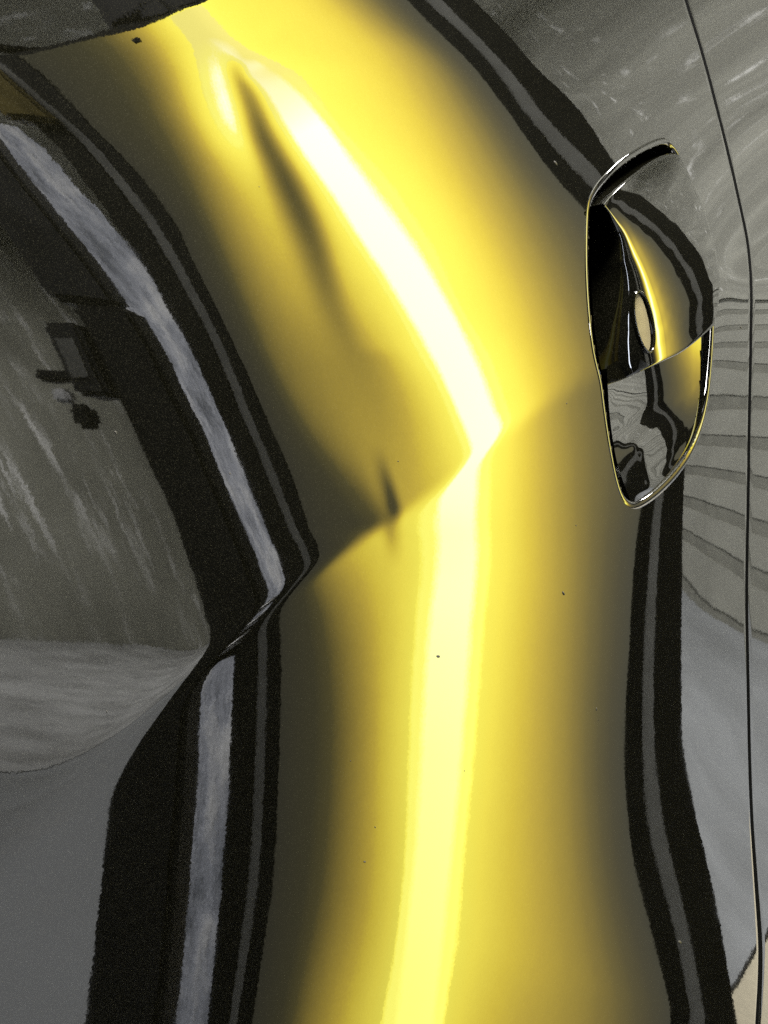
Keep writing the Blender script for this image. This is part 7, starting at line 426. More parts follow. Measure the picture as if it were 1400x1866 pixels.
[-3,-4,2,-3,2,2,-2,-1,3,-2,0,0,-1,1,0,1,-2,1,0,-1,1,0,-1,2,-1,0,0,-1,-1,0,-3,-10,-12,-4,26,37,2,-19,-8,-5,-2,0,-1,1,1,-2,1,0,-3,4,-2,1,-1,-1,2,0,-1,-1,2,1,-2,1,0,0,0,0,2,-2,1,0,1,-2,1,2,-3,0,3,-1,-3,2,0,0,0,0,-2,1,0,1,-3,1,2,-2,0,1,-3,4,-2,-1,3,-3,4,-6,5,-3,4,-2,-1,3,-2,0,-1,2,-2,0,3,-3,-1,4,-3,2,0,-2,1,2,-3,2,-2,1,1,-2,1,0,1,-2,1,0,2,-4,3,-2,1,1,-1,0,0,0,0,0,1,-3,2,1,-1,0,0,1,-3,3,-2,1,1,-2,2,-1,0,0,0,0,-1,3,-4,3,-1,-1,1,0,0,-1,2,-2,1,0,1,-3,2,1,-1,-1,2,-2],
[-4,-2,-3,2,-1,-1,1,0,-1,1,0,0,0,1,-1,-1,1,1,-1,0,0,1,-1,-2,2,0,-1,1,1,-3,-1,0,-10,-15,-8,23,41,11,-18,-13,-6,0,-2,0,-1,1,-1,0,1,-2,2,-1,0,2,-2,0,1,-1,1,-2,3,-2,2,-1,2,-2,0,2,0,-2,1,2,-2,0,1,-1,-1,1,0,0,0,-1,0,-1,1,0,-1,0,2,-3,0,2,-1,1,0,-2,2,-1,0,2,-3,5,-6,7,-7,3,-2,2,0,1,-1,-1,2,-1,-1,2,1,-3,1,0,0,1,-1,-1,2,-1,1,-1,-1,3,-3,1,0,1,-1,0,-2,3,-1,-1,2,-1,0,-1,2,-1,0,0,-1,2,-1,-1,1,1,-1,-1,3,-3,1,1,-2,1,1,-1,0,-1,0,2,0,-3,3,-1,-1,2,-2,2,-1,-1,1,0,0,-1,0,2,-1,-1,1,1,-1,1],
[-2,-4,2,0,1,-2,2,-1,0,0,0,1,-1,-1,1,0,0,-1,1,0,1,-2,1,1,0,-2,1,0,-1,0,2,-5,0,-5,-15,-17,15,45,26,-15,-18,-10,-1,-2,0,0,-1,2,1,-1,0,-2,2,-2,2,-1,0,2,-3,3,-1,2,-3,3,-2,2,-1,0,2,-1,-1,0,1,-2,2,-1,1,-3,3,-2,-1,1,0,0,-1,-1,2,-2,1,1,0,-2,2,-3,3,0,-2,3,-2,0,1,-2,5,-7,7,-4,4,-5,2,-1,2,-1,0,0,1,-1,-1,2,-1,1,-1,0,0,2,-2,-1,2,-1,-1,0,3,-2,-1,1,-1,2,0,-2,1,1,-2,1,0,2,-4,3,-2,1,0,1,-1,0,1,-3,3,-1,-1,1,1,-2,1,1,0,-2,1,0,1,-2,1,1,-2,1,0,-1,2,-3,2,1,-2,1,-1,2,0,-2,1,0,0,0,1,-1],
[-4,-3,-1,0,-1,3,-4,2,0,1,-1,-1,1,0,0,1,-1,0,1,-1,-1,0,1,1,-3,4,-2,0,-1,2,-3,3,-2,-3,-5,-9,-22,0,39,46,-3,-23,-16,-3,0,-1,3,-3,1,0,-2,4,-3,0,-1,3,-2,1,1,0,0,-2,4,-3,2,-1,3,-4,1,1,0,-1,0,1,-3,2,-1,2,-4,1,1,0,-3,2,1,0,-2,2,-2,2,-1,0,-1,3,-3,0,3,-3,3,-3,4,-2,-2,5,-6,5,-5,6,-4,3,-4,5,-4,2,-1,-1,2,-1,2,-3,2,0,-1,-2,3,0,-2,1,1,-1,-1,1,1,-2,2,-2,1,1,-2,2,-2,1,1,-3,4,-4,4,-2,0,-1,1,0,-1,3,-3,1,1,-1,-1,1,1,-2,2,0,-2,1,-1,2,-2,1,1,-2,1,0,-1,3,-3,0,3,-3,2,-2,0,1,0,0,0,1,-2,1],
[-3,-4,1,1,-2,0,3,-2,0,-1,2,-2,2,-1,1,-3,3,-1,-1,1,0,2,-2,-1,2,-2,0,1,1,-1,0,-1,0,1,-1,-5,-6,-20,-16,21,56,20,-18,-21,-9,0,-1,3,-4,1,1,-4,2,1,1,-2,2,-2,3,-1,-1,3,-2,2,-1,1,-4,5,-5,3,-1,0,0,-1,1,-2,0,0,1,-1,-1,0,3,-2,0,0,0,1,-1,-1,0,1,0,-1,2,0,-2,3,-3,6,-8,5,-1,-1,3,-2,2,-4,5,-5,4,-4,3,0,-1,2,-2,1,-2,2,-2,1,0,1,-2,1,1,0,-1,-1,1,0,-1,2,-1,-1,2,-1,1,-3,3,0,-3,3,-2,3,-3,1,0,0,1,-1,0,-1,1,1,-2,1,0,1,-2,2,-2,2,0,-2,2,-3,4,-3,1,0,-1,2,-1,-1,0,3,-4,3,-2,2,-1,0,-1,2,-1,-1,2,-1],
[-5,-3,-2,-1,2,-1,-1,1,1,-1,-1,3,-4,3,-3,4,-3,1,0,1,-1,-1,1,0,1,-1,1,-1,0,-1,2,-2,3,-2,0,0,-4,-4,-13,-24,-2,51,46,-10,-22,-13,-3,-3,3,-2,-2,1,0,2,-2,2,0,2,-2,0,3,-2,0,0,-1,-1,2,-2,3,-4,2,-1,-1,2,-3,2,-2,0,1,0,1,-1,0,0,0,0,1,-3,2,-1,2,-1,0,1,-2,2,0,0,1,-5,7,-4,4,-4,2,-3,3,0,-3,4,-1,-1,1,-1,1,-2,3,-3,2,0,0,-2,2,-1,0,0,0,-2,2,1,-1,-1,3,-3,1,1,-3,3,-2,2,-1,-1,2,0,-2,0,1,1,-1,0,-1,1,1,-1,1,-2,1,1,-1,-1,2,-2,4,-5,1,2,-2,3,-4,3,-2,2,-1,-1,0,1,2,-4,2,0,0,0,1,-2,2,-2,2,-1,1,-2],
[-3,-4,1,0,1,-1,0,0,-1,1,0,-1,3,-3,3,-3,1,0,0,-1,2,-1,0,0,-1,1,1,-1,0,1,-1,2,-2,0,2,-3,1,-1,-3,-8,-23,-19,27,64,16,-27,-18,-5,-4,0,0,1,1,-1,3,-1,1,-1,1,0,-2,0,1,-3,3,-2,1,-1,-1,2,-2,0,1,-4,4,-2,1,0,0,0,1,0,-1,0,-1,0,-1,2,0,0,-1,2,-1,0,3,-3,2,-3,2,2,-3,2,-4,5,-4,6,-5,2,1,-2,0,2,-2,0,0,2,-3,3,-2,-1,2,-1,-1,0,2,-1,-1,3,-3,1,-1,3,-4,4,-3,0,3,-4,4,-3,2,-2,2,-3,4,-2,1,-3,2,1,-1,1,-3,3,-2,1,1,-2,2,-1,0,0,0,2,-2,-1,2,-3,3,-2,2,-3,3,-2,2,-1,-1,2,0,-2,1,1,-2,1,-2,4,-3,3,-4,4],
[-3,-4,1,0,-1,2,-1,0,0,1,-1,0,0,-1,0,2,-1,1,-1,0,-1,1,1,-1,0,0,0,0,0,1,0,-1,0,2,-3,3,-2,0,-2,0,-2,-18,-26,1,51,50,-14,-26,-9,-4,-1,2,1,0,0,0,-1,0,-1,0,0,0,-3,4,-3,3,-4,2,-1,-1,1,0,-2,3,-2,0,2,0,0,1,-3,0,0,0,-1,2,0,0,-1,2,-1,0,2,-1,-1,1,-1,3,-2,0,0,0,1,-2,4,-6,6,-4,1,2,-2,0,2,-2,1,-1,1,-2,1,2,-4,3,-1,1,-3,2,2,-4,3,-1,1,-3,4,-4,3,0,-3,4,-4,4,-4,4,-3,3,-4,3,-3,5,-3,-1,1,-1,3,-3,1,1,-2,2,-2,2,-2,1,0,0,0,1,-3,4,-3,2,-2,2,-2,2,-2,1,1,-3,1,2,0,-2,1,0,2,-5,5,-3,2,-1],
[-4,-4,1,-1,0,-1,1,1,-1,-1,1,1,-3,4,-1,-3,3,-2,1,1,-1,0,-1,2,-1,1,-3,3,0,-1,0,1,0,-1,1,-2,2,-2,2,-2,-1,1,-10,-24,-19,21,65,25,-25,-18,-7,-2,-1,-1,-2,-1,1,-2,0,0,-2,1,5,0,-2,-3,3,-5,3,-2,0,1,1,0,1,1,1,-2,-2,-1,0,1,-2,3,0,-1,1,0,1,0,1,-2,1,0,0,1,0,-3,3,-2,2,-2,1,0,0,4,-6,5,-3,0,1,1,-4,4,-1,-1,-1,3,-2,-1,3,-3,1,-1,1,1,-3,4,-2,-1,1,1,-3,3,-1,0,2,-4,4,-3,2,-2,2,-3,4,-4,5,-6,4,-1,1,-1,-1,2,0,-2,1,-1,2,-2,2,0,-1,1,-2,0,3,-4,3,-3,3,-1,0,-1,2,-1,-1,2,-1,0,-1,2,0,-2,-1,5,-4,1,0,0],
[-4,-3,-3,3,-1,0,0,-1,2,-1,0,-1,3,-3,0,3,-3,1,1,-3,3,-1,1,-2,1,0,2,-3,2,-1,0,1,-2,1,-1,2,-1,1,-2,1,-1,0,-1,-4,-15,-24,-11,46,67,4,-26,-23,-10,-2,-2,1,-3,3,-1,-2,3,0,7,-1,-6,-2,-1,3,-3,4,-2,1,2,2,-1,0,-7,2,0,-1,1,-1,5,-5,4,0,-1,1,1,-2,1,3,-4,2,-2,2,-2,3,-3,2,-3,4,-2,2,-4,1,3,-2,2,-2,2,-3,4,-4,0,1,3,-5,3,-1,-1,1,0,0,1,-2,2,-2,1,1,-2,1,2,-2,0,0,-2,4,-3,1,0,1,-2,3,-3,3,-5,5,-3,1,0,1,0,-2,0,2,-1,1,-2,2,-2,1,-1,2,0,-1,-2,4,-3,2,-2,1,0,1,-2,1,-1,1,0,0,1,-2,1,1,0,-3,2,1,-1,1],
[-3,-4,1,-1,2,-1,1,-1,-1,1,1,-1,-1,2,-1,-1,1,0,-1,3,-3,2,-2,1,1,-2,1,1,-3,3,-1,-1,3,-3,2,-2,-1,1,1,-1,1,-2,0,-2,0,-5,-18,-29,2,75,52,-13,-36,-23,-1,-2,1,-2,1,3,-2,4,2,-5,-3,1,-1,0,2,-1,8,-1,0,-6,-4,-3,5,-4,2,3,2,-1,-1,4,-3,1,2,-2,0,1,-1,-1,2,-1,2,-3,2,-1,-1,2,1,-4,3,-3,4,-2,2,-3,2,0,-1,1,-1,1,0,0,-4,5,-3,1,0,2,-3,0,1,0,0,1,0,-2,2,0,-2,1,0,0,1,-1,0,1,-1,-2,3,-1,0,-1,3,-2,0,1,-2,0,1,0,1,-2,2,-1,1,-2,2,-2,2,-1,0,0,1,-3,2,0,0,0,0,-1,2,-1,0,0,-1,1,1,0,-2,1,-1,2,-1,0,1,-1],
[-5,-5,1,0,-3,3,-2,2,-1,0,-1,2,-1,-1,1,1,-1,1,-1,-1,1,0,0,0,0,0,0,0,1,-2,1,-1,-1,3,-3,2,1,-2,0,0,0,0,1,1,-3,1,-1,-6,-29,-39,31,76,39,-10,-39,-17,-4,2,-2,0,1,0,0,-5,2,-2,3,6,5,2,-13,-2,-9,1,4,2,0,5,1,-2,-1,4,-2,-1,3,-2,-1,2,-1,1,1,-2,2,-2,0,0,0,0,2,-5,4,0,-2,3,-3,3,-4,5,-4,3,-2,1,-2,2,-2,1,2,-4,3,-1,0,-2,4,-1,-1,0,0,1,-3,4,-2,-1,1,1,-1,0,1,-2,2,-2,1,2,-3,1,1,-1,0,-1,2,-2,1,1,-2,2,-1,1,-1,-1,0,2,-2,3,-3,3,-3,0,1,0,0,0,0,0,0,0,0,-2,4,-3,1,1,-2,0,2,0,-1,0,0,0,0,0],
[-5,-4,-1,-1,3,-3,1,-1,1,1,0,-3,3,-1,1,-2,1,-1,2,0,-1,-2,3,0,-2,1,-1,1,0,-1,0,2,-1,-2,3,-1,-1,1,0,1,-2,2,-1,0,3,-3,3,-4,-2,-14,-42,-18,47,67,41,-25,-32,-16,-2,-6,-2,4,-1,2,-3,17,6,-10,-16,-12,5,-3,9,4,3,0,0,0,-1,2,1,-3,3,0,-3,2,1,-1,0,-1,0,1,-2,2,-1,1,0,-2,1,3,-6,4,0,-2,3,-4,4,-2,2,-5,5,-2,2,-4,4,-3,0,2,-2,1,1,0,-2,2,-2,2,0,-3,5,-4,2,-2,2,-1,1,-1,-1,1,0,1,0,-2,1,0,-1,2,-2,2,-1,1,-1,0,1,-2,0,1,0,0,1,-1,1,-3,3,1,-3,2,-2,1,0,-1,1,-1,2,-2,0,4,-6,4,0,-2,2,0,-1,-1,2,-3,4,-4,3,-1],
[-4,-4,0,0,-1,1,1,-1,1,-2,0,3,-3,2,-2,1,1,-1,-1,0,1,2,-3,0,1,1,-1,-1,0,2,-2,0,0,2,-1,-1,2,-1,-1,1,2,-3,2,0,0,1,-2,1,1,-3,-4,-19,-31,-11,34,78,25,-28,-30,-11,2,-4,7,8,17,-29,-27,-4,8,9,6,7,0,0,-3,1,1,0,1,0,-3,4,-3,0,2,0,-2,0,1,1,-2,0,1,-1,2,-3,1,1,-2,1,2,-3,2,-2,1,0,0,0,-1,5,-6,3,-2,3,-4,3,-1,0,1,-1,-1,2,0,-2,2,-2,1,3,-4,2,-2,3,-3,1,0,1,-1,0,0,-1,1,1,0,-2,2,-1,0,0,-1,1,1,-2,1,1,0,-2,1,1,-1,-1,1,1,-1,0,0,-1,1,0,-1,2,-2,2,-2,3,-3,-1,4,-3,1,0,1,-2,1,1,-2,3,-4,5,-3,0],
[-4,-5,1,0,1,-1,-1,2,-2,2,-1,0,0,-1,1,1,-2,2,-1,0,1,-2,1,0,0,-1,1,0,0,-2,3,-3,3,-2,1,0,0,1,0,-2,1,1,0,-1,-1,1,-1,2,-3,3,-1,0,-7,-17,-28,-18,42,70,20,-3,-26,6,-14,-33,-45,13,25,13,5,4,-5,-2,1,-3,4,2,-2,-1,0,-1,4,-4,1,1,-1,-2,3,-1,0,-2,1,2,-1,-1,-2,5,-4,2,0,-3,3,-1,-2,6,-6,4,-2,0,1,-3,3,-1,0,0,0,-1,2,-1,-1,2,1,-3,1,1,-1,2,-2,-2,3,-1,1,-2,2,-1,-1,1,1,0,-2,3,-3,0,1,1,-1,0,0,0,1,-2,1,1,-2,1,0,1,-2,1,0,1,-1,-1,1,1,1,-3,0,2,-1,-2,3,-1,0,-2,4,-2,0,0,0,0,-2,3,0,-2,2,-1,0,0,-1,3],
[-6,-4,-2,0,-1,2,0,-2,1,-1,2,-2,2,-1,1,-2,1,-1,2,-1,-1,1,0,0,1,-2,1,-1,0,1,-1,3,-3,2,-3,4,-3,0,1,1,-2,1,-2,1,0,-1,1,-3,1,-2,1,-2,-1,-4,-1,-15,-16,2,60,52,23,-77,-71,11,46,10,-3,-4,-2,-6,3,0,0,4,-3,-3,4,0,-1,-1,0,0,1,-1,-1,2,-3,3,-2,1,1,-3,0,3,-1,-3,4,-3,1,2,-4,4,-1,-4,5,-4,3,-2,2,-1,0,-1,3,-3,3,-2,-1,1,2,-3,1,1,0,-1,1,-3,2,2,-2,0,0,1,-2,1,2,-3,1,0,1,-3,3,0,-2,1,0,-1,3,-3,1,1,-1,-1,3,-2,-1,1,1,-1,-1,1,0,1,-1,0,-1,1,1,-3,2,1,-2,1,0,1,-2,1,-1,2,-2,2,0,-1,-1,3,-3,1,2,-4,4,-3],
[-3,-5,2,0,1,-1,-1,1,1,0,-2,2,-2,2,-2,1,1,-1,-1,1,0,0,0,0,-2,4,-3,1,0,0,-1,0,1,-1,4,-5,2,0,1,-2,0,1,0,0,-1,1,-2,0,1,0,-3,2,-1,4,4,11,-2,-25,-44,-39,12,56,60,78,-60,-42,-8,-2,-1,5,-3,4,-3,1,0,1,-4,1,1,1,-3,2,-2,0,3,-3,2,-3,1,1,-1,1,0,-2,2,0,-3,3,-1,0,2,-4,3,0,-2,3,-5,5,-4,3,-1,1,-3,3,-1,1,0,-1,-1,3,-3,1,0,1,-2,2,0,-2,1,1,-2,1,2,-3,0,3,-2,-1,0,2,0,-1,1,-2,1,2,-4,3,-1,0,-1,2,-3,2,1,-1,0,0,1,-1,-1,1,0,0,2,-2,0,0,-1,0,2,-2,1,0,0,0,0,0,1,-1,-1,2,0,-3,4,-2,-2,5,-3,0],
[-6,-4,-2,0,0,-1,1,2,-3,0,2,-2,2,-2,1,1,-2,2,-1,0,0,1,-2,1,1,-4,4,-1,0,-1,2,-2,2,0,-3,3,0,0,-3,3,1,-3,1,0,0,-1,2,2,-1,-1,5,-2,3,4,-4,-13,-16,-14,-8,0,-8,18,22,23,28,12,-17,-16,-7,-6,2,-4,2,-3,-1,2,0,-2,-1,1,-1,0,2,-1,-2,2,-1,1,0,-1,0,1,0,-1,-1,2,0,-1,1,-2,1,1,-2,1,-1,0,3,-3,2,-2,2,-1,1,0,-2,1,0,1,0,-3,4,-1,-1,-1,2,-2,0,2,-1,0,2,-2,-2,4,-2,-1,1,1,0,-1,-1,1,-1,2,-1,-1,2,-2,1,0,2,-2,0,0,0,0,0,0,0,0,1,-1,-1,2,0,-2,0,0,2,-1,-2,2,0,1,-1,0,0,0,1,-2,2,-1,-1,2,-1,0,2,-3,0,3],
[-4,-5,1,1,-2,1,2,-4,3,-1,0,0,-1,2,0,-2,1,-1,1,1,-1,-2,4,-2,-1,3,-3,1,0,0,0,1,-1,-1,3,-3,1,0,1,-2,0,2,-1,0,1,1,-1,-2,2,2,-2,2,-1,-9,-5,-1,-1,9,3,4,-4,-10,-9,-65,42,43,49,11,-18,-20,-12,-4,-3,-1,1,-2,0,1,0,-1,3,-3,0,1,-1,1,-1,1,-1,1,-1,-1,0,3,-1,-3,4,-3,0,3,-4,2,1,-2,4,-4,0,1,0,1,-2,2,0,-1,0,1,-1,0,0,2,-4,2,0,2,-3,2,0,-2,1,1,-2,1,1,-2,1,0,0,0,0,0,0,0,1,-1,0,0,0,1,-1,0,-2,2,2,-2,0,-1,1,0,0,0,0,0,1,-2,2,0,-2,2,-3,1,2,0,-2,0,1,0,1,-1,0,1,-1,-2,3,0,-1,1,-2,2,1,-4],
[-5,-5,0,-1,2,1,-4,2,0,1,-2,2,0,-2,1,0,1,-1,0,-1,1,1,-2,0,2,-1,-1,2,-2,2,-1,1,-2,3,-3,2,-1,-1,2,-1,0,-1,2,-2,2,-2,0,3,-2,1,0,-2,-1,-1,1,0,3,-3,0,1,1,-2,-1,-16,-9,-8,-18,35,53,22,-16,-23,-11,-3,-2,-1,1,0,-1,0,0,3,-4,1,2,-2,1,-1,1,-2,2,0,-1,-1,1,1,-3,4,-2,-2,4,-2,-1,2,-3,3,-2,2,-1,0,2,-4,3,-1,2,-2,0,1,-2,1,2,-3,2,-2,1,1,-2,1,1,-2,2,-1,1,-2,1,1,0,-1,0,-1,1,1,-1,-1,1,0,0,0,0,0,1,-1,-2,2,0,2,-3,1,0,0,0,0,1,-2,4,-5,3,-3,2,0,-1,1,0,1,-1,0,-1,2,-1,0,0,2,-3,1,0,0,1,-1,0,2],
[-4,-4,0,1,-2,0,1,2,-3,1,1,-2,1,0,-1,2,-2,2,-1,0,1,-1,-1,2,-1,-1,3,-4,3,-1,0,0,1,-2,1,1,-1,0,-2,3,-1,0,-2,4,-4,3,1,-3,2,-2,1,2,-4,4,-2,-1,0,1,0,-1,0,2,-1,-6,6,-7,-8,-26,-16,32,55,25,-20,-24,-6,-3,-2,1,0,1,-3,0,4,-2,-2,2,-1,-1,2,0,-2,0,3,-3,1,1,-1,-1,2,-1,-1,1,0,0,0,-1,4,-5,3,0,-3,5,-3,0,0,0,1,-2,3,-3,0,3,-2,0,1,-2,1,1,-1,0,0,1,-3,4,-2,-1,0,2,-1,1,-1,-1,1,1,-1,0,0,0,-1,2,-1,0,1,-2,2,-3,4,-2,0,0,0,0,-2,4,0,-2,-3,4,-2,1,1,-3,3,-2,2,-2,3,-2,0,0,0,-1,2,-2,1,1,0,0,-1,0],
[-4,-4,0,-1,2,-2,3,-4,3,-1,-1,2,-2,2,0,-2,2,-3,3,0,-3,2,1,-1,-1,2,-1,1,0,-1,0,0,0,1,-1,-1,0,1,1,-2,-1,2,1,-2,2,-1,-1,2,-2,3,-2,0,2,-4,2,1,-2,1,0,0,0,3,-3,-1,-2,2,0,-4,-10,-29,-9,34,61,11,-32,-14,-3,-4,1,-1,2,-2,-1,1,1,-2,2,1,-4,2,2,-2,-1,2,-1,-1,2,-2,0,2,-1,-1,2,-2,2,0,-3,3,-1,0,2,-3,1,2,-2,1,-2,2,-2,3,-1,-2,1,0,1,-2,2,-1,-1,2,-1,0,2,-4,2,1,-1,-1,1,0,0,0,1,-1,-1,1,1,-1,1,-3,2,0,0,2,-4,4,-4,2,0,0,0,1,0,-2,2,-1,1,-3,2,0,-2,3,0,-2,0,3,-3,2,-1,0,0,0,0,1,0,-1,-1,0,3,-1],
[-5,-5,1,-2,1,1,-2,2,-1,-1,2,-1,1,-1,-2,3,-2,3,-2,-2,4,-2,0,0,1,-1,-1,2,-3,3,0,-1,0,-1,1,-1,2,-1,-2,1,2,-1,0,-1,2,-1,0,0,2,-4,4,-2,0,2,-3,0,1,-1,1,0,0,2,0,-7,7,-1,-2,3,-6,0,-20,-23,-3,55,53,-21,-26,-7,-2,-3,2,-1,0,1,-1,1,-2,1,1,-1,-1,2,-2,1,1,-2,1,1,-2,2,-1,0,0,1,-3,2,-1,2,0,-1,0,1,0,0,-1,-1,3,-2,1,-2,1,1,-1,1,-2,3,-3,1,1,-2,2,-2,0,3,-2,-1,2,-1,0,0,0,0,-1,1,1,-1,-1,1,0,1,-1,0,0,-1,2,-2,3,-2,0,0,0,-2,3,-1,-1,3,-3,1,-1,1,2,-3,-1,4,-2,0,1,-2,2,-1,0,0,1,-1,-1,1,1,0,-1,0],
[-4,-3,-3,4,-3,1,0,0,0,1,-1,-1,0,1,2,-3,2,-1,-2,4,-3,1,1,-1,0,-1,2,-1,2,-3,1,0,0,-1,1,0,-2,1,2,-1,0,0,-1,2,-1,-1,2,-1,-1,4,-4,1,0,-1,2,-2,0,1,0,0,3,0,-5,3,-2,1,1,-4,7,-5,0,-8,-24,-22,21,74,9,-28,-16,-2,-4,3,-1,-3,3,-1,1,-2,2,-1,-1,3,-1,-2,0,2,-2,1,2,-4,2,1,-4,4,1,-2,2,-4,2,1,-1,1,-1,-1,4,-2,-2,2,-2,2,0,-1,0,0,1,-2,2,-1,0,0,-1,3,-1,-3,3,-1,-1,2,-1,0,-1,1,0,1,-1,-1,1,1,-1,-1,1,1,-2,1,0,0,-1,1,1,-1,0,2,-3,1,0,2,-3,0,2,-2,-1,3,0,-2,1,0,1,-1,0,1,-1,0,-1,1,0,0,0,1,0,-1],
[-3,-5,3,-2,2,-1,0,-1,1,0,0,1,0,-2,1,1,-2,0,3,-2,0,0,-1,1,0,1,-1,0,-1,2,-1,0,0,1,-3,2,0,0,-2,2,-1,1,1,-1,-1,3,-2,0,1,-3,3,0,-1,-1,0,0,1,-1,0,3,-1,1,-1,-2,3,-2,0,2,-5,4,0,-2,-1,-16,-25,-13,61,40,-10,-22,-8,-5,1,2,-4,1,1,-1,0,1,1,-6,5,1,-3,2,-1,-1,1,0,0,1,1,-4,1,1,-1,3,-3,2,1,-2,1,0,-2,2,0,-2,3,-2,-1,2,0,0,-2,2,-1,-1,1,1,-1,-1,1,2,-4,2,0,-1,2,-1,1,-2,2,-3,2,1,-1,-1,1,1,0,-3,4,-3,2,-1,0,0,-1,1,1,-2,1,0,1,-1,0,0,-1,1,0,-1,1,0,1,1,-3,2,-1,-1,2,-1,0,0,1,-1,0,0,-1,3],
[-5,-4,-1,-1,2,-1,-1,3,-2,0,-1,1,0,1,-2,1,1,-1,0,-2,3,0,-1,0,0,0,0,0,1,-1,0,0,-1,-1,3,-1,-1,-1,4,-3,1,-1,1,1,0,-2,1,0,0,1,-1,-1,1,0,-2,2,-1,-1,4,-2,3,-1,-2,2,-2,0,-1,1,2,-2,0,0,0,1,-11,-18,-28,32,47,19,-20,-13,-6,-2,0,1,-3,4,-4,0,1,3,-4,0,2,-1,1,0,-3,3,-1,-3,5,-2,0,1,0,-2,1,0,0,1,0,1,-2,0,2,-2,0,0,2,-3,1,0,1,-1,0,1,-2,1,0,0,-1,0,3,-3,1,1,-3,2,0,1,-3,4,-2,0,0,-1,2,-1,-2,4,-3,2,-2,1,0,1,-1,1,-3,3,0,-1,-1,3,-2,-1,0,1,0,0,0,1,-1,-1,2,-1,0,1,-2,2,-1,-1,0,2,0,-1,1,-1],
[-4,-4,0,1,-3,2,2,-3,0,1,2,-2,-1,0,3,-3,0,2,-2,3,-3,0,2,-1,0,1,-1,0,1,-2,1,-1,1,1,-3,0,3,0,-3,2,1,-1,1,-2,1,1,-1,1,-2,2,-1,-1,0,-1,2,-2,0,4,-2,2,0,-1,-1,2,-1,-2,3,-3,1,-1,2,0,0,-3,3,-5,-9,-29,1,34,41,-2,-19,-7,-1,-5,2,-3,4,-2,-1,0,0,0,1,-2,0,1,1,-2,2,1,-5,5,-1,-3,3,-1,2,-2,1,-1,0,0,2,0,-4,5,-3,0,-1,2,0,-2,2,-1,-1,1,1,-3,3,-2,2,-1,-1,2,-1,-2,4,-3,1,0,1,-3,2,0,-1,3,-3,1,1,-3,3,-1,0,1,-1,-1,1,0,2,-4,2,1,0,1,-4,2,0,-1,1,0,-1,1,1,-1,1,-1,0,1,-1,-1,1,2,-2,-1,1,0,1,0],
[-4,-4,0,1,-1,0,-1,0,3,-2,-2,2,1,0,-3,3,0,-2,2,-2,2,-1,-1,1,1,-2,1,0,-1,3,-3,0,1,-1,2,-1,-1,0,1,0,0,2,-3,1,1,-1,1,-2,1,-1,1,1,-4,3,-3,2,2,0,0,1,-1,-1,2,1,-3,1,-3,3,-2,2,-1,0,-1,2,-1,0,-3,-4,-17,-16,11,42,20,-11,-14,-1,-3,-3,-1,2,-2,0,2,-2,-1,2,-1,0,1,0,-3,3,0,-2,1,2,-4,5,-6,4,0,1,-2,1,0,-1,1,-2,1,2,-1,-1,-1,2,-1,-1,2,-2,0,2,-3,3,-2,2,-2,0,0,2,-2,3,-3,0,0,3,-2,-1,3,-4,2,0,0,2,-3,1,0,-1,2,-1,1,-2,0,4,-4,0,1,0,2,-3,1,0,-1,0,2,-1,0,3,-5,3,-1,-1,2,1,-3,-1,4,-3,1,1,-1,0],
[-3,-3,0,-1,1,0,0,1,-2,0,3,-3,1,0,1,-2,0,2,-2,2,-2,2,-2,2,-2,1,1,-1,0,-2,3,0,-3,2,0,0,-1,2,-1,1,-1,0,0,2,-2,0,-1,1,1,-1,-2,0,2,-2,1,0,1,0,3,-1,-1,0,0,3,-2,-3,1,0,-1,1,-1,0,1,0,-2,1,1,-2,-2,-8,-17,-10,30,30,7,-11,-8,-2,-4,-2,1,-2,-1,2,0,-2,3,-2,-1,2,1,-4,4,-2,0,0,2,-5,6,-4,2,-2,3,-2,1,-1,2,-2,1,-2,0,2,0,-2,0,1,-1,1,-1,1,0,-1,1,-2,3,0,-1,-1,1,-2,3,0,0,-3,2,1,-3,4,-2,0,0,-1,1,1,-1,0,0,0,0,0,1,-3,3,0,-2,6,-8,3,-1,1,0,0,-1,1,2,-4,5,-4,1,0,1,-3,4,-1,-3,3,-1,0,0,2],
[-3,-3,0,0,-1,1,-1,2,-1,1,-3,3,-1,-1,1,0,1,-1,0,-1,1,0,2,-3,1,0,-1,1,0,1,-3,1,3,-3,0,2,0,-2,2,-1,1,-2,3,-2,0,0,0,1,-2,0,2,-3,1,-2,3,0,0,2,-2,1,0,0,1,4,-6,0,0,-2,3,-1,-1,2,-2,0,1,-2,0,2,-1,-3,-4,-10,-16,8,29,19,1,-7,-8,-2,-3,0,-3,2,-1,0,-2,2,0,-2,2,1,-4,4,-2,-1,1,2,-3,2,-3,4,-2,1,-2,3,-3,1,0,1,0,-3,1,2,-2,2,-3,2,0,-1,0,1,-1,2,-2,0,1,0,-1,3,-3,0,0,2,-1,0,1,-3,3,-1,1,-2,2,-2,1,1,-2,3,-4,3,-1,1,-2,2,-1,0,1,-1,0,-2,2,1,0,-1,0,0,-1,2,0,-1,0,1,-3,3,-1,0,0,2,-2,-1],
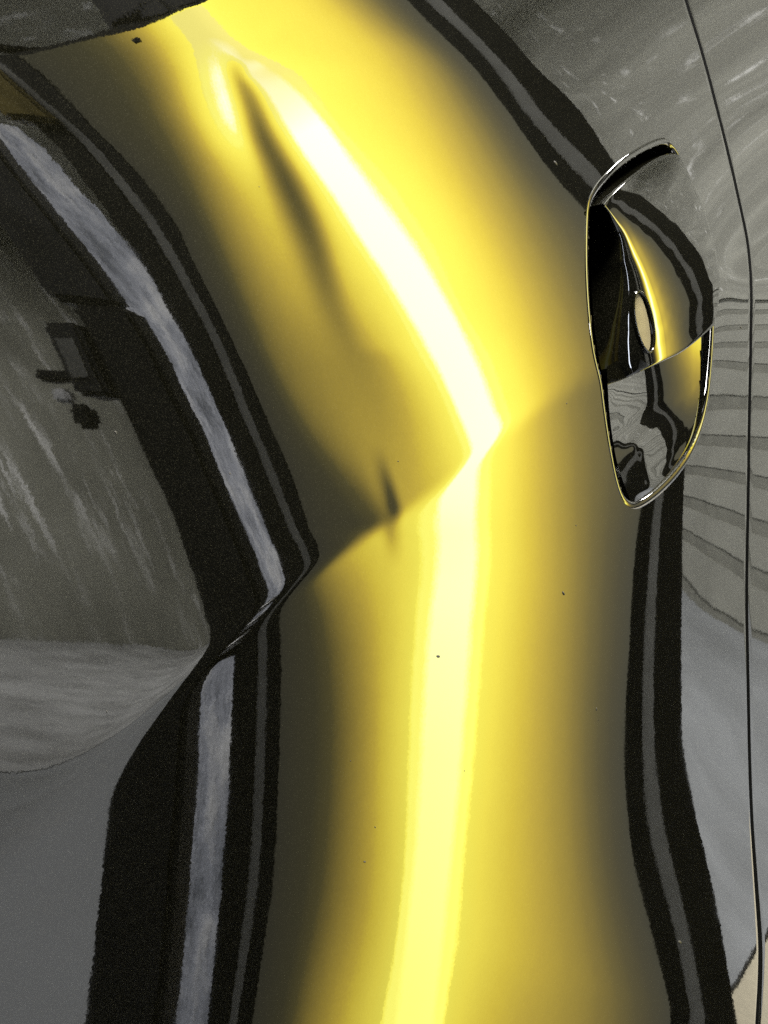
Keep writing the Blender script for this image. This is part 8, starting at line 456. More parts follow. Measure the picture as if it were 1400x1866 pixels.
[-4,-4,0,-1,2,-1,2,-4,1,1,1,-1,-1,2,-2,2,-1,-1,2,-1,0,-1,0,2,-1,0,0,1,-2,0,1,0,-1,2,-1,-1,1,1,0,0,-1,2,-2,0,-1,2,-1,-1,2,-1,-2,1,-1,2,0,0,1,2,-2,-2,1,1,2,2,-5,0,0,1,-2,-1,2,-2,3,-3,2,0,0,-2,1,2,-3,-2,-8,-13,-7,14,23,16,4,-11,-4,-3,-1,-6,2,0,0,-2,2,-1,-2,1,2,-4,3,0,-2,0,0,0,2,-2,1,0,2,-3,1,1,-2,0,0,2,-1,-1,1,-3,4,-3,2,-1,2,-3,3,-2,1,0,-1,1,1,-3,3,-1,1,-2,1,0,0,1,-3,3,-2,3,-4,4,-2,-1,2,-3,5,-3,0,-1,2,-2,2,-2,4,-3,-1,2,-2,0,0,3,-3,3,-2,-1,0,2,-1,0,2,-4,4,-3,2,-3,4,-1],
[-4,-4,0,1,-2,1,-1,2,0,-1,-1,0,2,-1,0,0,-1,1,-1,2,0,-2,2,-3,3,-1,0,-2,3,-2,2,-1,0,-1,3,-3,2,0,-2,2,0,-1,0,0,2,-4,3,-1,-1,1,-1,1,0,0,-2,4,1,-4,2,1,-1,-3,4,-1,1,-2,0,-1,1,0,1,-1,-3,5,-4,3,-2,2,-1,-1,3,-3,0,-5,-10,-10,-3,12,21,17,-1,-4,-4,-1,-7,1,-3,1,-3,1,0,-1,-1,1,-2,2,0,-2,3,-3,1,1,0,-1,0,1,1,-3,3,-2,1,-1,0,0,1,1,-2,1,-1,0,0,2,-3,2,0,0,1,-1,-2,3,-1,1,-3,3,-1,0,0,0,1,-1,0,-1,3,-5,5,-2,0,1,-2,0,1,2,-2,0,1,-2,4,-5,2,-1,1,0,2,-3,2,-2,2,-1,1,-2,1,0,0,2,-4,4,-3,3,-3,1],
[-3,-3,-1,1,1,-2,0,1,0,-1,2,0,-2,1,0,-1,2,-1,1,-2,0,3,-4,4,-4,3,-1,1,-3,3,-2,1,0,1,-3,5,-4,1,2,-2,0,0,0,0,-1,3,-3,1,-1,1,1,-2,-1,2,3,-2,-1,2,-1,0,-2,2,-1,0,-1,2,-1,1,0,0,-4,3,2,-5,5,-5,4,0,0,-1,0,2,-1,0,-1,-8,-6,-10,-4,12,18,12,4,-3,0,-8,1,-4,-1,0,-2,-1,0,0,0,-2,0,3,-4,2,-1,2,-1,1,-1,2,-2,1,-1,1,-1,1,0,1,-3,2,0,-1,1,0,-1,0,2,-1,0,-1,2,-2,2,-3,2,0,2,-3,0,2,-2,1,0,0,1,-1,-1,4,-5,4,-3,1,0,2,-2,-2,3,-1,-1,3,4,-9,2,0,1,0,-1,1,0,2,-3,3,-3,2,-3,3,-1,0,1,-2,2,-2,2,0],
[-4,-4,1,-2,2,-2,2,-2,0,2,-1,-1,2,-3,4,-2,-1,2,-3,3,-1,-1,3,-3,2,-3,2,-1,2,-1,0,1,-1,0,2,-4,4,-2,0,-1,1,1,-1,0,0,-1,1,0,1,-1,-2,2,1,0,-2,3,0,-2,1,-1,1,-1,0,0,1,-2,1,0,-2,1,4,-4,0,3,-5,6,-3,0,-1,3,-2,2,-1,0,0,1,-4,-5,-5,-9,2,3,11,13,4,2,-3,-1,-2,-5,1,-2,-2,-1,0,-1,2,-2,1,1,-1,-1,2,-1,2,-2,2,0,-2,1,1,-2,2,-3,4,-3,1,0,-1,2,-1,1,-3,1,1,2,-4,2,0,2,-3,0,1,0,2,-4,4,-2,1,-3,2,1,0,-3,4,-4,3,0,-1,-1,2,1,-3,1,1,-1,0,2,-3,1,0,0,0,1,-1,-2,3,-2,2,-2,3,-2,-1,1,1,0,-1,1,-1,0],
[-3,-4,0,3,-4,3,-2,2,-1,0,-2,3,-2,3,-4,3,-1,-1,3,-3,1,0,-1,1,0,2,-3,1,0,-1,2,-1,0,1,-2,3,-4,3,-2,3,-2,-2,2,0,0,0,0,0,0,-1,3,-3,2,-2,4,-3,1,0,0,-1,1,-1,0,1,-3,3,-1,-1,2,-1,-3,4,-2,0,3,-4,3,0,1,-2,1,-2,3,0,-2,0,1,1,-5,-3,-8,1,-1,0,7,9,3,4,-1,1,-5,0,0,-3,-1,1,-2,0,1,-1,0,1,1,0,-1,2,-3,1,1,0,-2,3,-4,4,-2,0,0,1,0,-2,1,-2,4,-2,0,-2,3,1,-3,-1,3,0,-1,1,-3,3,-1,0,-1,3,-2,0,0,1,-2,2,-1,-1,2,0,-2,1,0,1,-1,-1,3,-1,0,-2,1,0,0,0,1,0,-2,2,-2,2,-2,0,3,-2,0,0,1,-1,0,0],
[-5,-4,0,-3,3,-2,1,-1,2,-2,3,-3,2,-2,1,-1,1,1,-2,1,1,-1,0,1,-1,-2,4,-2,-1,2,-1,0,1,-2,1,0,2,-3,1,-2,1,2,-2,1,0,0,0,0,1,0,-3,4,-3,3,-3,3,0,-2,0,1,-1,0,0,0,2,-3,0,1,-1,0,2,-2,1,0,-1,1,1,-2,2,-1,1,0,-1,0,2,0,-3,1,2,-3,-2,-4,-2,-1,-2,3,3,2,4,3,3,-1,-3,3,-3,0,-2,1,-1,1,-1,1,-1,1,0,0,2,-2,-1,0,2,-3,4,-3,0,2,-3,1,-1,3,-2,1,-2,1,-1,2,0,-3,3,0,-1,0,-1,1,1,-1,0,1,-1,0,-1,2,-2,2,-1,1,0,-1,0,-1,2,-2,3,-2,-1,3,-1,1,-5,5,-4,2,1,-1,0,0,2,-3,2,-3,2,1,-2,2,0,-1,0,1,-1,0],
[-4,-4,0,0,-1,1,1,-1,0,-1,1,1,-3,3,-1,1,-1,0,0,0,-1,2,-1,-2,3,0,-3,2,2,-2,0,0,0,1,0,-2,0,1,0,-1,1,-2,3,-2,1,1,-1,0,-1,2,1,-3,2,-3,5,-1,-4,5,-4,2,-1,2,-2,-1,1,0,1,-2,1,-1,0,-1,2,0,-1,3,-3,2,-2,2,0,-1,-1,2,-1,0,3,-4,0,3,-2,-2,-3,-1,0,-5,4,0,2,0,4,2,2,-2,2,-3,3,-2,1,-2,2,-3,3,1,-1,0,-1,1,1,-3,1,1,-3,2,0,-1,3,-3,1,-3,3,0,-2,1,0,1,-3,4,-2,0,-1,1,2,-2,-1,2,-2,1,1,-2,3,-3,3,-3,1,0,0,1,-2,3,-3,3,-3,1,2,-3,2,0,1,-5,5,-1,-1,0,-1,2,-3,3,-2,3,-3,1,1,-1,0,1,-1,0,1,-1],
[-4,-5,0,2,0,-1,-2,3,-2,3,-3,0,3,-3,2,-2,1,-1,2,-1,0,-1,2,0,-2,2,-1,1,-2,2,-1,-1,1,1,-2,1,0,-1,0,1,-1,2,-2,2,-1,-1,1,1,1,-4,1,1,0,3,-2,-2,4,-4,4,-3,1,-2,2,-1,0,-1,1,0,-1,1,-1,2,-3,0,2,0,0,0,1,-1,-1,2,0,-1,0,-1,0,2,-1,-1,2,-2,1,-3,-1,1,-5,2,0,2,-2,2,4,-1,2,0,-3,2,0,1,-1,3,-1,0,1,-1,2,-2,-1,2,-3,1,2,-2,0,-1,0,0,1,1,-2,-1,2,-1,1,-3,4,-3,1,0,0,0,0,0,1,-2,2,-1,0,2,-3,2,-1,0,1,-1,-1,1,2,-3,3,-3,2,-1,0,0,0,4,-4,1,-2,0,1,1,0,-2,2,-2,2,-2,2,-2,1,1,-1,0,2,-3,1,2],
[-5,-5,1,-1,-1,1,1,-2,1,0,0,0,0,0,-1,1,2,-3,0,2,0,-1,-1,1,0,-1,2,-2,2,-2,2,1,-2,-1,1,0,-1,1,0,0,-1,1,0,0,0,0,1,-1,-1,2,-1,0,0,0,0,2,-2,0,0,1,-1,0,0,2,-3,3,-4,3,-2,1,-1,-1,3,-2,1,-1,2,-1,0,0,0,0,0,-1,-1,4,-2,1,-1,-1,1,1,-2,0,-1,-1,1,-4,2,-1,1,1,-1,4,-4,3,0,-2,1,0,3,-2,2,3,-1,0,1,-1,-1,0,1,-2,-1,1,0,1,-1,1,-3,1,0,1,0,-1,-2,3,-2,2,0,-1,0,0,-1,3,-1,-1,-1,2,0,-3,3,-2,2,0,-1,0,2,-2,0,1,-2,2,-2,3,-3,3,-3,5,-6,2,0,1,-1,0,0,1,-1,0,0,-1,1,1,-1,-1,2,1,-3,2,0,-1],
[-5,-4,-1,-1,1,0,-1,2,-1,-1,2,0,-2,1,1,-1,-2,4,-2,-1,0,2,-1,0,1,-1,0,0,0,0,-1,1,0,-1,2,-1,0,-1,0,0,3,-3,2,-1,1,0,-1,0,0,0,-1,0,0,3,0,-1,-1,1,-1,-2,2,1,-1,-1,2,-1,1,-2,2,-2,0,1,-2,3,-1,1,-2,2,-3,2,0,0,0,-1,3,-5,2,0,2,0,-3,2,0,0,-1,0,0,1,-5,2,2,-3,0,1,4,-3,0,-1,-3,2,0,1,2,2,3,1,-1,1,-3,0,-1,2,-1,0,-1,1,-3,2,1,-3,2,-1,-1,2,0,-2,2,-2,1,1,-1,0,0,-1,1,1,0,-2,1,3,-5,4,-3,2,-1,1,-1,1,-2,1,2,-2,1,-2,2,-2,3,3,-6,0,1,0,1,-1,0,-1,2,-1,-1,1,1,-1,0,1,-1,0,0,1,0,-1],
[-4,-5,0,1,0,1,0,-2,1,1,-2,0,1,2,-4,3,-1,-1,2,0,-2,0,1,2,-4,2,-1,3,-3,2,-1,-1,1,1,-2,-1,2,1,-1,1,-2,3,-2,1,-1,0,1,0,0,-2,0,0,2,-1,-1,0,2,-1,-1,3,-2,0,0,0,1,-2,2,-2,0,1,1,-2,1,-1,1,0,1,-3,4,-2,0,-2,2,1,-4,4,-1,0,-1,1,1,-3,2,1,-2,0,-2,2,2,-3,-2,4,-1,-2,0,3,-1,1,-2,-4,-3,4,-1,4,3,3,1,-1,2,-3,0,-2,0,1,0,-2,3,-3,-1,2,-1,1,0,-3,3,-1,-2,3,-1,0,1,-2,2,-1,1,-1,0,1,-1,-1,4,-4,2,-2,2,-1,0,0,1,0,-1,0,1,-1,1,-1,0,1,3,-4,-1,1,-1,2,-1,2,-3,1,0,1,-2,0,2,0,-1,0,1,0,-1,1],
[-5,-4,-1,0,0,-1,0,1,2,-4,3,-1,1,-3,4,-3,1,1,-2,-1,5,-3,0,-3,5,-2,1,-4,3,0,0,0,0,-1,0,2,-1,-1,2,0,0,-1,0,0,1,0,-2,2,-1,1,1,-1,1,-1,0,-2,-3,3,0,-1,1,0,1,2,-2,0,0,0,0,-2,1,2,0,-1,1,-1,-1,3,-3,1,-1,3,-4,0,3,-2,1,-1,2,-2,1,2,-4,0,4,-3,1,-2,1,0,0,-2,2,1,0,-1,3,-3,2,-2,-4,-6,0,2,8,2,2,4,-3,0,-1,-1,1,-2,0,1,-1,-1,2,-2,0,-1,1,2,-4,2,1,-2,1,1,-1,1,-2,1,-1,2,0,-2,1,1,-1,0,0,3,-3,0,1,0,-1,-1,1,2,-3,3,-2,1,-1,0,3,-3,1,-1,1,-2,2,-2,1,1,-1,0,0,1,-2,0,3,-2,1,0,0,0],
[-4,-5,1,0,0,0,0,1,-3,4,-3,2,-2,1,-1,2,-1,-1,1,2,-5,3,1,1,-4,2,-1,2,-1,-1,1,-1,0,1,1,-1,-1,2,0,-1,1,-2,2,-1,-1,0,4,-4,0,0,-1,5,-1,2,0,-2,1,-5,0,0,0,0,1,-1,0,2,-2,2,-1,3,-2,0,0,2,-2,0,1,-3,4,-3,2,-3,2,1,-2,1,0,0,-2,3,-1,-1,2,-1,-2,2,0,-1,0,2,-2,1,-2,2,-2,2,0,3,-2,0,0,-5,-6,-6,4,9,5,3,2,-5,1,1,-2,0,0,-2,1,1,-2,0,-1,1,1,-2,2,-1,-2,2,0,-1,2,-1,0,0,2,-2,-1,2,0,0,-2,3,-2,-2,4,-2,0,1,0,1,-2,-1,3,-3,2,0,0,-1,3,-4,2,-2,1,1,0,0,-1,-1,2,-2,2,-1,0,1,-2,3,-2,0,1,0],
[-5,-5,0,1,-1,-1,1,-1,2,-2,2,-2,1,1,-1,-1,2,-1,0,-1,2,0,-3,1,3,-3,0,2,-1,-2,2,0,1,-2,0,1,2,-1,-1,0,0,2,-3,1,0,1,-4,3,-1,-1,2,-1,1,0,0,3,0,2,0,-3,-2,-1,0,-2,2,-2,1,0,0,0,2,1,0,-1,1,-2,1,2,-4,3,0,-1,0,-3,3,0,-1,2,0,-1,0,0,1,-2,0,1,1,-1,-1,-2,5,-3,1,-2,4,-3,1,0,2,0,1,-2,-4,-6,-7,3,7,8,2,3,-3,-2,0,0,-1,2,-3,1,-2,2,-1,0,-2,3,-1,-1,2,-2,0,2,-2,2,-1,0,-2,3,1,-1,-2,0,4,-4,2,0,-2,3,-2,0,1,-2,3,-1,-1,2,-2,0,-1,3,2,-3,-3,3,-1,0,0,-1,3,-2,-1,3,-3,0,2,0,0,-2,3,-1,-1,1],
[-5,-5,1,-2,0,3,-2,0,-2,4,-4,3,0,-3,3,-1,-1,1,0,0,1,-3,3,-1,-1,1,1,-3,2,2,-3,1,-1,2,-1,1,-2,1,1,0,0,-2,1,0,0,0,0,-1,0,1,-1,0,2,-1,-3,1,0,1,1,3,2,2,-3,1,-7,-1,-5,0,4,2,3,1,1,-1,-2,3,-3,0,1,0,-3,2,-1,2,-1,0,1,-2,2,-2,1,0,-1,3,-1,-2,-1,3,-2,3,-5,4,0,-1,-1,2,-3,3,-1,3,-2,4,-2,-4,-10,-5,4,4,11,0,-1,1,1,-3,2,-3,3,-3,1,-2,0,-1,3,-1,0,0,-1,0,1,-1,2,-1,1,-2,2,-1,0,-1,2,-1,-1,3,-2,1,1,-2,1,-2,3,-1,-2,2,0,-2,2,0,1,-2,5,-7,3,-1,0,0,1,0,-2,2,-1,0,-1,3,-3,1,0,2,-2,1,0,0],
[-4,-4,-1,0,3,-3,1,-1,3,-5,5,-2,-2,4,-3,1,0,0,0,0,-2,4,-2,-1,1,0,0,0,0,-1,2,-1,0,0,1,-1,1,0,-1,0,-1,1,1,-2,1,0,2,-3,1,-2,3,0,0,-3,3,-3,1,-2,0,0,0,1,4,-1,-3,-8,5,4,4,1,1,0,-4,1,1,-3,2,-1,0,-2,2,-2,1,1,0,-2,2,0,-1,1,-2,2,-1,-2,2,0,0,-1,4,-4,2,-2,0,2,-2,1,2,-4,3,-1,3,-1,3,0,-4,-11,-6,2,6,9,2,0,-2,2,-2,1,-2,1,1,-3,0,1,-2,0,2,1,-1,1,-3,1,1,0,0,1,-2,1,0,2,-2,0,1,-1,1,-1,-1,2,0,1,-3,2,0,0,0,0,-1,1,-1,1,2,-1,-4,2,0,2,-3,2,-1,0,2,-3,3,-4,3,-2,3,-2,1,0,0,0],
[-5,-5,0,1,-2,0,1,0,0,2,-3,0,3,-4,3,-1,-1,1,0,0,1,-3,2,1,-2,0,1,1,-2,3,-3,2,-1,0,0,1,-1,0,-1,2,-1,0,0,1,0,-2,-1,3,-2,2,-1,2,-3,3,-3,1,-1,1,-1,-1,1,-1,-1,-1,4,6,0,-3,-5,0,-1,-2,4,0,1,1,0,0,0,1,-2,0,1,-1,0,2,-4,3,-2,1,2,-4,2,1,-1,1,-1,1,-4,4,-1,0,1,-1,0,-1,1,2,-2,1,0,2,0,2,-1,-2,-11,-6,0,8,6,0,4,0,-2,1,-1,1,-3,2,-1,-2,0,2,-1,1,1,-3,3,-2,0,2,0,-1,-1,0,2,-1,0,1,-1,0,0,0,2,-2,0,1,0,0,0,-1,1,0,0,-1,2,-3,1,5,-4,-3,4,-3,2,-1,1,-1,0,1,-2,3,-2,1,-2,3,-1,-1,1,0],
[-4,-4,-1,2,-2,2,-2,2,-2,0,2,-2,0,3,-4,2,2,-2,-1,1,-1,2,-2,1,-1,3,-3,2,0,-3,4,-2,1,-1,1,-2,2,-2,2,-3,2,0,-1,1,0,1,0,-2,0,2,0,-2,3,-2,0,0,-1,1,0,0,0,0,0,0,1,3,0,0,-2,-4,-2,0,0,0,1,3,-1,1,1,-2,0,2,-1,1,-1,1,2,-4,2,-1,-1,2,-1,0,-1,1,1,-3,4,-3,2,0,-2,0,2,0,-2,1,1,-2,2,0,3,-1,4,-3,-3,-8,-7,1,3,9,-1,2,4,-4,2,-2,1,0,-2,0,0,-2,4,-2,1,2,-4,2,-1,-1,3,0,1,-4,1,2,1,-3,0,2,0,0,-2,3,-1,-1,0,2,-2,1,-1,1,0,0,-1,2,-1,4,-8,5,-4,3,0,0,-1,2,-2,-1,1,0,0,0,1,-1,2,0,-1,-2],
[-5,-5,1,-3,3,-1,1,-3,2,1,-3,4,-2,-1,2,-1,-1,0,3,-4,3,-2,2,-2,2,-4,5,-3,2,1,-3,2,-1,2,-3,1,-1,1,-1,2,-2,2,-1,0,-1,2,-2,1,1,-2,2,1,-2,-1,2,-1,0,0,0,0,1,0,-2,0,0,1,1,0,1,3,-4,-1,-3,1,0,-2,2,1,-1,1,1,1,-1,1,1,-3,1,0,0,0,0,1,-2,1,0,0,-1,4,-4,1,-1,1,1,-1,0,-1,2,-2,1,3,-3,2,-1,2,0,2,-1,-4,-6,-6,3,-2,7,3,-1,5,-2,0,1,-3,3,-3,-2,3,-4,5,-2,2,2,-5,1,1,-2,4,-2,2,-3,-1,2,2,-3,1,1,-1,0,0,1,0,0,-2,3,-1,-1,2,-1,0,-1,1,0,5,-7,0,2,-2,1,0,2,-2,0,2,-2,1,-1,1,-1,1,0,-1,1,1],
[-5,-5,-1,2,-1,0,0,1,-2,0,3,-3,1,0,0,0,-1,2,-3,4,-2,-1,0,1,-1,4,-4,1,0,1,0,-1,1,-2,1,0,0,0,0,-2,3,-3,2,1,0,-3,3,-2,1,2,-2,1,0,-1,-1,1,1,-2,0,2,-2,1,2,-2,0,-1,0,2,-1,-1,3,0,-1,0,-1,0,-1,-2,0,2,0,0,3,-2,-1,3,-3,3,-2,-1,1,-2,4,-3,2,-2,2,-3,3,-1,1,-3,2,1,-2,2,-1,2,-3,0,3,-3,2,1,1,-1,2,0,-4,-4,-4,1,-2,2,4,1,2,0,1,1,-3,1,0,-2,2,-3,4,-2,1,4,-4,-2,1,-1,5,-3,-1,1,0,0,2,-5,3,2,-2,-1,2,-1,1,0,0,-1,2,-2,1,0,1,-1,-1,4,-2,-4,3,0,0,-1,0,1,1,-3,2,-2,3,-3,3,-1,-2,4,-2,-1],
[-4,-5,2,-2,2,-2,1,-2,3,-1,0,0,0,0,0,0,1,-1,0,0,-2,4,-2,-1,2,-3,3,1,-2,-1,2,0,-2,1,0,0,-1,0,0,3,-4,3,-1,-1,0,2,-2,2,-1,0,2,-2,-1,3,-3,0,1,0,0,-1,2,1,-2,-1,0,2,0,-2,2,-1,0,-2,4,0,-1,-1,0,0,0,-2,1,0,0,1,1,-2,2,-2,0,2,-1,1,-4,5,-3,2,-3,3,-2,2,-2,3,-3,1,1,-2,1,-2,4,-3,0,3,-1,0,-1,4,-2,-1,3,-5,-1,-3,-1,0,1,0,2,3,-3,4,-1,1,-1,-3,1,2,-2,3,0,-1,2,-1,-2,0,-1,4,0,-4,0,3,0,0,-3,1,3,-3,1,2,-3,2,-1,2,-2,1,1,-2,1,0,1,0,0,0,-4,3,-2,3,-1,0,-2,2,1,-3,1,3,-4,2,2,-3,1,0],
[-5,-4,-1,0,-2,3,-2,3,-2,0,-1,1,1,-1,0,-1,1,0,1,-2,3,-3,0,2,-2,3,-3,0,2,-1,0,-2,3,-2,1,-1,1,0,1,-3,3,-2,2,-1,1,-1,-1,1,0,1,-2,3,-1,-3,3,-1,-2,2,0,1,0,-1,-1,2,-1,0,0,1,-1,0,-1,2,-1,0,0,1,0,-1,0,-1,2,0,-1,0,-1,2,-3,1,1,0,-1,0,3,-5,4,-2,3,-4,2,0,0,-1,1,-1,1,1,-2,2,-2,3,-2,-1,1,1,1,-2,2,0,-2,2,-2,0,-3,-2,-1,3,-1,0,4,-4,5,-2,-1,3,-2,0,0,0,-1,3,0,1,-2,-2,1,2,1,-1,-2,-1,2,2,-4,1,1,2,-4,1,4,-4,2,-1,1,0,-1,2,0,-1,-1,1,8,-13,4,0,2,-2,1,-1,3,-2,-2,3,-2,-1,3,-1,0,0,-1,3],
[-4,-5,0,3,-2,0,0,-2,2,1,-1,1,-2,1,0,2,-3,1,-1,2,-2,1,1,-2,2,-2,2,-1,-1,2,-3,3,-3,2,-1,0,1,0,0,1,-1,1,-1,0,0,-1,2,-2,2,-1,2,-4,3,-1,0,0,0,0,-1,1,1,-1,1,-2,3,-3,2,-2,2,-1,-1,0,1,1,0,0,-3,3,-2,3,-1,0,0,-2,2,-4,4,-2,1,-1,0,1,-1,2,-3,2,0,1,-1,-1,1,0,1,-2,0,0,2,-2,1,-1,1,1,-1,-1,2,-1,1,1,0,0,-2,-1,1,-2,0,-2,2,0,-2,3,-3,3,1,-2,1,-1,2,-3,4,-3,3,0,2,-2,-4,0,3,4,-4,-2,0,3,1,-4,1,1,0,-1,0,2,-1,0,2,-1,0,0,-1,1,2,-2,9,-14,3,0,2,1,-1,1,-3,2,0,-1,1,0,0,0,-1,2,1,-4],
[-5,-4,0,-3,2,-1,2,2,-5,2,0,-1,2,-1,0,-1,2,-2,2,-1,0,0,0,1,-1,0,-1,1,0,-2,2,-2,2,-2,2,0,-1,2,-2,1,2,-2,0,1,-2,2,-2,2,-1,1,-1,2,-3,1,0,0,1,-2,3,-2,-1,2,-2,3,-4,4,-3,2,-2,0,2,-2,3,-3,1,-1,3,-4,4,-2,0,1,-1,2,-3,3,-3,1,-1,-1,3,-2,0,1,1,-2,-1,2,1,-3,2,0,-2,4,-3,1,-1,2,-3,2,0,-1,1,2,-3,3,-3,2,-2,2,1,0,-2,-1,-1,-1,1,1,0,0,0,-2,3,-2,1,-1,0,2,-3,2,-2,3,1,2,-2,-3,-1,2,5,-3,-4,1,4,-1,-5,4,2,-4,1,3,-4,3,-1,-1,2,1,-1,1,-1,0,1,3,-6,2,-1,0,1,0,2,-2,0,0,-1,1,0,1,0,-2,1,0],
[-4,-5,1,0,1,0,-1,-1,1,-1,2,0,-3,3,-1,-1,2,0,-1,-2,3,-1,1,-2,1,0,1,-3,1,0,0,1,-3,3,-2,2,1,-2,2,1,-3,3,-1,-2,3,-4,3,0,-1,1,0,-1,-1,2,-2,1,1,0,-2,1,2,-4,4,-2,2,-3,2,-2,-1,3,-4,6,-5,3,-1,0,-1,2,-3,3,1,-1,0,-1,1,-2,1,0,0,0,-1,0,1,-1,0,1,0,0,-2,4,-2,-1,1,-2,2,0,-1,0,2,-2,1,1,-1,-2,2,-1,2,-2,4,-3,1,-3,3,1,-2,1,-3,-1,5,-3,1,2,-3,3,-4,0,-2,0,1,0,1,-1,2,1,3,-2,-3,-1,2,4,0,-7,2,4,0,-7,3,6,-7,0,5,-4,2,1,-1,1,0,0,0,1,2,-1,-3,0,0,1,1,0,-1,2,-3,1,0,0,0,-1,1,2,-3,3],
[-5,-4,-2,2,-1,0,0,0,0,1,-2,0,3,-3,1,1,-3,2,-1,3,-3,2,-3,4,-3,1,-2,3,-3,1,0,-2,3,-1,1,-1,1,1,1,-3,3,-1,-1,1,-3,4,-2,-1,3,-2,0,1,1,-2,1,0,-2,1,1,1,-4,4,-3,1,1,-1,-1,1,2,-5,4,-4,5,-3,1,0,0,0,1,0,-1,0,0,0,0,1,-1,0,-1,2,-2,1,0,-1,1,0,0,-1,0,1,-2,2,0,0,0,-1,1,-1,1,0,-1,-1,3,0,-2,1,0,0,-2,3,-1,2,-2,-1,2,-1,1,1,-4,4,0,1,1,0,-4,-3,0,-1,-1,1,0,0,-1,2,3,2,-1,-3,-1,2,3,1,-7,2,4,-1,-4,0,6,-7,4,0,-3,4,-1,-1,3,-2,2,0,-2,10,-12,2,1,1,-1,1,0,-2,3,-2,-1,0,2,0,-1,-1,3,-3],
[-3,-3,0,0,-1,1,0,0,1,-3,3,-1,-1,1,0,0,0,-1,2,-1,0,-1,2,-3,4,-4,2,-2,1,1,-2,1,0,0,1,2,-2,1,-1,2,-2,-1,2,0,0,-2,1,0,0,0,1,-1,0,0,2,-2,1,0,0,-3,4,-2,1,0,-1,1,-2,1,-1,1,-1,3,-4,2,0,0,-1,1,1,-2,2,-1,0,1,-1,0,0,0,1,-2,1,1,-3,3,-2,0,1,-1,2,-3,3,-2,1,-1,1,0,-1,1,-1,1,0,1,-4,3,1,-3,2,-1,2,-1,-1,2,-1,1,-1,0,1,-1,2,-1,3,1,3,-4,1,-4,-4,-2,1,-2,0,0,2,-1,1,2,3,0,-3,-2,2,4,2,-9,2,7,-4,-3,1,5,-9,7,-1,-4,4,-1,2,0,-1,1,1,10,-15,3,1,-2,3,1,0,-1,-2,2,-1,1,-1,-1,2,0,-1,0],
[-4,-5,2,-2,3,-3,1,1,-1,0,-1,1,0,-1,1,-1,2,0,-2,-1,2,0,0,1,-5,5,-2,0,1,-2,2,0,0,0,0,-1,2,0,-1,0,2,-1,-1,-1,1,0,1,-1,0,1,-1,0,0,1,-2,3,-1,-1,0,3,-4,0,2,1,-3,1,2,-2,-2,3,-2,1,0,0,0,-2,3,-1,-1,3,-3,1,1,-2,1,-1,3,-3,1,1,-1,-1,3,-4,2,1,-2,1,-1,1,-1,2,-3,2,-1,0,2,-2,2,-3,2,-1,3,-4,1,3,-4,2,-1,0,3,-3,0,2,-2,2,-2,3,-1,3,1,1,0,1,-4,2,-3,-1,-5,-1,-2,2,-3,1,0,1,4,2,0,-2,-1,1,2,5,-8,-2,8,-3,-4,4,2,-7,4,1,-3,3,-4,6,-2,0,2,1,3,-6,1,2,-2,1,0,0,1,-3,3,-2,-2,5,-3,0,0,2],
[-4,-4,0,1,-2,2,-1,-2,3,-2,1,0,-1,2,-2,1,0,-2,2,1,-1,0,-1,-1,4,-4,1,1,0,0,-1,1,0,0,0,1,0,-2,2,0,-2,1,0,0,0,2,-4,4,-3,1,1,-1,0,-1,2,-2,1,2,-1,-1,2,-1,-1,-1,3,-2,-1,1,2,-5,5,-3,2,-1,-2,4,-2,-1,3,-4,3,-1,-1,1,0,1,-3,4,-3,0,2,-1,-1,3,-2,-2,2,1,-1,-1,1,-2,3,-1,0,-1,0,1,-2,3,-1,0,-2,3,-1,-2,2,-1,1,1,-2,1,0,-1,3,-3,2,-2,3,0,2,2,0,-2,3,-2,2,-4,-1,-3,-2,-4,0,0,-2,2,-1,4,3,2,-4,-3,4,2,3,-4,-4,7,-1,-6,6,-1,-3,2,-1,-1,3,-4,5,-1,1,0,9,-10,0,1,2,0,0,0,-2,2,-4,2,2,-3,3,-1,0,-3],
[-4,-3,-1,0,-1,1,-1,3,-4,3,-2,0,1,-1,2,-1,-1,2,-1,-1,1,-1,1,-1,0,2,-1,0,0,0,1,-2,1,0,1,0,-2,2,-2,1,-1,1,-1,2,-1,-1,2,-2,3,-2,0,0,0,2,-4,2,0,0,0,0,1,1,-2,0,0,1,0,0,-2,2,-2,2,-2,1,2,-3,0,3,-4,4,-4,2,0,0,0,0,0,-2,3,0,-2,2,0,-3,2,2,-2,-2,1,3,-3,1,-1,0,0,1,0,0,1,-2,-1,2,1,-2,1,-1,0,2,-1,-1,0,1,1,-2,0,1,1,0,-1,2,0,2,-2,3,1,3,-2,0,-1,-3,-1,-4,-2,-3,0,-2,-1,0,4,1,5,0,-6,3,4,-1,-1,-2,4,0,-7,7,-1,-4,3,-1,-1,1,-2,5,-2,2,12,-16,4,1,1,-1,2,-1,0,-3,3,-1,-1,0,0,1,-1,2],
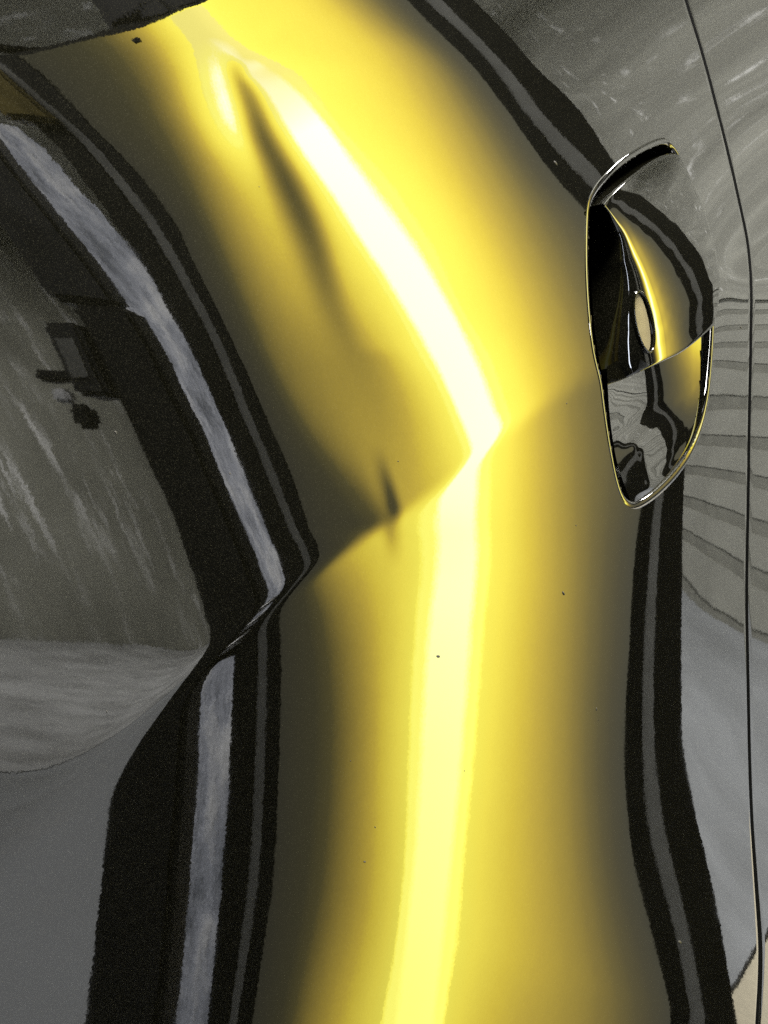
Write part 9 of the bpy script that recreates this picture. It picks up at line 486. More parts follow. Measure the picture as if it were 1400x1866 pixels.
[-4,-4,-1,1,1,-2,3,-4,3,-3,2,0,1,-1,-2,3,-2,1,-1,3,-3,0,0,3,-3,1,0,0,0,1,-3,4,-2,1,-2,0,2,-1,1,-3,2,-1,2,-1,-1,1,1,-1,-1,2,-1,1,-1,-1,3,-2,0,-2,2,1,-2,0,2,1,-1,-1,1,-2,1,-1,2,-1,1,0,-2,2,-1,-1,2,-1,1,-1,-1,1,-1,0,2,1,-2,-1,2,-2,-1,4,-2,-1,1,0,1,-3,2,0,0,0,-1,2,-2,1,-3,4,1,-3,0,2,-3,3,-2,-1,1,1,1,-2,1,0,0,1,-3,2,1,0,2,-2,1,0,3,-1,3,2,-1,1,-4,-1,-3,-3,-3,-2,-1,-2,-1,4,1,2,2,-5,2,7,0,-6,2,2,2,-7,5,0,-3,1,-2,3,-1,-2,1,2,4,4,-4,0,-1,2,-1,0,-2,2,-1,-2,2,0,0,0,0,-2],
[-5,-5,1,-1,0,1,-3,3,-3,3,-1,0,-1,1,1,-3,3,-1,1,-3,2,1,-1,-2,3,-1,1,0,-2,0,3,-4,2,0,2,-2,0,-1,0,1,0,0,-1,0,3,-3,0,1,2,-2,-1,1,0,0,-1,2,-1,2,-2,-1,1,0,0,0,2,1,-4,1,-2,2,1,-1,0,-1,2,-1,2,-2,1,-3,3,-3,3,-2,2,0,-3,1,1,1,-2,2,1,-4,3,-2,1,1,-2,1,0,-1,1,-1,2,-3,2,-1,4,-5,0,3,0,-3,4,-4,2,-1,1,0,-1,1,-1,2,-1,-2,4,-2,0,2,-2,0,-1,3,0,3,1,0,1,1,2,-2,-2,-1,-4,-5,-2,-1,-4,0,1,3,3,1,-5,2,5,4,-7,1,3,0,-3,4,-3,0,2,-7,5,-3,3,0,1,9,-5,-2,3,1,-2,1,0,-3,-1,3,-1,1,-2,0,0,1],
[-3,-3,0,-1,1,0,1,-3,3,-1,-1,1,-1,1,0,1,-1,-1,0,2,-1,-1,1,2,-2,0,0,-1,3,-3,0,2,-1,0,-1,2,-2,1,0,0,-1,1,0,0,-1,2,0,-1,-1,0,2,-2,2,-2,2,-2,1,0,0,2,-2,0,0,1,0,-1,2,-3,0,1,-1,2,-1,1,-2,1,-1,2,-1,1,-2,2,-1,0,0,-1,2,-1,0,0,1,-2,0,2,-3,4,-3,1,0,-1,1,1,-2,1,-1,1,0,-1,-1,4,-2,-1,1,1,-3,2,-1,1,0,0,0,-1,1,-1,1,1,-2,2,0,-2,2,-3,3,-1,2,0,0,2,4,-2,2,2,0,-3,-1,-1,-4,-6,0,-5,-1,0,2,3,2,-5,2,5,3,-4,0,5,-4,-2,6,-5,0,4,-7,5,-5,1,0,12,-5,2,0,0,2,-3,-1,0,1,-1,-1,1,2,-2,-1,0],
[-4,-5,1,1,-2,1,-1,3,-3,0,1,0,1,-1,0,0,-1,2,0,-3,2,1,-1,-1,2,-1,0,1,-3,3,-1,0,0,0,1,-2,1,0,-2,2,0,-1,1,0,1,0,-1,1,-1,1,-2,1,-2,2,0,0,1,-2,2,-1,1,-1,-1,0,2,-1,0,1,-2,4,-3,-1,1,-1,2,-1,1,-1,-1,2,-2,2,-2,2,-2,1,1,-1,-1,1,-1,2,-1,0,1,-3,3,-2,2,-1,-1,0,0,1,1,-1,-2,3,-1,-1,1,1,-2,1,0,-1,1,0,-1,0,0,2,-1,0,-1,2,-2,1,0,1,-2,3,-3,1,-1,2,0,3,-3,6,-1,1,2,1,1,-2,-3,-1,-6,-3,-4,-2,-2,1,4,1,-3,0,6,4,-7,2,5,-2,-2,5,-5,0,2,-4,4,-4,0,0,10,0,-1,1,-1,0,1,-3,-1,0,3,-2,-1,1,0,-1],
[-4,-3,-2,1,1,-2,2,-4,4,0,-3,3,-1,0,-1,1,1,-2,0,3,-2,-1,2,0,-2,1,0,0,0,-1,1,-1,1,1,-2,2,-1,0,1,-2,1,0,0,0,0,0,1,-1,0,0,1,-2,1,0,-2,2,-1,2,0,-2,1,1,-1,-1,-1,3,-2,0,5,-5,4,-2,-1,0,-1,1,-1,1,1,-1,1,-2,1,-1,2,-1,-1,1,2,-3,2,-2,1,1,-1,0,0,0,-3,4,-2,1,1,-1,-3,3,1,-1,0,-1,2,-1,0,-1,1,0,-2,1,2,-1,0,-1,0,1,0,0,1,-1,0,0,1,-4,4,-2,2,-2,3,-3,5,-3,3,2,1,2,0,1,0,0,-2,-5,-4,-4,-4,-1,-2,3,0,0,-1,4,7,-7,2,4,-3,0,5,-4,1,-1,-4,2,-1,-1,3,9,0,-1,0,0,-3,1,-1,1,0,-1,1,-2,1,-1],
[-4,-5,2,-1,-1,2,-3,5,-4,-1,4,-4,3,-2,2,-1,-1,2,0,-2,0,1,0,0,1,0,-1,-2,3,-1,-2,3,-2,0,3,-2,1,-2,2,-1,-1,2,-2,1,0,0,0,2,-2,0,0,0,0,0,1,-2,1,-1,0,3,-1,-2,1,-2,1,-1,2,0,0,3,-4,2,0,-1,2,-3,1,1,-1,-1,1,0,0,1,-2,2,-1,0,-2,4,-3,1,1,-3,2,2,-4,2,2,-4,3,-2,0,-1,3,-2,1,-1,1,1,-1,0,0,1,-2,0,1,0,-1,0,1,0,0,0,0,-1,2,-2,3,-1,-3,3,-3,3,-2,1,-1,2,-2,4,-1,1,0,3,1,2,3,-2,0,1,-3,-6,-3,-5,-4,0,0,-1,0,1,2,5,-2,-1,7,-4,0,4,-5,3,0,-2,-3,0,-4,15,-1,2,0,-2,0,-1,-1,1,-1,3,-4,2,-2,0],
[-4,-3,-2,0,2,-2,2,-3,2,2,-3,1,-1,2,0,-2,2,-2,0,1,1,0,-2,1,0,-1,1,1,-3,1,2,-3,4,0,-4,2,0,2,-3,2,1,-3,1,0,-1,1,0,-1,2,0,-2,2,0,-1,-1,2,-1,0,0,-1,1,1,-2,1,-2,1,-1,2,1,-1,1,0,-1,2,-4,4,-1,-2,0,2,-2,1,1,-2,1,0,0,0,2,-4,3,0,-2,2,-1,-2,4,-3,0,1,-1,0,0,1,0,0,-1,2,-1,0,0,-1,3,-3,0,0,1,0,0,0,0,-1,1,-1,2,-2,1,2,-3,1,0,-1,1,-1,1,0,0,0,1,-2,2,0,3,-1,2,1,1,2,3,-1,0,0,-5,-4,-3,-7,0,-3,-1,-1,2,4,0,1,-1,6,-2,0,4,-5,3,-1,1,-4,-3,2,9,3,-2,2,-1,-3,1,0,0,-1,1,-1,-1,1],
[-4,-5,2,-1,-1,1,0,0,1,-3,3,-1,0,0,-1,2,-1,1,-1,-1,1,-1,2,-1,-1,2,-1,-1,1,-1,0,2,-1,-1,4,-2,-1,0,0,0,-1,1,0,0,1,-1,-1,-1,3,-2,2,0,-1,0,2,-2,0,1,-1,0,0,0,-1,-2,2,0,1,0,1,-1,1,-2,2,-2,3,-2,0,0,2,-3,2,-1,-2,3,-1,-1,2,-1,-2,4,-2,-1,1,1,-1,1,-2,1,-1,1,-1,0,1,-1,0,0,2,-3,3,-1,0,3,-5,2,1,-2,0,1,-1,2,-3,3,-2,2,-3,4,-2,1,0,-2,1,-1,1,0,-1,0,1,-1,1,0,1,0,-1,2,0,3,0,3,-1,3,1,1,2,-5,-3,-4,-7,0,-4,-3,-2,1,3,3,-1,1,3,-1,3,2,-3,1,0,1,-3,-16,24,1,2,-1,-3,2,-2,0,1,-1,0,-2,1,-2],
[-4,-4,-1,2,-1,-1,1,0,-1,2,-2,1,0,1,-2,2,-2,1,1,0,-2,2,-1,-1,2,-3,1,1,-1,1,0,1,0,0,-2,1,2,-3,3,-2,-1,1,0,0,-1,0,0,3,-4,3,0,-3,2,2,-2,1,0,-1,1,0,-2,1,-2,1,0,0,0,2,-1,1,-1,0,0,0,0,0,1,0,-2,1,0,0,1,-2,2,-1,-1,1,1,-3,2,1,0,-1,0,-1,1,0,-1,1,-2,3,-4,4,-3,2,-1,3,-3,3,-1,-3,4,-3,0,1,0,0,1,-3,3,-3,4,-3,3,-3,1,-1,2,-1,-1,1,-1,1,-1,2,-2,2,-2,1,-1,1,2,-2,2,-1,2,0,4,0,3,0,0,4,-2,-1,-4,-8,-2,-5,-2,-5,4,-2,2,1,4,2,-2,4,-1,1,0,-2,3,-15,11,9,1,1,1,-4,1,-1,1,-1,0,-1,-1,0],
[-4,-4,0,-2,2,1,-2,2,-1,0,-1,1,1,-2,2,-2,3,-2,0,0,0,0,-1,1,-1,2,-2,-1,1,1,1,0,0,0,0,0,-3,3,-2,0,2,-1,0,0,-1,0,2,-2,1,0,0,2,-2,-2,2,1,-1,0,1,-1,3,-4,0,-2,2,0,3,-2,1,-1,-1,2,-2,2,-1,0,0,1,-1,1,-1,0,0,0,-1,1,-1,2,-1,1,-2,1,0,-1,1,1,-2,0,2,-4,4,-4,4,-4,5,-2,0,0,2,-4,4,-1,-3,3,-3,2,0,0,-1,2,-1,2,-4,2,0,1,0,0,-2,0,1,0,1,-3,3,-3,1,0,1,0,0,0,-1,2,0,0,1,0,0,3,0,4,1,1,2,-1,0,0,-6,-5,-6,-3,-7,3,0,-1,1,3,2,0,5,-2,1,2,-1,0,-23,26,5,2,-2,0,-2,-1,1,0,-2,0,-1,0],
[-5,-4,-2,2,-2,0,1,0,0,0,2,-2,-2,2,1,-1,-1,1,1,0,0,-2,1,-1,0,-1,1,1,-1,2,0,0,0,0,0,-2,2,-1,-1,2,-1,-2,3,-2,2,-2,-1,1,3,-1,-1,-1,2,0,-2,-1,2,1,-1,3,-3,0,-1,-1,0,2,-1,3,-2,0,1,-1,1,-1,0,1,-1,-1,2,-1,0,0,1,-1,-1,1,2,-5,3,0,1,-1,-1,2,-1,0,-1,1,-2,2,-2,2,-1,2,-4,4,0,-1,-1,4,-5,3,0,-2,1,-2,3,-1,2,-3,1,-2,4,-2,0,1,-2,2,-1,0,-1,1,-2,3,-3,2,1,-2,1,0,0,0,-1,1,-1,2,-1,2,1,-1,1,1,2,3,0,4,1,0,-2,-1,-5,-7,-3,-8,-1,1,-4,3,3,0,3,2,0,3,-2,3,-25,19,16,1,-2,-4,0,1,-2,0,0,-1,-1,0],
[-4,-6,3,-2,1,0,1,-2,1,1,-2,0,1,0,-1,1,1,0,-1,2,-4,2,-1,2,-2,0,0,-1,3,-1,1,1,-1,0,-2,3,-2,-1,1,0,-2,4,-4,2,-1,0,2,0,-2,1,0,3,-5,2,1,-1,-1,0,2,-1,1,1,-4,0,0,1,2,0,-1,1,-1,1,-2,2,-1,0,1,0,-1,0,0,0,-1,2,0,-1,-2,4,-2,-1,1,-1,2,-2,1,-2,3,-2,1,0,-1,0,0,0,3,-3,1,1,0,-3,4,-3,0,1,-1,3,-3,2,-3,3,-1,2,-4,4,-2,-1,4,-5,2,0,0,-1,2,-3,3,-1,-2,2,-1,1,-1,1,1,-2,2,-1,0,0,-1,3,1,-1,3,-1,4,0,3,0,4,0,-2,-2,-8,-3,-6,-7,1,-4,1,4,-3,7,1,-1,5,-2,2,-45,64,-7,-1,-2,-3,1,-1,0,-1,-2,0,-2],
[-7,-6,-2,1,1,-1,-1,1,1,-2,1,0,0,1,-2,1,-1,0,2,0,-1,-1,2,-4,3,0,-2,3,-1,1,1,-1,-1,0,2,-2,-1,2,-1,-2,3,-1,1,-2,-1,3,-2,0,3,-3,3,-5,6,-3,0,0,0,-1,0,1,1,-2,0,2,0,-3,1,0,2,-2,3,-3,4,-4,3,-1,-2,1,0,0,0,1,0,-3,3,-1,1,-1,-1,2,-2,1,-1,1,0,1,-3,2,-1,-1,3,-1,1,-1,0,0,0,-1,-1,4,-4,2,1,-3,2,-1,2,0,0,0,-2,2,0,-2,2,0,-3,4,-4,2,0,0,-1,1,-1,0,2,-2,1,-1,1,-1,0,2,-1,-1,2,0,0,-2,2,1,-1,2,1,2,1,3,1,2,2,0,0,-6,-6,-4,-8,-3,-3,-2,4,-1,4,1,1,4,1,-21,8,29,-3,-2,-3,0,0,-2,-2,1,-1,-1],
[-6,-7,2,-1,-1,2,-1,0,-1,1,0,0,0,-3,5,-3,1,1,-3,2,3,-3,-3,5,-3,0,1,0,1,0,0,-2,3,-2,0,-2,4,-3,1,1,-1,-1,1,1,-1,-1,1,1,-3,4,-4,4,-4,3,-2,2,-1,1,-1,-1,0,0,1,1,-3,3,-2,1,-1,3,-4,4,-3,4,-4,1,2,-2,0,0,1,-1,-1,3,-3,0,1,0,1,-2,2,-1,0,0,-1,-1,4,-4,2,2,-2,0,0,1,-1,-1,0,-1,3,-3,3,-1,-2,2,-1,2,0,-2,2,-2,3,-3,2,0,-1,1,0,-3,3,-2,0,2,-3,3,-3,2,-1,1,-1,1,0,0,1,-2,0,1,0,-1,1,2,-2,1,0,1,0,0,3,1,2,2,2,3,0,1,-2,-5,-5,-9,-5,-4,-1,-3,3,3,1,3,1,6,-53,73,-5,-7,0,-3,0,-1,0,-1,-3,1],
[-7,-6,-2,1,0,-1,1,1,-1,1,-2,0,0,3,-5,4,-1,-2,3,-2,3,-2,2,-2,0,-1,2,-2,1,1,-1,1,-2,2,-2,2,-3,3,-1,0,0,0,0,-1,1,0,0,1,0,-2,2,-3,2,-1,1,-1,1,1,0,0,-1,-3,2,1,2,-3,2,-1,0,-2,4,-3,2,-2,4,-3,-1,1,1,0,-1,-1,2,-2,2,1,-2,0,-1,2,-2,2,-2,1,-1,2,-4,5,-2,0,-1,3,-2,0,-1,1,-2,3,-2,1,-1,-1,2,-2,3,-1,1,0,-2,2,0,-1,1,-1,0,0,0,1,-2,1,1,-4,4,-3,4,-4,1,2,-1,-1,0,1,-1,1,0,1,-3,3,0,-2,1,0,1,-1,2,1,-2,2,3,-1,5,0,4,1,2,-1,-3,-2,-10,-6,-8,-2,-3,2,1,1,4,2,-34,38,20,-5,-6,1,0,-3,-2,-2,1,0],
[-8,-9,2,-1,0,0,1,-2,2,-3,4,-2,-2,2,2,-3,0,2,-2,0,4,-4,2,-2,2,-1,0,1,0,-1,-1,2,-2,0,1,1,-1,-2,3,-1,0,1,-1,-1,1,0,2,-3,1,0,-2,3,-1,-2,2,-1,0,0,1,1,-1,1,-2,-1,0,4,1,-4,2,0,-2,2,-1,1,-3,4,-2,1,-1,0,0,1,-1,2,-3,0,1,0,2,-3,1,-1,3,-4,3,-2,2,-2,2,-2,3,-3,1,0,1,-2,1,-1,1,-1,0,1,-3,3,-1,2,-1,1,0,0,-2,2,-2,3,-1,-1,-1,0,3,-3,-1,3,-1,0,-3,4,0,-4,3,0,0,0,-1,1,0,-1,3,-4,2,0,0,0,0,1,-2,2,1,1,-2,5,-2,3,2,3,1,4,2,-3,-2,-6,-8,-6,-8,-4,1,-1,3,3,1,-46,76,-6,-4,-5,0,-1,-2,-1,0,-1],
[-7,-7,-1,2,-1,1,-3,2,-1,2,-2,2,0,-2,0,2,-1,0,-1,1,-1,5,-4,1,-3,3,-1,1,-1,0,2,-4,3,-1,0,-3,4,-1,-1,0,3,-2,-2,3,-1,2,-4,3,0,-1,0,-2,1,1,-2,0,2,-2,3,-1,1,-2,-3,1,3,5,-3,1,-3,0,1,-1,1,-2,2,-3,3,0,-1,0,1,-1,1,-2,2,0,0,-1,-2,4,-2,0,-1,2,-2,0,2,-2,0,3,-3,2,1,-2,-3,4,0,-1,1,-2,-1,0,0,1,1,1,0,-2,3,-3,2,0,0,-2,1,0,1,-1,-2,2,1,-1,-2,1,3,-3,-2,5,-3,0,2,-3,2,0,0,0,-2,4,-4,3,-1,0,1,-1,1,-2,2,0,1,-1,2,2,0,2,4,2,0,5,2,-2,-4,-8,-8,-7,-8,0,-3,1,5,-65,101,-6,-9,0,-4,-1,-3,1,-1,-1],
[-8,-7,-1,-1,1,-1,2,0,-2,2,-2,1,1,-2,2,-2,2,-2,2,-3,2,2,-2,0,1,-1,0,0,1,1,-3,2,-1,-1,0,3,-5,4,-2,2,-4,3,1,-2,1,0,3,-2,-2,0,2,-2,-1,1,-1,2,-2,2,-2,3,-3,1,1,-1,2,-1,0,2,1,-1,-1,-1,-1,2,-1,0,1,-3,3,0,-1,1,-1,0,1,0,-2,2,1,-4,3,-1,-1,1,0,1,-3,4,-2,-2,4,-2,-1,1,2,-2,1,0,-4,3,-1,-2,2,0,2,-1,0,1,-2,2,0,-1,1,-1,1,-1,-2,3,-2,2,-2,0,2,-2,-1,2,1,-3,2,0,-2,3,0,-3,2,-1,2,-2,2,-2,1,1,-3,2,0,1,-1,0,1,1,0,0,1,3,0,1,6,0,2,4,1,-2,-4,-10,-7,-11,-3,-2,-2,-9,-27,77,-10,-5,-3,-2,1,-3,0,0],
[-8,-8,1,-1,0,0,0,-2,4,-4,4,-3,2,-1,0,1,-2,2,-2,1,1,-3,3,-1,0,-1,3,-1,1,-2,0,1,-2,2,-1,-2,3,-2,0,0,2,-3,1,1,1,-1,0,0,1,1,-4,3,-1,-3,3,-1,-1,1,1,-2,3,-3,-1,3,2,-2,1,-1,1,1,-1,1,-1,-2,0,2,-3,4,-2,0,0,1,-1,2,-2,-1,3,-2,-1,2,-1,0,1,-1,-1,1,0,-1,1,1,-1,0,1,-1,2,-1,-1,-1,3,-4,1,-1,0,1,1,0,0,0,0,2,-2,-1,1,2,-3,1,1,-3,4,-3,1,-2,1,2,-1,-2,3,-1,-1,1,0,-1,-1,3,-2,1,0,-1,2,-2,1,-1,2,-1,0,1,-1,0,0,0,0,2,1,-2,2,4,-1,3,4,0,6,1,1,-2,-7,-8,-12,-8,-3,-1,-96,153,-28,-6,1,-5,-3,1,2,-1],
[-8,-7,-2,2,-1,0,0,1,-3,3,-2,2,-2,2,-1,0,1,-1,0,-1,-2,6,-4,1,0,2,-2,2,-1,-1,2,-3,2,-2,1,-1,1,-1,1,0,-1,0,0,0,2,-1,0,0,1,-2,2,-1,-1,2,-2,-2,3,-2,1,2,-2,-2,2,2,1,-1,-1,0,0,0,0,1,0,0,0,-2,3,-3,1,1,-1,0,1,-1,0,2,-2,0,1,-1,0,1,-2,1,0,-1,1,-1,2,0,-2,2,-1,1,-1,2,-1,0,-3,1,-2,1,2,0,1,-1,0,1,0,-4,4,1,-2,-1,2,-2,1,0,-2,2,-1,3,-2,-1,-1,4,-5,3,-1,1,-1,1,0,0,-1,2,-2,2,-4,4,0,-2,1,0,0,-1,1,1,-1,1,0,-2,2,1,1,-2,3,3,0,4,0,6,3,1,2,-5,-6,-12,-11,-6,-45,13,59,-8,-5,1,0,-1,-1,3],
[-8,-9,3,-3,2,-2,2,-2,2,-1,0,0,1,-3,3,-1,0,0,1,0,-6,8,-2,-2,2,-1,1,0,-1,1,-1,1,-2,1,-1,2,-2,1,1,-2,-1,1,1,0,-1,2,-1,1,-2,1,1,-3,3,-1,-2,3,-4,2,1,0,1,-5,3,3,-1,0,-2,2,-2,1,2,-3,1,0,0,2,-3,2,-1,0,1,0,-1,0,1,-2,2,0,-1,1,-1,-1,2,-1,0,0,1,0,-2,0,1,1,0,0,1,-2,-1,2,-2,0,-1,2,0,1,-2,1,0,-1,0,4,-5,2,1,-2,0,2,-2,2,-1,0,0,-1,-1,2,1,-3,3,-2,2,-3,2,0,0,-1,1,-2,2,-1,3,-3,-1,3,0,-2,1,0,0,-1,2,-2,2,0,-2,2,0,2,-1,0,2,3,3,0,3,6,1,6,-3,-4,-10,-13,-8,-108,129,-12,0,-2,0,2,-1,2],
[-7,-6,-2,2,-2,2,-3,4,-2,0,-1,2,-2,3,-4,3,-1,1,-2,2,-1,0,-2,2,0,1,-1,1,0,0,-1,0,0,0,0,-1,1,0,-1,1,0,0,-1,1,-1,1,0,0,0,0,-2,3,-2,0,2,-4,3,0,-1,3,-3,0,1,1,0,-2,3,-3,2,-1,-2,2,-1,2,-1,1,0,0,-1,0,1,-2,1,1,0,0,-2,1,1,0,-1,1,-1,-1,2,-1,-1,0,2,-1,2,-3,1,2,-2,0,2,-4,2,-1,1,0,0,0,1,-2,0,1,0,-1,2,-1,-1,2,0,-3,3,-2,2,-3,3,-3,3,-2,1,-1,1,-1,0,1,0,-1,0,1,0,1,-2,0,0,2,0,-2,-1,4,-3,1,0,0,-1,1,0,1,0,-1,-1,2,1,0,1,0,1,4,2,2,4,1,7,2,-1,-8,-11,-107,83,10,-1,2,2,0,3,-1],
[-8,-9,2,-1,1,0,0,-3,2,-1,3,-3,1,0,0,0,2,-4,4,-3,2,-4,5,-2,0,0,2,-1,-1,0,-1,1,0,-1,0,2,-2,1,-1,0,2,0,-1,2,-1,-3,2,-2,2,0,0,-1,0,1,-1,3,-2,-3,2,0,0,2,0,0,0,0,-3,3,-2,1,0,-1,1,-1,3,-3,2,-1,2,-2,0,0,2,-3,1,0,1,0,-1,-1,2,-1,1,0,-2,1,1,-1,-1,3,-3,2,-1,0,1,0,-2,0,1,-1,2,0,0,0,-2,1,0,-2,3,-3,2,0,0,0,-1,1,0,0,-1,2,-3,4,-3,0,0,2,-3,3,-2,1,0,-1,1,-1,1,-2,3,0,-1,-2,1,2,-1,-2,3,-2,1,0,1,-1,-1,1,0,0,1,-2,3,-1,0,1,1,1,2,1,3,6,-1,7,4,3,-4,-3,-135,94,6,4,2,1,2,2],
[-8,-6,-3,2,-2,1,0,1,-1,1,-3,3,-1,-1,2,-1,-1,3,-2,0,0,-4,7,-3,0,0,1,-2,2,-2,2,-2,1,-1,1,-2,4,-3,1,0,-1,1,4,-4,1,0,-2,1,-2,0,2,2,-1,-1,1,-1,-1,2,-6,-1,5,3,0,0,-1,-2,2,-2,2,-2,0,1,-1,2,-2,2,0,0,-2,3,-3,3,-3,2,-2,2,0,-2,2,-1,0,1,-2,1,1,-1,-1,2,0,-2,2,-1,2,-2,-1,1,1,-1,-2,3,-1,1,0,0,-1,0,-2,3,-4,5,-2,-2,3,-1,-2,3,-2,1,1,-1,0,-2,2,0,0,-1,2,-3,3,-2,0,1,0,0,-1,1,-2,1,0,3,-3,0,1,1,-2,2,-1,-1,-1,3,0,-2,1,0,1,-1,-2,3,1,-2,2,0,1,2,2,0,7,0,5,6,4,1,-83,17,17,7,4,3,0,3],
[-7,-9,3,-1,2,-2,0,0,0,0,1,-2,1,1,-2,1,0,1,-2,1,2,-5,5,-2,-1,2,-1,0,-1,1,-1,0,-1,2,-1,2,-2,2,0,0,1,-2,-2,4,0,1,-3,-1,1,-1,-1,0,4,0,0,-1,1,-4,-1,-5,4,4,2,2,-3,-1,0,0,-1,0,2,-3,3,-1,1,-1,-1,1,2,-3,3,-3,0,2,0,-1,-2,4,-3,2,0,-2,1,1,-2,2,-1,1,-1,0,1,0,-2,1,2,-2,-3,4,0,-1,1,1,-2,0,0,-1,1,0,0,-2,0,4,-3,0,3,-3,0,2,-3,2,0,0,0,1,-3,2,-1,1,-1,2,-2,1,-1,0,1,0,1,-1,0,-3,4,-2,2,-3,3,-2,0,1,1,-2,1,0,1,-1,-2,2,1,-1,0,1,-2,4,-2,1,1,3,1,4,2,3,6,5,-3,-80,30,12,6,1,4,0],
[-8,-6,-2,-1,1,0,1,0,-2,2,-1,-1,2,-2,0,2,-1,-1,2,1,-3,2,-4,3,1,0,-2,2,-2,1,-2,1,-1,1,1,-1,1,1,1,1,-2,2,-2,-3,1,0,4,0,-4,0,1,-1,0,3,0,-1,1,-1,-6,-1,-1,9,1,-3,-1,2,-1,0,0,0,-2,3,0,-1,0,0,1,-2,1,0,0,0,2,-3,1,0,1,-2,1,0,0,1,0,-3,4,-3,2,-1,1,0,-2,1,1,1,-4,1,3,-4,2,1,1,-2,2,-3,1,0,1,-4,4,-2,2,-3,2,0,-2,2,2,-3,2,-2,1,0,-1,-1,5,-4,0,2,-3,1,1,0,-1,1,0,0,-1,0,0,3,-3,1,-2,4,-4,2,0,1,-2,1,-2,3,-1,0,0,-1,1,1,-1,0,1,-4,5,1,-1,0,2,1,3,4,3,4,8,-42,-14,15,5,5,0,0],
[-6,-8,2,2,-3,2,-1,0,2,-3,0,2,-2,1,1,-3,4,-2,0,-1,1,1,-4,5,-2,-1,2,-1,0,-2,1,-1,2,-2,1,1,1,1,0,-1,2,-1,0,-1,-3,1,-1,2,4,-2,-4,3,-3,0,1,6,-3,-1,-1,-7,3,2,2,1,0,-1,0,0,-1,1,-1,2,-1,1,-1,0,0,2,-4,3,-2,2,-1,0,0,-1,2,-2,2,-1,-1,1,-1,3,-3,2,0,-2,1,1,0,0,-1,-1,2,-1,-1,2,0,0,-1,0,1,0,-1,0,-1,2,-3,2,-1,2,-3,2,0,0,-1,1,0,0,-1,2,-1,0,-3,3,1,-3,4,-3,1,-1,2,-1,-2,2,-1,1,1,-3,1,2,0,-4,5,-3,1,-1,1,-1,2,-2,0,1,1,0,-3,0,3,-1,0,1,0,-2,2,0,2,1,0,2,4,3,2,9,-51,13,4,4,2,2],
[-8,-7,0,-2,2,-2,3,-3,1,0,2,-2,-1,2,-3,3,-3,3,-1,1,-1,-1,0,2,-1,1,-1,-2,1,1,-1,0,0,1,0,0,0,-1,2,1,0,-1,3,-1,-1,-4,-1,-1,2,6,4,-10,2,-1,2,-5,5,3,-4,0,-6,3,4,-2,-1,2,-1,1,0,-1,2,0,0,-1,0,1,-2,0,3,-3,1,-1,0,1,0,1,-2,2,-2,2,-1,-1,3,-3,0,2,-2,3,-1,0,-2,1,1,-1,1,-2,1,1,0,-1,2,-1,-3,3,-1,-1,0,2,-1,-1,1,-1,2,-2,0,1,0,-1,1,1,-1,-2,2,1,-1,0,-1,2,-2,1,-1,0,0,1,1,-2,1,0,-2,2,2,-4,1,3,-4,3,-2,1,-1,1,-1,1,0,1,-1,-2,2,0,-2,4,-3,1,-1,2,-1,1,0,0,2,1,0,5,3,11,-32,-2,4,2,1,2],
[-6,-6,-1,1,1,0,-3,4,-2,0,0,0,1,-2,3,-6,6,-2,0,-1,1,0,0,-1,2,-1,-1,1,0,-2,2,0,-1,0,2,0,0,0,-2,1,-1,3,-3,4,0,1,-2,-4,-3,-1,6,11,-5,-6,-2,3,-3,-1,5,0,-5,0,2,-1,1,-2,3,-3,3,0,1,-1,0,1,0,-1,1,-1,-1,1,1,-1,0,0,-1,0,2,-2,2,-3,2,2,-5,3,2,-3,2,0,-1,-1,4,-3,1,-1,-1,3,-2,0,0,2,-4,2,2,-3,1,1,-1,-3,3,2,-3,0,1,-1,2,-2,0,3,-3,0,2,-1,0,-1,1,0,-1,0,1,-1,2,-1,0,-2,2,-1,2,-2,2,-1,-3,4,-2,0,2,-2,2,-2,2,-1,-1,0,1,-1,1,1,-1,-1,1,-1,2,-2,-1,3,-1,0,-1,3,-1,0,3,0,1,13,-5,-25,5,3,2,-1],
[-7,-7,0,1,-2,1,1,-1,0,2,-3,1,1,-2,0,1,-1,1,1,0,-2,1,-2,3,-1,0,0,0,-1,1,-1,0,2,1,-3,3,-3,2,-1,-2,2,-1,2,-2,4,1,-1,2,-3,-6,-5,4,11,6,-9,-4,2,-2,-1,1,3,-7,2,3,-3,1,-1,3,-3,3,0,2,-1,-1,0,1,-1,1,-1,0,-2,2,0,-1,2,-1,-2,4,-4,3,0,-3,3,-1,-2,2,1,-2,3,-1,-2,3,-2,2,-2,-1,3,-1,-1,0,2,-2,-1,0,0,0,1,2,-3,-1,3,0,-2,0,0,2,0,-2,1,-1,0,2,-2,1,0,-1,3,-2,-2,3,-3,3,-2,2,-2,2,-3,2,-1,0,2,-1,0,-1,0,1,0,0,0,-1,2,-2,1,-1,1,1,-2,0,0,1,0,0,0,-2,3,-1,-1,1,1,0,0,1,2,-2,22,-27,-1,0,2,-1],
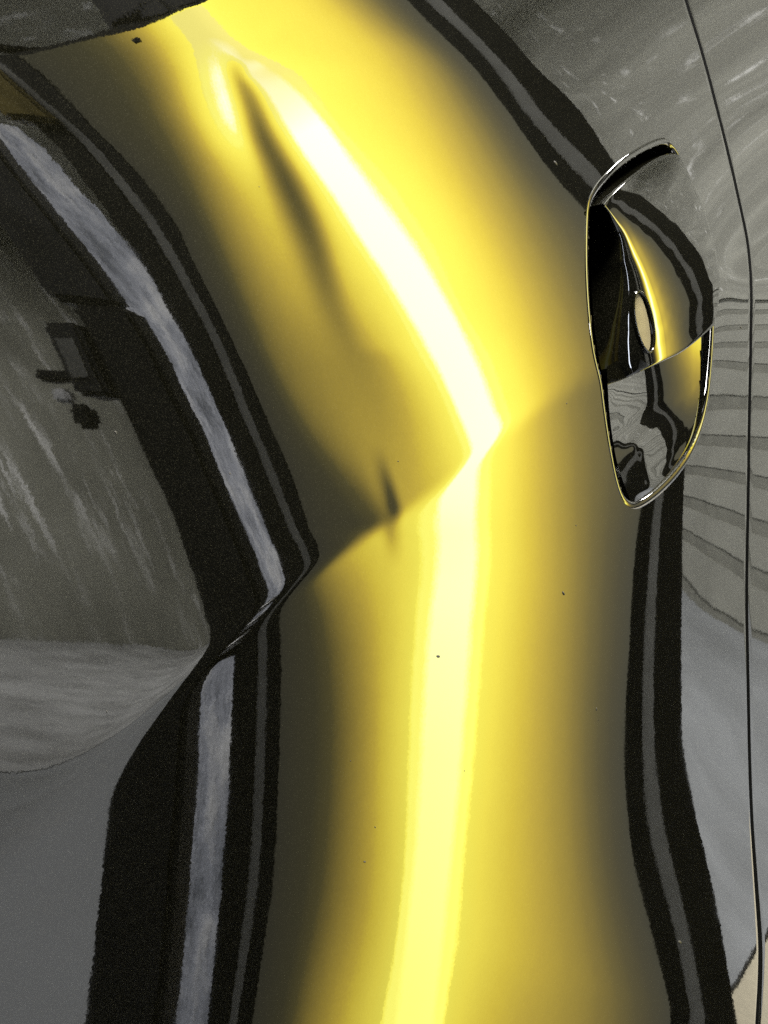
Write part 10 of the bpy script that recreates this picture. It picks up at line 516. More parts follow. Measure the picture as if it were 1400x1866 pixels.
[-6,-6,1,-2,2,-1,0,0,1,-3,3,1,-3,1,-1,1,-1,1,-1,0,3,-3,0,2,0,-1,0,-1,1,-1,0,2,-1,1,2,-4,3,-4,2,1,-2,0,0,0,0,0,6,0,0,1,-7,-8,-1,10,13,-4,-10,2,-1,1,-4,1,-3,1,3,-1,-1,0,3,-1,3,-2,0,1,0,-2,2,-2,1,1,0,-1,-1,1,-1,1,1,-3,3,-1,-1,1,0,-2,3,-1,-1,2,-2,2,1,-1,0,-1,1,1,-3,2,0,-2,0,2,-2,2,-2,0,0,0,2,0,-1,-1,0,1,1,-2,1,0,1,-1,0,-1,1,0,0,0,-2,2,1,-1,0,-1,1,0,-1,-1,3,-2,1,1,-2,-1,2,1,-2,1,-1,1,-1,1,0,1,-3,3,-1,-1,2,-2,1,-2,3,-1,-1,1,0,-1,1,-1,2,-2,1,2,-1,3,20,-28,2,0,-1,2],
[-7,-6,-2,2,-2,2,0,-2,1,2,-2,-2,3,0,0,0,-5,4,1,-1,-3,2,3,-3,1,0,0,0,-1,1,1,-2,3,-1,0,0,-1,1,-1,-1,1,-1,0,1,-2,2,-3,4,4,2,3,-5,-10,-10,5,18,7,-11,-3,0,-2,-4,3,-2,0,1,1,0,0,2,0,0,2,-3,2,0,-1,1,-1,-1,1,-1,1,1,-1,-1,1,-1,2,-2,1,-1,1,1,-3,2,0,0,1,0,0,0,0,-1,1,-1,2,-3,2,-1,1,-3,2,-2,1,1,1,-2,0,1,0,1,-1,0,-1,2,-1,0,-1,2,-1,-1,2,-2,1,0,1,-2,1,-2,3,-2,1,-1,1,2,-4,3,-2,0,1,0,0,-1,0,1,-1,2,-1,0,-1,0,1,-1,1,1,-1,1,-3,1,1,1,-2,-1,1,2,-1,-1,0,3,-3,0,3,-1,7,5,-13,-2,1,0],
[-5,-5,0,-1,2,-1,-2,5,-4,1,1,0,-2,1,-1,0,1,0,-1,0,1,1,-3,-1,8,-5,-2,2,-1,1,0,3,-3,2,-1,0,-2,3,-3,1,0,0,-1,0,0,-1,2,-2,1,3,3,5,0,-7,-14,-8,14,21,-3,-11,-6,-4,7,1,-3,0,1,2,0,0,-1,1,-2,5,-5,3,0,-1,1,-2,1,1,0,-3,2,1,-3,4,-4,2,-1,2,-3,1,2,-2,0,1,1,0,0,0,0,1,-2,1,-2,2,-2,2,-3,2,0,-2,2,-1,-1,2,2,-3,2,-1,0,0,1,-1,1,-2,2,-2,1,1,-1,0,0,0,-2,2,0,1,-2,2,-2,1,1,-4,4,-2,1,-1,1,0,-1,1,1,-2,1,-2,2,0,-1,2,-1,-1,0,1,0,1,-1,-1,-1,2,2,-4,0,3,-1,-1,1,-1,2,-2,1,0,8,2,-9,0,-2,0],
[-6,-7,2,-1,0,-1,4,-6,5,-2,-1,2,0,-1,0,-1,-1,3,-2,1,-1,-1,3,-1,1,-3,4,-3,1,0,1,0,2,-3,0,0,2,-4,3,0,-2,1,0,-1,1,0,-2,0,-1,1,3,3,4,4,-2,-12,-15,-2,22,14,-13,-12,3,6,1,-4,1,0,1,2,-3,0,2,-4,6,-4,0,1,0,2,-2,0,-1,2,-2,0,3,-4,2,1,-1,-1,0,0,-1,2,1,-1,0,1,0,0,0,-2,2,-1,1,0,-2,1,-1,0,-2,3,-1,0,1,1,-2,4,-3,-1,1,1,-1,2,-3,2,-2,2,-2,2,-3,3,-2,1,1,0,-1,0,0,-2,3,-2,0,3,-3,0,2,-2,1,0,-1,0,1,-1,1,0,0,-1,2,-3,2,0,-1,0,2,-1,1,-1,-2,2,0,1,-2,-1,2,0,-2,4,-4,2,0,-1,-1,18,-12,-4,1,-1],
[-5,-5,-1,2,-3,4,-4,4,-2,0,1,-2,1,0,1,0,1,-9,8,-1,-1,1,-1,1,-4,7,-5,2,1,0,1,-1,0,0,-1,0,0,1,-1,0,1,-2,1,1,-1,-1,1,-1,0,-2,-1,1,5,4,5,4,-7,-16,-17,8,23,4,-8,-7,4,7,-4,-2,1,-3,3,-1,-2,3,-3,3,0,-1,0,0,0,-1,1,0,1,-1,-1,1,1,-3,2,-1,1,-1,0,0,1,1,0,-1,2,-2,0,2,-2,-1,1,-2,3,-3,2,-1,0,0,0,0,1,0,1,-2,2,0,-1,0,2,-3,3,-1,-1,0,1,-3,4,-3,2,-1,0,-1,0,0,1,2,-3,2,-2,0,1,1,-3,3,-2,0,3,-3,-1,3,-1,0,-2,3,-2,2,-2,1,-1,1,-1,2,-1,1,-2,-2,4,0,-2,-1,3,-1,-2,0,4,-3,0,3,-4,10,-3,-2,-2,-2],
[-7,-6,-1,-1,3,-4,3,-1,-1,2,0,-1,0,1,-1,0,-1,1,-1,-2,3,-1,2,-2,-2,5,-2,0,0,2,-1,1,-2,1,-2,2,-3,2,1,-1,0,2,-1,-2,1,-1,1,0,0,-1,0,-2,-1,2,6,5,7,0,-12,-35,6,34,-8,-3,2,2,3,-1,-3,-2,0,0,2,-2,0,1,-1,2,-1,-1,2,0,-1,1,-2,1,-1,2,-2,1,0,-2,1,1,0,0,-1,2,-1,3,-4,1,1,-3,2,1,-1,0,-2,1,0,-2,2,0,1,0,1,0,0,1,-4,0,4,0,-1,0,-1,-1,2,-1,0,2,-3,1,0,-1,2,-1,0,1,-1,-1,1,-1,2,-2,2,-2,1,0,0,0,-2,2,2,-3,-1,2,1,-3,3,-3,3,-2,2,-3,2,-1,3,-3,2,-2,0,2,0,-3,-1,4,0,-3,2,-1,1,-1,2,4,1,-4,-2,2],
[-6,-7,2,-1,0,1,-2,1,1,-1,-2,4,-3,2,-1,1,-2,-1,1,1,-2,3,-1,1,-4,2,1,0,1,0,1,-2,1,-2,3,-4,5,-4,1,-1,1,0,0,2,-2,2,-4,2,-2,2,-1,1,-2,0,-2,4,4,10,5,-8,-20,16,-12,-15,5,10,7,2,-2,0,-3,1,-1,1,1,-2,1,-1,2,0,-1,0,1,-3,3,-1,1,-2,0,1,-2,2,-1,0,1,-1,4,-3,2,-4,3,0,-3,3,-2,0,-1,2,0,-2,1,1,0,-1,0,2,-1,0,1,-1,-1,3,-3,3,-2,2,-3,3,-2,0,0,-1,1,1,-1,1,-2,1,1,-2,1,0,0,1,-2,2,-3,2,1,-1,-1,1,0,1,-3,1,3,-4,2,1,-3,3,-2,1,-1,1,-1,0,0,3,-2,1,-3,2,0,1,-2,0,1,-2,1,4,-6,2,2,0,6,-3,-3,0],
[-7,-6,-2,2,-2,1,1,-1,-1,0,4,-5,4,-3,1,0,1,0,-5,3,2,-2,0,0,2,-3,2,1,0,0,-1,2,-3,2,-2,3,-4,4,-4,3,-1,0,0,0,1,-2,4,-4,1,-2,0,1,1,-1,-1,-1,2,3,4,5,-4,-21,26,4,-27,-8,10,9,3,0,-1,-2,0,0,-1,1,1,0,-2,2,-2,2,-1,1,-2,1,-1,1,0,0,-1,0,-1,1,1,3,-3,1,-1,1,-2,1,-1,0,1,0,0,-2,2,0,-2,2,-1,1,0,1,0,1,-2,-3,3,0,3,-3,0,-1,3,-3,1,0,0,0,1,-1,-1,2,-1,0,-1,3,-3,1,1,-3,3,-1,1,-1,0,-1,1,0,0,-1,1,1,-2,2,-3,1,2,-1,0,-1,1,0,-1,1,0,-1,3,-3,-1,1,4,-3,-2,0,4,-1,-4,2,2,-3,2,-1,7,-3,1,-4],
[-6,-7,1,0,1,-2,1,-1,3,-1,-4,5,-2,-1,2,-1,1,-4,3,0,-2,3,0,-2,0,-1,4,-3,2,0,0,-2,2,-1,1,-1,1,-2,3,-4,3,-2,1,-2,2,2,-3,1,-1,1,1,-3,1,-1,3,-3,0,-2,8,2,-12,-27,15,48,14,-36,-25,5,10,3,1,0,-2,0,1,-1,0,0,1,-1,1,-1,1,-1,1,-1,-1,0,1,-2,1,-2,3,0,1,-1,2,0,-2,1,-1,-2,3,-2,0,0,1,0,-2,3,0,-2,0,3,-1,-1,1,-1,-3,2,2,0,-1,0,1,-1,-1,1,0,1,-1,1,-2,1,1,-2,0,3,-2,-2,3,-1,-1,3,-2,-1,1,0,-2,3,0,-1,-1,1,1,-2,0,1,1,-1,-1,0,0,2,-1,0,-1,0,0,2,-2,3,-1,-3,0,4,0,-3,-2,4,-1,-3,4,-1,-3,5,0,3,-4,1],
[-7,-7,1,-2,0,2,-1,1,-3,2,2,-3,0,2,-1,-1,1,1,-1,-2,3,-1,-2,2,0,0,-1,3,-1,0,-1,-1,2,-2,2,0,-1,1,-3,5,-6,2,-1,3,-1,-2,2,0,2,-1,-1,2,-1,1,-3,1,-4,-1,-1,12,-9,5,-11,-16,32,30,-18,-31,-1,9,4,2,0,-2,1,-1,0,-1,2,-1,1,0,-3,4,-3,0,1,0,-2,1,-1,2,-1,1,1,1,-1,-1,2,-4,2,0,-1,1,0,0,0,1,0,-2,0,2,1,-3,2,1,-2,-2,1,0,2,-1,-1,1,0,0,-1,2,-1,-1,2,-2,2,-2,1,0,2,-5,4,0,-1,0,0,-1,0,3,-3,1,2,-4,2,-1,2,-1,-1,1,0,0,0,0,-1,2,-1,0,-1,0,2,-1,-2,2,0,1,-1,0,-2,3,0,-2,0,2,-1,-1,0,1,-1,0,1,5,-2,-2],
[-8,-7,-2,1,1,-2,1,0,1,-2,1,-1,2,-1,-1,3,-2,3,-8,5,0,-1,2,-2,1,-3,7,-3,0,-2,2,0,-2,3,-3,0,3,-4,5,-6,5,-3,1,-2,-2,4,-2,2,0,0,1,0,-1,1,-1,0,1,-1,-4,-6,16,17,-14,-19,-20,22,33,-2,-28,-8,8,2,4,1,-3,2,-2,2,-2,1,1,-2,3,-5,3,0,1,-3,2,-2,-1,2,0,3,-1,2,-2,1,-3,2,-1,-1,0,1,1,-1,1,-1,0,0,2,-1,0,0,0,-2,1,-2,1,3,-4,3,0,-2,-1,1,2,-3,3,-1,-1,2,-2,2,-1,-1,0,3,-3,1,0,0,0,0,0,-2,4,-3,0,3,-3,1,0,0,-1,2,-1,-1,0,1,1,-2,1,-1,1,1,-2,0,2,-3,3,-2,3,-3,1,-2,4,-1,-1,-3,5,-1,-3,3,-2,-1,2,2,1,-1],
[-7,-8,1,1,-1,0,0,0,-1,2,-3,3,-2,1,1,-2,1,1,-1,-1,1,1,-3,2,0,2,-3,2,1,-1,-2,2,-1,0,0,1,-3,5,-6,5,-3,2,-2,-1,2,-3,1,1,-1,2,-1,0,1,-2,3,-1,2,-1,-6,-6,30,2,-7,-10,-13,-17,10,31,6,-19,-13,5,3,2,1,-1,1,0,-1,1,-2,2,-1,2,-2,1,-3,4,-3,-1,2,-1,5,-3,3,-2,1,-2,1,0,-3,3,0,-1,-1,2,-1,1,1,0,-2,1,0,0,0,-1,-2,2,0,-2,4,-4,1,1,1,-2,0,2,-3,2,0,-1,2,-2,0,2,-1,-1,2,-2,0,1,0,1,-1,0,-2,4,-3,0,1,1,-2,1,1,-3,3,-1,1,-2,1,-1,1,0,0,-1,1,1,-2,1,-2,2,1,1,-3,0,-1,5,-4,1,0,0,0,-1,2,-3,2,0,4,-2],
[-8,-8,1,-2,0,2,-2,0,3,-4,3,-1,0,0,0,0,0,-2,5,-3,-1,-1,2,1,-1,1,-1,4,-5,2,-1,-1,2,-1,1,-1,1,-3,5,-4,1,0,1,0,-3,0,0,-2,3,-1,1,0,0,0,-1,2,-2,2,-7,14,9,-5,-2,2,-5,-11,-15,0,26,12,-13,-13,0,4,3,1,0,-1,1,-2,2,-2,0,0,2,-2,3,-3,-1,2,0,2,-1,4,-1,-1,-1,-1,0,-1,3,-4,3,-1,1,1,-2,1,-2,3,0,-1,-1,2,-3,2,-1,-2,3,0,-2,2,-2,-1,1,1,0,-2,3,-2,1,0,-1,1,1,-1,-1,1,-2,3,-1,0,0,-2,3,-1,1,-3,3,-1,0,-1,2,-3,2,2,-4,2,-1,2,-2,2,-1,-1,1,0,0,-1,1,-1,1,-1,0,2,1,-3,0,1,3,-5,0,5,-3,-2,4,-1,-4,2,2,2],
[-7,-7,-1,1,0,0,0,1,-4,4,-2,0,2,-1,-1,1,0,1,-1,1,-1,-2,3,-2,2,1,-2,2,-2,0,1,0,0,-2,2,-1,0,1,-2,2,-1,1,-1,0,3,-3,-2,0,-3,3,0,-1,0,2,-1,1,3,-9,3,17,-3,-5,1,2,2,-1,-11,-12,-5,17,15,-6,-12,-1,2,1,2,-1,1,1,-3,1,1,0,-2,2,0,-2,3,-3,4,1,1,-1,0,0,-3,2,-1,0,0,3,-5,4,-1,-2,3,-3,4,-4,3,-1,2,-4,4,-4,-1,4,-3,2,-1,-2,2,1,-3,2,-1,1,-1,1,0,-1,1,0,-1,0,2,-2,3,-4,3,-2,0,3,-4,3,-3,3,-2,1,0,0,-1,3,-3,-1,3,-1,0,-2,3,-2,1,1,-2,1,0,-1,1,0,-1,1,0,0,0,0,0,-1,2,1,-3,-2,5,-1,-3,3,0,-4,6,-2],
[-9,-8,-1,0,1,-3,2,-1,2,-2,2,-1,-2,2,0,0,0,-1,3,-2,-1,1,-1,2,1,0,0,-3,2,-1,0,1,-2,3,-3,2,-1,1,-1,0,2,-3,1,2,-2,2,0,-3,-2,-3,2,2,1,-2,2,0,-3,1,4,8,-5,-2,1,1,4,0,2,-9,-10,-7,11,13,0,-11,-3,2,1,3,-2,-1,2,0,-2,1,1,0,-2,3,-4,6,-1,2,-1,0,-1,-2,3,-2,0,0,0,0,3,-4,2,-1,0,2,-3,3,-2,1,0,2,-5,3,0,-1,1,-1,0,0,-1,0,1,-1,0,2,-2,1,-1,2,-2,1,0,0,-1,2,-3,3,-2,0,2,-3,3,-2,3,-4,3,-2,1,0,-1,0,2,-1,-1,1,-1,3,-3,1,-2,2,1,-2,1,1,-2,0,1,-1,0,1,0,2,-3,0,0,3,-2,-1,2,0,-2,2,-1,-2,1,3],
[-7,-8,1,1,-3,4,-3,0,0,2,-2,1,0,0,-1,0,0,2,-2,2,-1,1,0,0,0,1,-2,-1,3,-2,1,-1,0,0,1,-1,1,-1,0,1,-2,3,-1,-1,-1,2,0,2,0,-6,-4,2,2,2,-1,0,0,-6,12,2,-4,0,2,-1,0,3,1,2,-6,-9,-8,8,10,3,-8,-3,-1,2,1,1,-2,1,1,-2,3,-2,1,-3,6,-2,2,-1,1,0,-2,0,-1,1,0,2,-1,-2,1,2,-3,2,-1,0,2,-2,1,1,-2,1,1,-3,2,-1,2,-2,-1,2,-1,-1,2,-2,1,-2,2,0,-1,0,2,-1,-1,1,1,-2,1,-1,1,1,-2,1,0,-1,0,2,-2,1,0,-1,2,-1,-1,1,0,-1,2,-3,2,0,1,-3,2,0,-1,0,3,-2,-1,0,0,0,2,0,-1,-1,0,1,2,-2,-2,4,-2,-1,2,-1,-2,4],
[-8,-8,1,-2,2,-3,3,-1,0,-1,0,0,2,-3,3,-2,1,-2,3,-1,1,-1,1,1,1,-3,1,-2,1,1,-1,0,2,-2,0,0,1,-2,2,-1,0,0,0,0,3,-4,3,-1,0,3,-4,-7,-1,5,3,-1,-4,1,8,-2,-2,2,-2,3,1,-1,2,1,2,-4,-6,-9,4,7,6,-6,-3,-2,2,1,1,-2,1,2,-3,2,-1,3,-3,4,-1,0,1,-2,-1,1,0,0,1,-2,1,2,-2,0,1,-1,0,0,-1,3,-2,2,-1,0,-1,1,0,1,-3,2,0,-1,0,0,-2,3,-1,0,-1,0,2,-2,0,0,3,-3,0,1,0,1,-2,1,0,0,-1,1,0,0,0,0,-2,3,-1,-1,0,1,1,-1,-1,1,-1,1,0,1,-3,3,-2,2,-4,3,0,1,-2,0,0,0,3,-3,0,2,0,-1,-1,0,3,-3,2,0,-7,10],
[-7,-6,-2,0,1,0,-1,1,0,-1,2,-2,0,1,-1,1,-2,3,-3,4,-1,0,0,2,-2,-1,1,-1,0,1,-1,0,-1,2,0,-1,-1,3,-1,-2,2,-2,2,0,-3,3,-1,0,2,2,1,-3,-9,-4,8,1,-2,0,9,-5,1,-2,4,-2,1,1,-1,4,-1,2,-3,-6,-6,2,4,5,-1,-5,-1,-1,2,3,-1,0,1,-2,0,1,3,-1,-1,2,-3,0,1,-1,1,-1,2,0,-1,0,1,-2,1,0,0,0,1,-1,2,-4,5,-3,2,-2,1,0,2,-4,2,-1,-1,2,0,-2,0,1,1,-2,0,2,-1,0,-3,5,-3,1,0,-1,2,-2,1,0,-1,2,-2,1,0,0,1,-2,0,2,-1,0,-2,2,0,0,0,-1,1,-1,2,-3,4,-4,3,-1,0,-2,2,0,-1,1,-1,3,-2,-3,2,3,-2,-2,4,-1,-3,4,-3,-1],
[-8,-9,2,0,-2,1,0,0,-1,1,-2,4,-3,0,1,-1,1,-2,2,-4,8,-2,2,-3,0,1,-4,2,1,-2,2,0,0,-2,1,1,0,-2,0,3,-2,1,-1,-2,4,-2,-1,3,-2,0,3,3,1,-12,-12,13,-4,9,1,-1,-2,3,-3,3,-2,2,3,-4,4,0,2,-2,-5,-7,0,5,3,-1,-2,-1,1,-2,3,1,-2,1,1,0,0,0,2,-2,0,-2,1,1,-1,3,-4,3,-1,0,-1,2,-1,-1,0,2,-1,0,0,3,-4,2,-1,3,-2,1,-3,4,-3,0,2,-3,0,1,1,-1,-1,1,0,-1,0,1,2,-4,2,0,1,-1,-1,2,-3,2,2,-4,2,0,-1,1,0,0,0,-1,2,-2,2,-2,1,0,0,0,-1,1,-1,2,-3,3,-2,1,-1,2,-1,-2,1,0,2,0,-2,0,1,1,-1,-1,1,1,-1,-2,4,-5],
[-7,-6,-3,2,0,0,0,-2,2,1,0,-4,3,1,-3,2,0,0,-2,2,1,4,-5,2,-1,-2,3,-2,-2,4,-3,1,0,2,-2,0,0,1,-1,0,0,0,-1,3,-3,2,-1,-1,2,-1,1,2,4,5,-15,-21,11,17,-3,-2,2,-3,2,0,3,-1,-2,4,-2,2,0,3,-4,-1,-7,-1,2,6,-3,0,-3,3,-1,-1,3,-1,1,-1,2,-1,1,-2,0,2,-3,2,1,-3,3,-3,3,-1,0,-1,0,2,0,-2,1,-1,2,-1,2,-1,-1,0,3,-2,1,-2,1,-1,-1,2,1,-3,1,-1,1,1,-1,0,1,-2,0,1,1,-2,0,1,0,-1,3,-3,0,2,-1,-1,2,-2,1,-1,2,-1,-1,1,0,1,-2,1,-1,1,0,0,0,-1,1,-1,2,-2,2,-2,0,1,0,-1,1,-2,3,0,-3,2,1,0,-5,6,-2,1,-1,-4],
[-7,-9,3,-1,1,-2,0,3,-2,-3,3,1,-1,-2,3,-2,1,-1,2,0,-1,1,3,-4,-1,2,-1,0,0,0,1,-1,0,0,0,0,0,0,2,-3,2,-1,1,-1,-1,0,2,-1,0,1,-2,2,0,4,13,-11,9,0,-20,-8,-1,4,0,0,1,4,3,0,3,1,-1,1,5,-5,1,-8,-2,1,5,-1,0,-1,0,1,-1,1,-1,4,-3,2,-1,0,-1,-1,4,-3,-1,3,-2,1,-2,2,0,0,0,-2,1,1,0,3,-4,3,-3,1,2,0,-1,-1,2,-1,-1,1,1,-2,-2,5,-5,4,-2,-1,0,1,-1,2,-1,0,-1,2,-2,1,0,1,-2,2,-2,1,0,-1,1,0,0,1,-3,3,-1,0,-1,0,2,-1,1,-2,0,2,-1,-1,2,-1,-1,1,-1,1,-1,1,0,0,-3,5,-1,-3,3,-4,5,-3,1,-2,5,-4,1,-4],
[-7,-6,-1,-1,-1,3,-1,-2,2,2,-4,3,-3,4,-4,2,0,0,1,0,-3,7,-5,1,0,-2,0,3,-2,-2,3,0,-1,-1,2,0,-1,1,-3,4,-3,2,0,-2,2,-1,-1,1,0,0,1,-2,1,1,1,18,0,12,-6,-13,-10,-8,-2,-2,-3,-4,2,1,1,1,7,1,1,6,-3,2,-5,-4,2,4,0,-2,0,0,-1,2,2,-2,2,-1,-2,2,0,0,-1,1,1,-4,3,-1,2,-3,1,1,-1,2,-1,0,0,-2,4,-3,3,-3,2,1,-2,3,-3,0,2,-1,-2,2,1,-4,4,-4,2,1,-1,1,-1,-1,0,1,1,-2,2,-1,0,-2,3,-2,2,-1,-1,3,-4,3,-2,1,1,-3,3,-1,0,1,-2,0,1,0,1,-2,0,3,-4,1,1,1,-2,1,2,-2,-3,2,3,-4,2,2,-5,3,-1,4,-3,-2,2,0,-1,2],
[-7,-8,0,1,1,-2,1,1,-2,1,1,-3,3,-2,2,-1,0,1,-1,0,3,-4,1,0,0,1,1,-3,1,1,-1,-1,2,0,-2,0,1,-1,4,-5,4,-2,-1,3,-2,0,0,0,0,-1,1,1,-1,-1,2,-2,-7,-14,30,16,-4,-3,-6,-1,-3,-1,-7,-3,-2,1,-6,1,1,1,5,-1,4,-1,-2,0,2,3,-3,-2,1,1,0,0,0,1,1,-2,0,2,-1,-1,-1,3,-3,1,-1,3,-2,0,1,-1,1,0,0,1,-1,0,-1,3,-2,1,1,-2,1,1,-3,2,0,-1,0,1,-1,1,0,-2,2,-3,2,1,0,-2,0,1,0,0,-1,3,-3,2,-2,0,3,-4,3,-1,0,0,-1,2,-2,1,1,-3,3,-1,-1,3,-3,0,2,-3,3,1,-3,-1,4,-2,-2,1,3,-2,-3,3,-1,1,3,-4,-1,2,1,-2,0,3,-3,1],
[-8,-7,-1,1,-2,1,0,-1,1,-1,1,0,0,-1,1,2,-3,2,0,1,-2,-1,3,-2,-1,2,-3,3,-1,1,-1,1,-1,-1,2,0,0,-1,-3,4,-2,0,1,-1,1,0,2,-1,-1,2,-2,-1,2,-1,-1,1,-3,-7,-11,15,16,-1,1,-6,2,-2,2,0,-1,-4,2,-1,-3,-2,-1,2,-2,2,0,0,2,-2,3,-2,0,-2,1,2,1,-1,-1,0,2,-1,-1,1,-1,-1,1,1,-1,-1,2,-2,2,0,0,-1,2,-1,1,-1,-1,2,1,-2,1,0,-1,-1,3,-2,2,-2,0,0,1,0,-3,3,-1,1,-1,-1,0,3,-3,2,-2,0,3,-3,1,-1,2,0,-3,3,-1,-2,3,-2,3,-3,1,0,-1,3,-3,1,1,-3,3,-1,0,0,0,-2,3,0,-3,2,1,-1,0,-1,2,-2,1,1,-2,0,1,-2,3,0,-4,5,0,-4],
[-5,-7,2,-2,3,-1,0,0,0,-1,1,0,1,-1,1,-3,3,0,0,0,0,-1,-1,0,2,-2,3,-3,2,-2,1,0,0,1,-1,0,-1,2,0,-1,-1,2,-1,-2,1,0,-4,2,2,1,2,2,-3,2,-2,-1,0,-3,-4,-9,9,13,1,3,-5,-1,-1,-1,0,1,-1,-1,2,0,-2,-1,1,-1,-3,0,0,2,-1,2,-1,0,1,-2,1,-1,2,2,-1,-3,2,-2,2,-1,1,-2,1,0,0,1,-2,2,-1,3,-2,0,-2,2,1,0,-1,1,0,-1,0,2,-2,1,-2,2,0,0,-2,0,4,-4,1,-1,2,-1,1,-3,4,-3,1,1,-2,0,2,-1,-1,1,1,-2,1,2,-3,1,-2,4,-3,1,0,-1,1,1,-2,2,-2,2,-2,3,-4,3,-1,0,0,0,-1,2,-2,1,-1,1,0,-2,3,1,-4,3,-1,0,0,-3,5,-2],
[-8,-6,-2,0,-1,1,-1,2,-1,1,-2,2,-3,2,-1,2,1,-3,2,0,-1,0,0,1,-1,-1,1,1,-1,0,-1,1,0,0,0,0,2,-3,2,-1,1,-3,3,1,-2,-1,4,-5,0,-1,2,-1,3,-2,1,-1,2,-3,-3,-3,-8,6,10,5,3,1,-1,0,-2,0,-3,0,-3,1,2,0,-2,-1,2,-3,-4,1,1,3,-1,1,-2,2,-2,4,-2,-1,0,2,-3,2,-2,2,-2,1,1,-1,-1,1,2,-2,2,-2,0,2,0,-1,1,-2,2,-1,0,0,2,-3,2,-2,2,0,-1,0,1,0,-3,4,-3,3,-4,3,-1,1,-3,2,1,-2,1,1,-2,1,1,-2,1,1,-1,-2,2,1,-1,-1,2,-1,0,0,0,0,0,-1,2,-1,1,-3,4,-3,1,-1,2,-2,2,-2,1,0,1,-2,-1,4,-2,0,0,-3,3,3,-3,-2,1,3],
[-6,-8,2,1,-1,0,0,-1,1,-1,2,-2,2,0,-1,0,-1,3,-1,-1,1,-1,-1,0,1,2,-3,1,0,1,-1,0,0,0,0,0,-1,2,-1,0,0,2,-3,1,1,2,-5,3,-3,0,0,2,0,0,1,1,-3,2,0,-2,-4,-9,0,4,7,5,2,1,2,-2,5,-3,2,-3,-4,-1,0,0,-2,1,2,-5,0,-1,5,-1,-1,1,0,-3,3,1,-2,1,0,-1,0,-1,2,0,-2,0,2,0,-2,2,-1,2,0,-2,1,-1,1,2,-2,1,-2,2,-2,2,-1,2,-3,1,1,0,-1,0,2,-4,3,-2,3,-3,0,1,1,0,-2,1,-1,2,-2,2,-2,2,-2,1,0,1,-1,-1,2,-3,2,1,-2,2,-1,-1,2,-1,0,-1,1,0,0,1,-1,0,0,0,-1,2,0,-1,-2,2,1,-3,2,1,0,-1,-2,1,3,-3,0,2],
[-6,-5,-2,0,1,-1,2,-1,0,1,-1,-1,1,-1,2,0,0,0,-1,1,-2,0,1,1,-1,0,0,0,1,-2,2,-2,1,0,1,-1,0,0,-1,2,-1,0,1,-2,2,-2,5,-3,-2,-4,2,2,2,0,-1,0,1,0,-1,1,0,1,-4,-1,-2,0,2,0,2,2,-1,4,1,1,4,0,0,-2,-3,-7,-6,-1,-1,4,2,5,3,-5,1,0,0,-2,3,-3,2,-2,2,-1,-1,1,1,1,-3,1,1,-1,2,-2,1,1,-2,2,0,-2,1,0,1,-2,1,1,-2,1,2,-2,0,-1,3,-2,-1,2,0,-1,-1,2,0,-2,1,-2,3,0,-1,-1,2,-2,1,-1,2,-1,0,0,0,0,-1,3,-3,0,2,-2,2,-1,-1,2,-2,2,-2,2,-1,0,-1,2,-2,2,0,-2,0,1,1,-1,-1,0,1,0,1,0,-2,0,2,0,-3,3],
[-7,-7,0,0,1,-1,-1,1,0,1,-3,4,-2,1,-2,1,1,-1,1,-1,1,-1,-1,0,2,-1,1,0,-2,2,-1,1,-1,1,-3,2,0,0,1,-2,1,0,-2,3,-2,4,-3,4,-1,-5,-10,11,1,2,0,-2,0,0,2,-3,2,-3,2,-3,2,-1,0,3,-2,1,0,-1,0,3,-2,2,1,3,2,6,2,-1,-5,-11,-8,-6,0,6,3,4,-1,4,-3,2,-1,1,-1,0,0,0,0,-1,3,-2,0,2,-2,1,0,-1,1,2,-3,2,0,-2,0,2,-1,0,1,-1,-1,2,-1,1,-3,4,-2,1,-2,2,-1,-1,1,1,-1,1,-3,2,1,-2,1,0,0,1,-2,1,-1,2,-1,0,0,-1,2,-2,1,0,-1,1,1,-1,1,-2,2,-1,-1,1,0,0,1,-1,-1,2,-1,0,1,-2,0,2,-2,1,1,-1,-1,0,1,2,-3,-2],
[-7,-7,1,-1,-2,4,-2,0,0,-2,5,-4,1,0,1,0,-2,1,1,0,-2,0,2,-1,-1,1,2,-3,2,-2,1,1,0,-3,4,-1,-2,1,0,1,-1,-1,1,-1,2,-4,1,-1,2,1,-10,12,8,-8,-3,3,-1,-1,0,2,-3,2,-3,2,-3,2,0,-2,2,2,-2,3,-2,-2,4,-2,1,-2,3,-3,2,0,3,5,3,3,-1,-3,-9,-9,-3,-4,4,3,2,2,-2,4,0,-1,2,1,-2,0,2,-2,1,0,0,-1,3,-4,4,-2,-1,1,1,-2,2,-3,3,-1,1,-2,2,0,0,-3,3,-1,1,-2,2,0,-3,2,0,0,2,-3,0,2,-1,0,0,-1,2,-2,2,-3,2,0,0,1,-2,2,-1,-1,2,-1,-1,0,1,1,-1,-1,3,-3,2,-1,0,-1,2,-2,2,0,-3,3,0,-3,2,0,0,1,0,-3,1,2,0,-2],
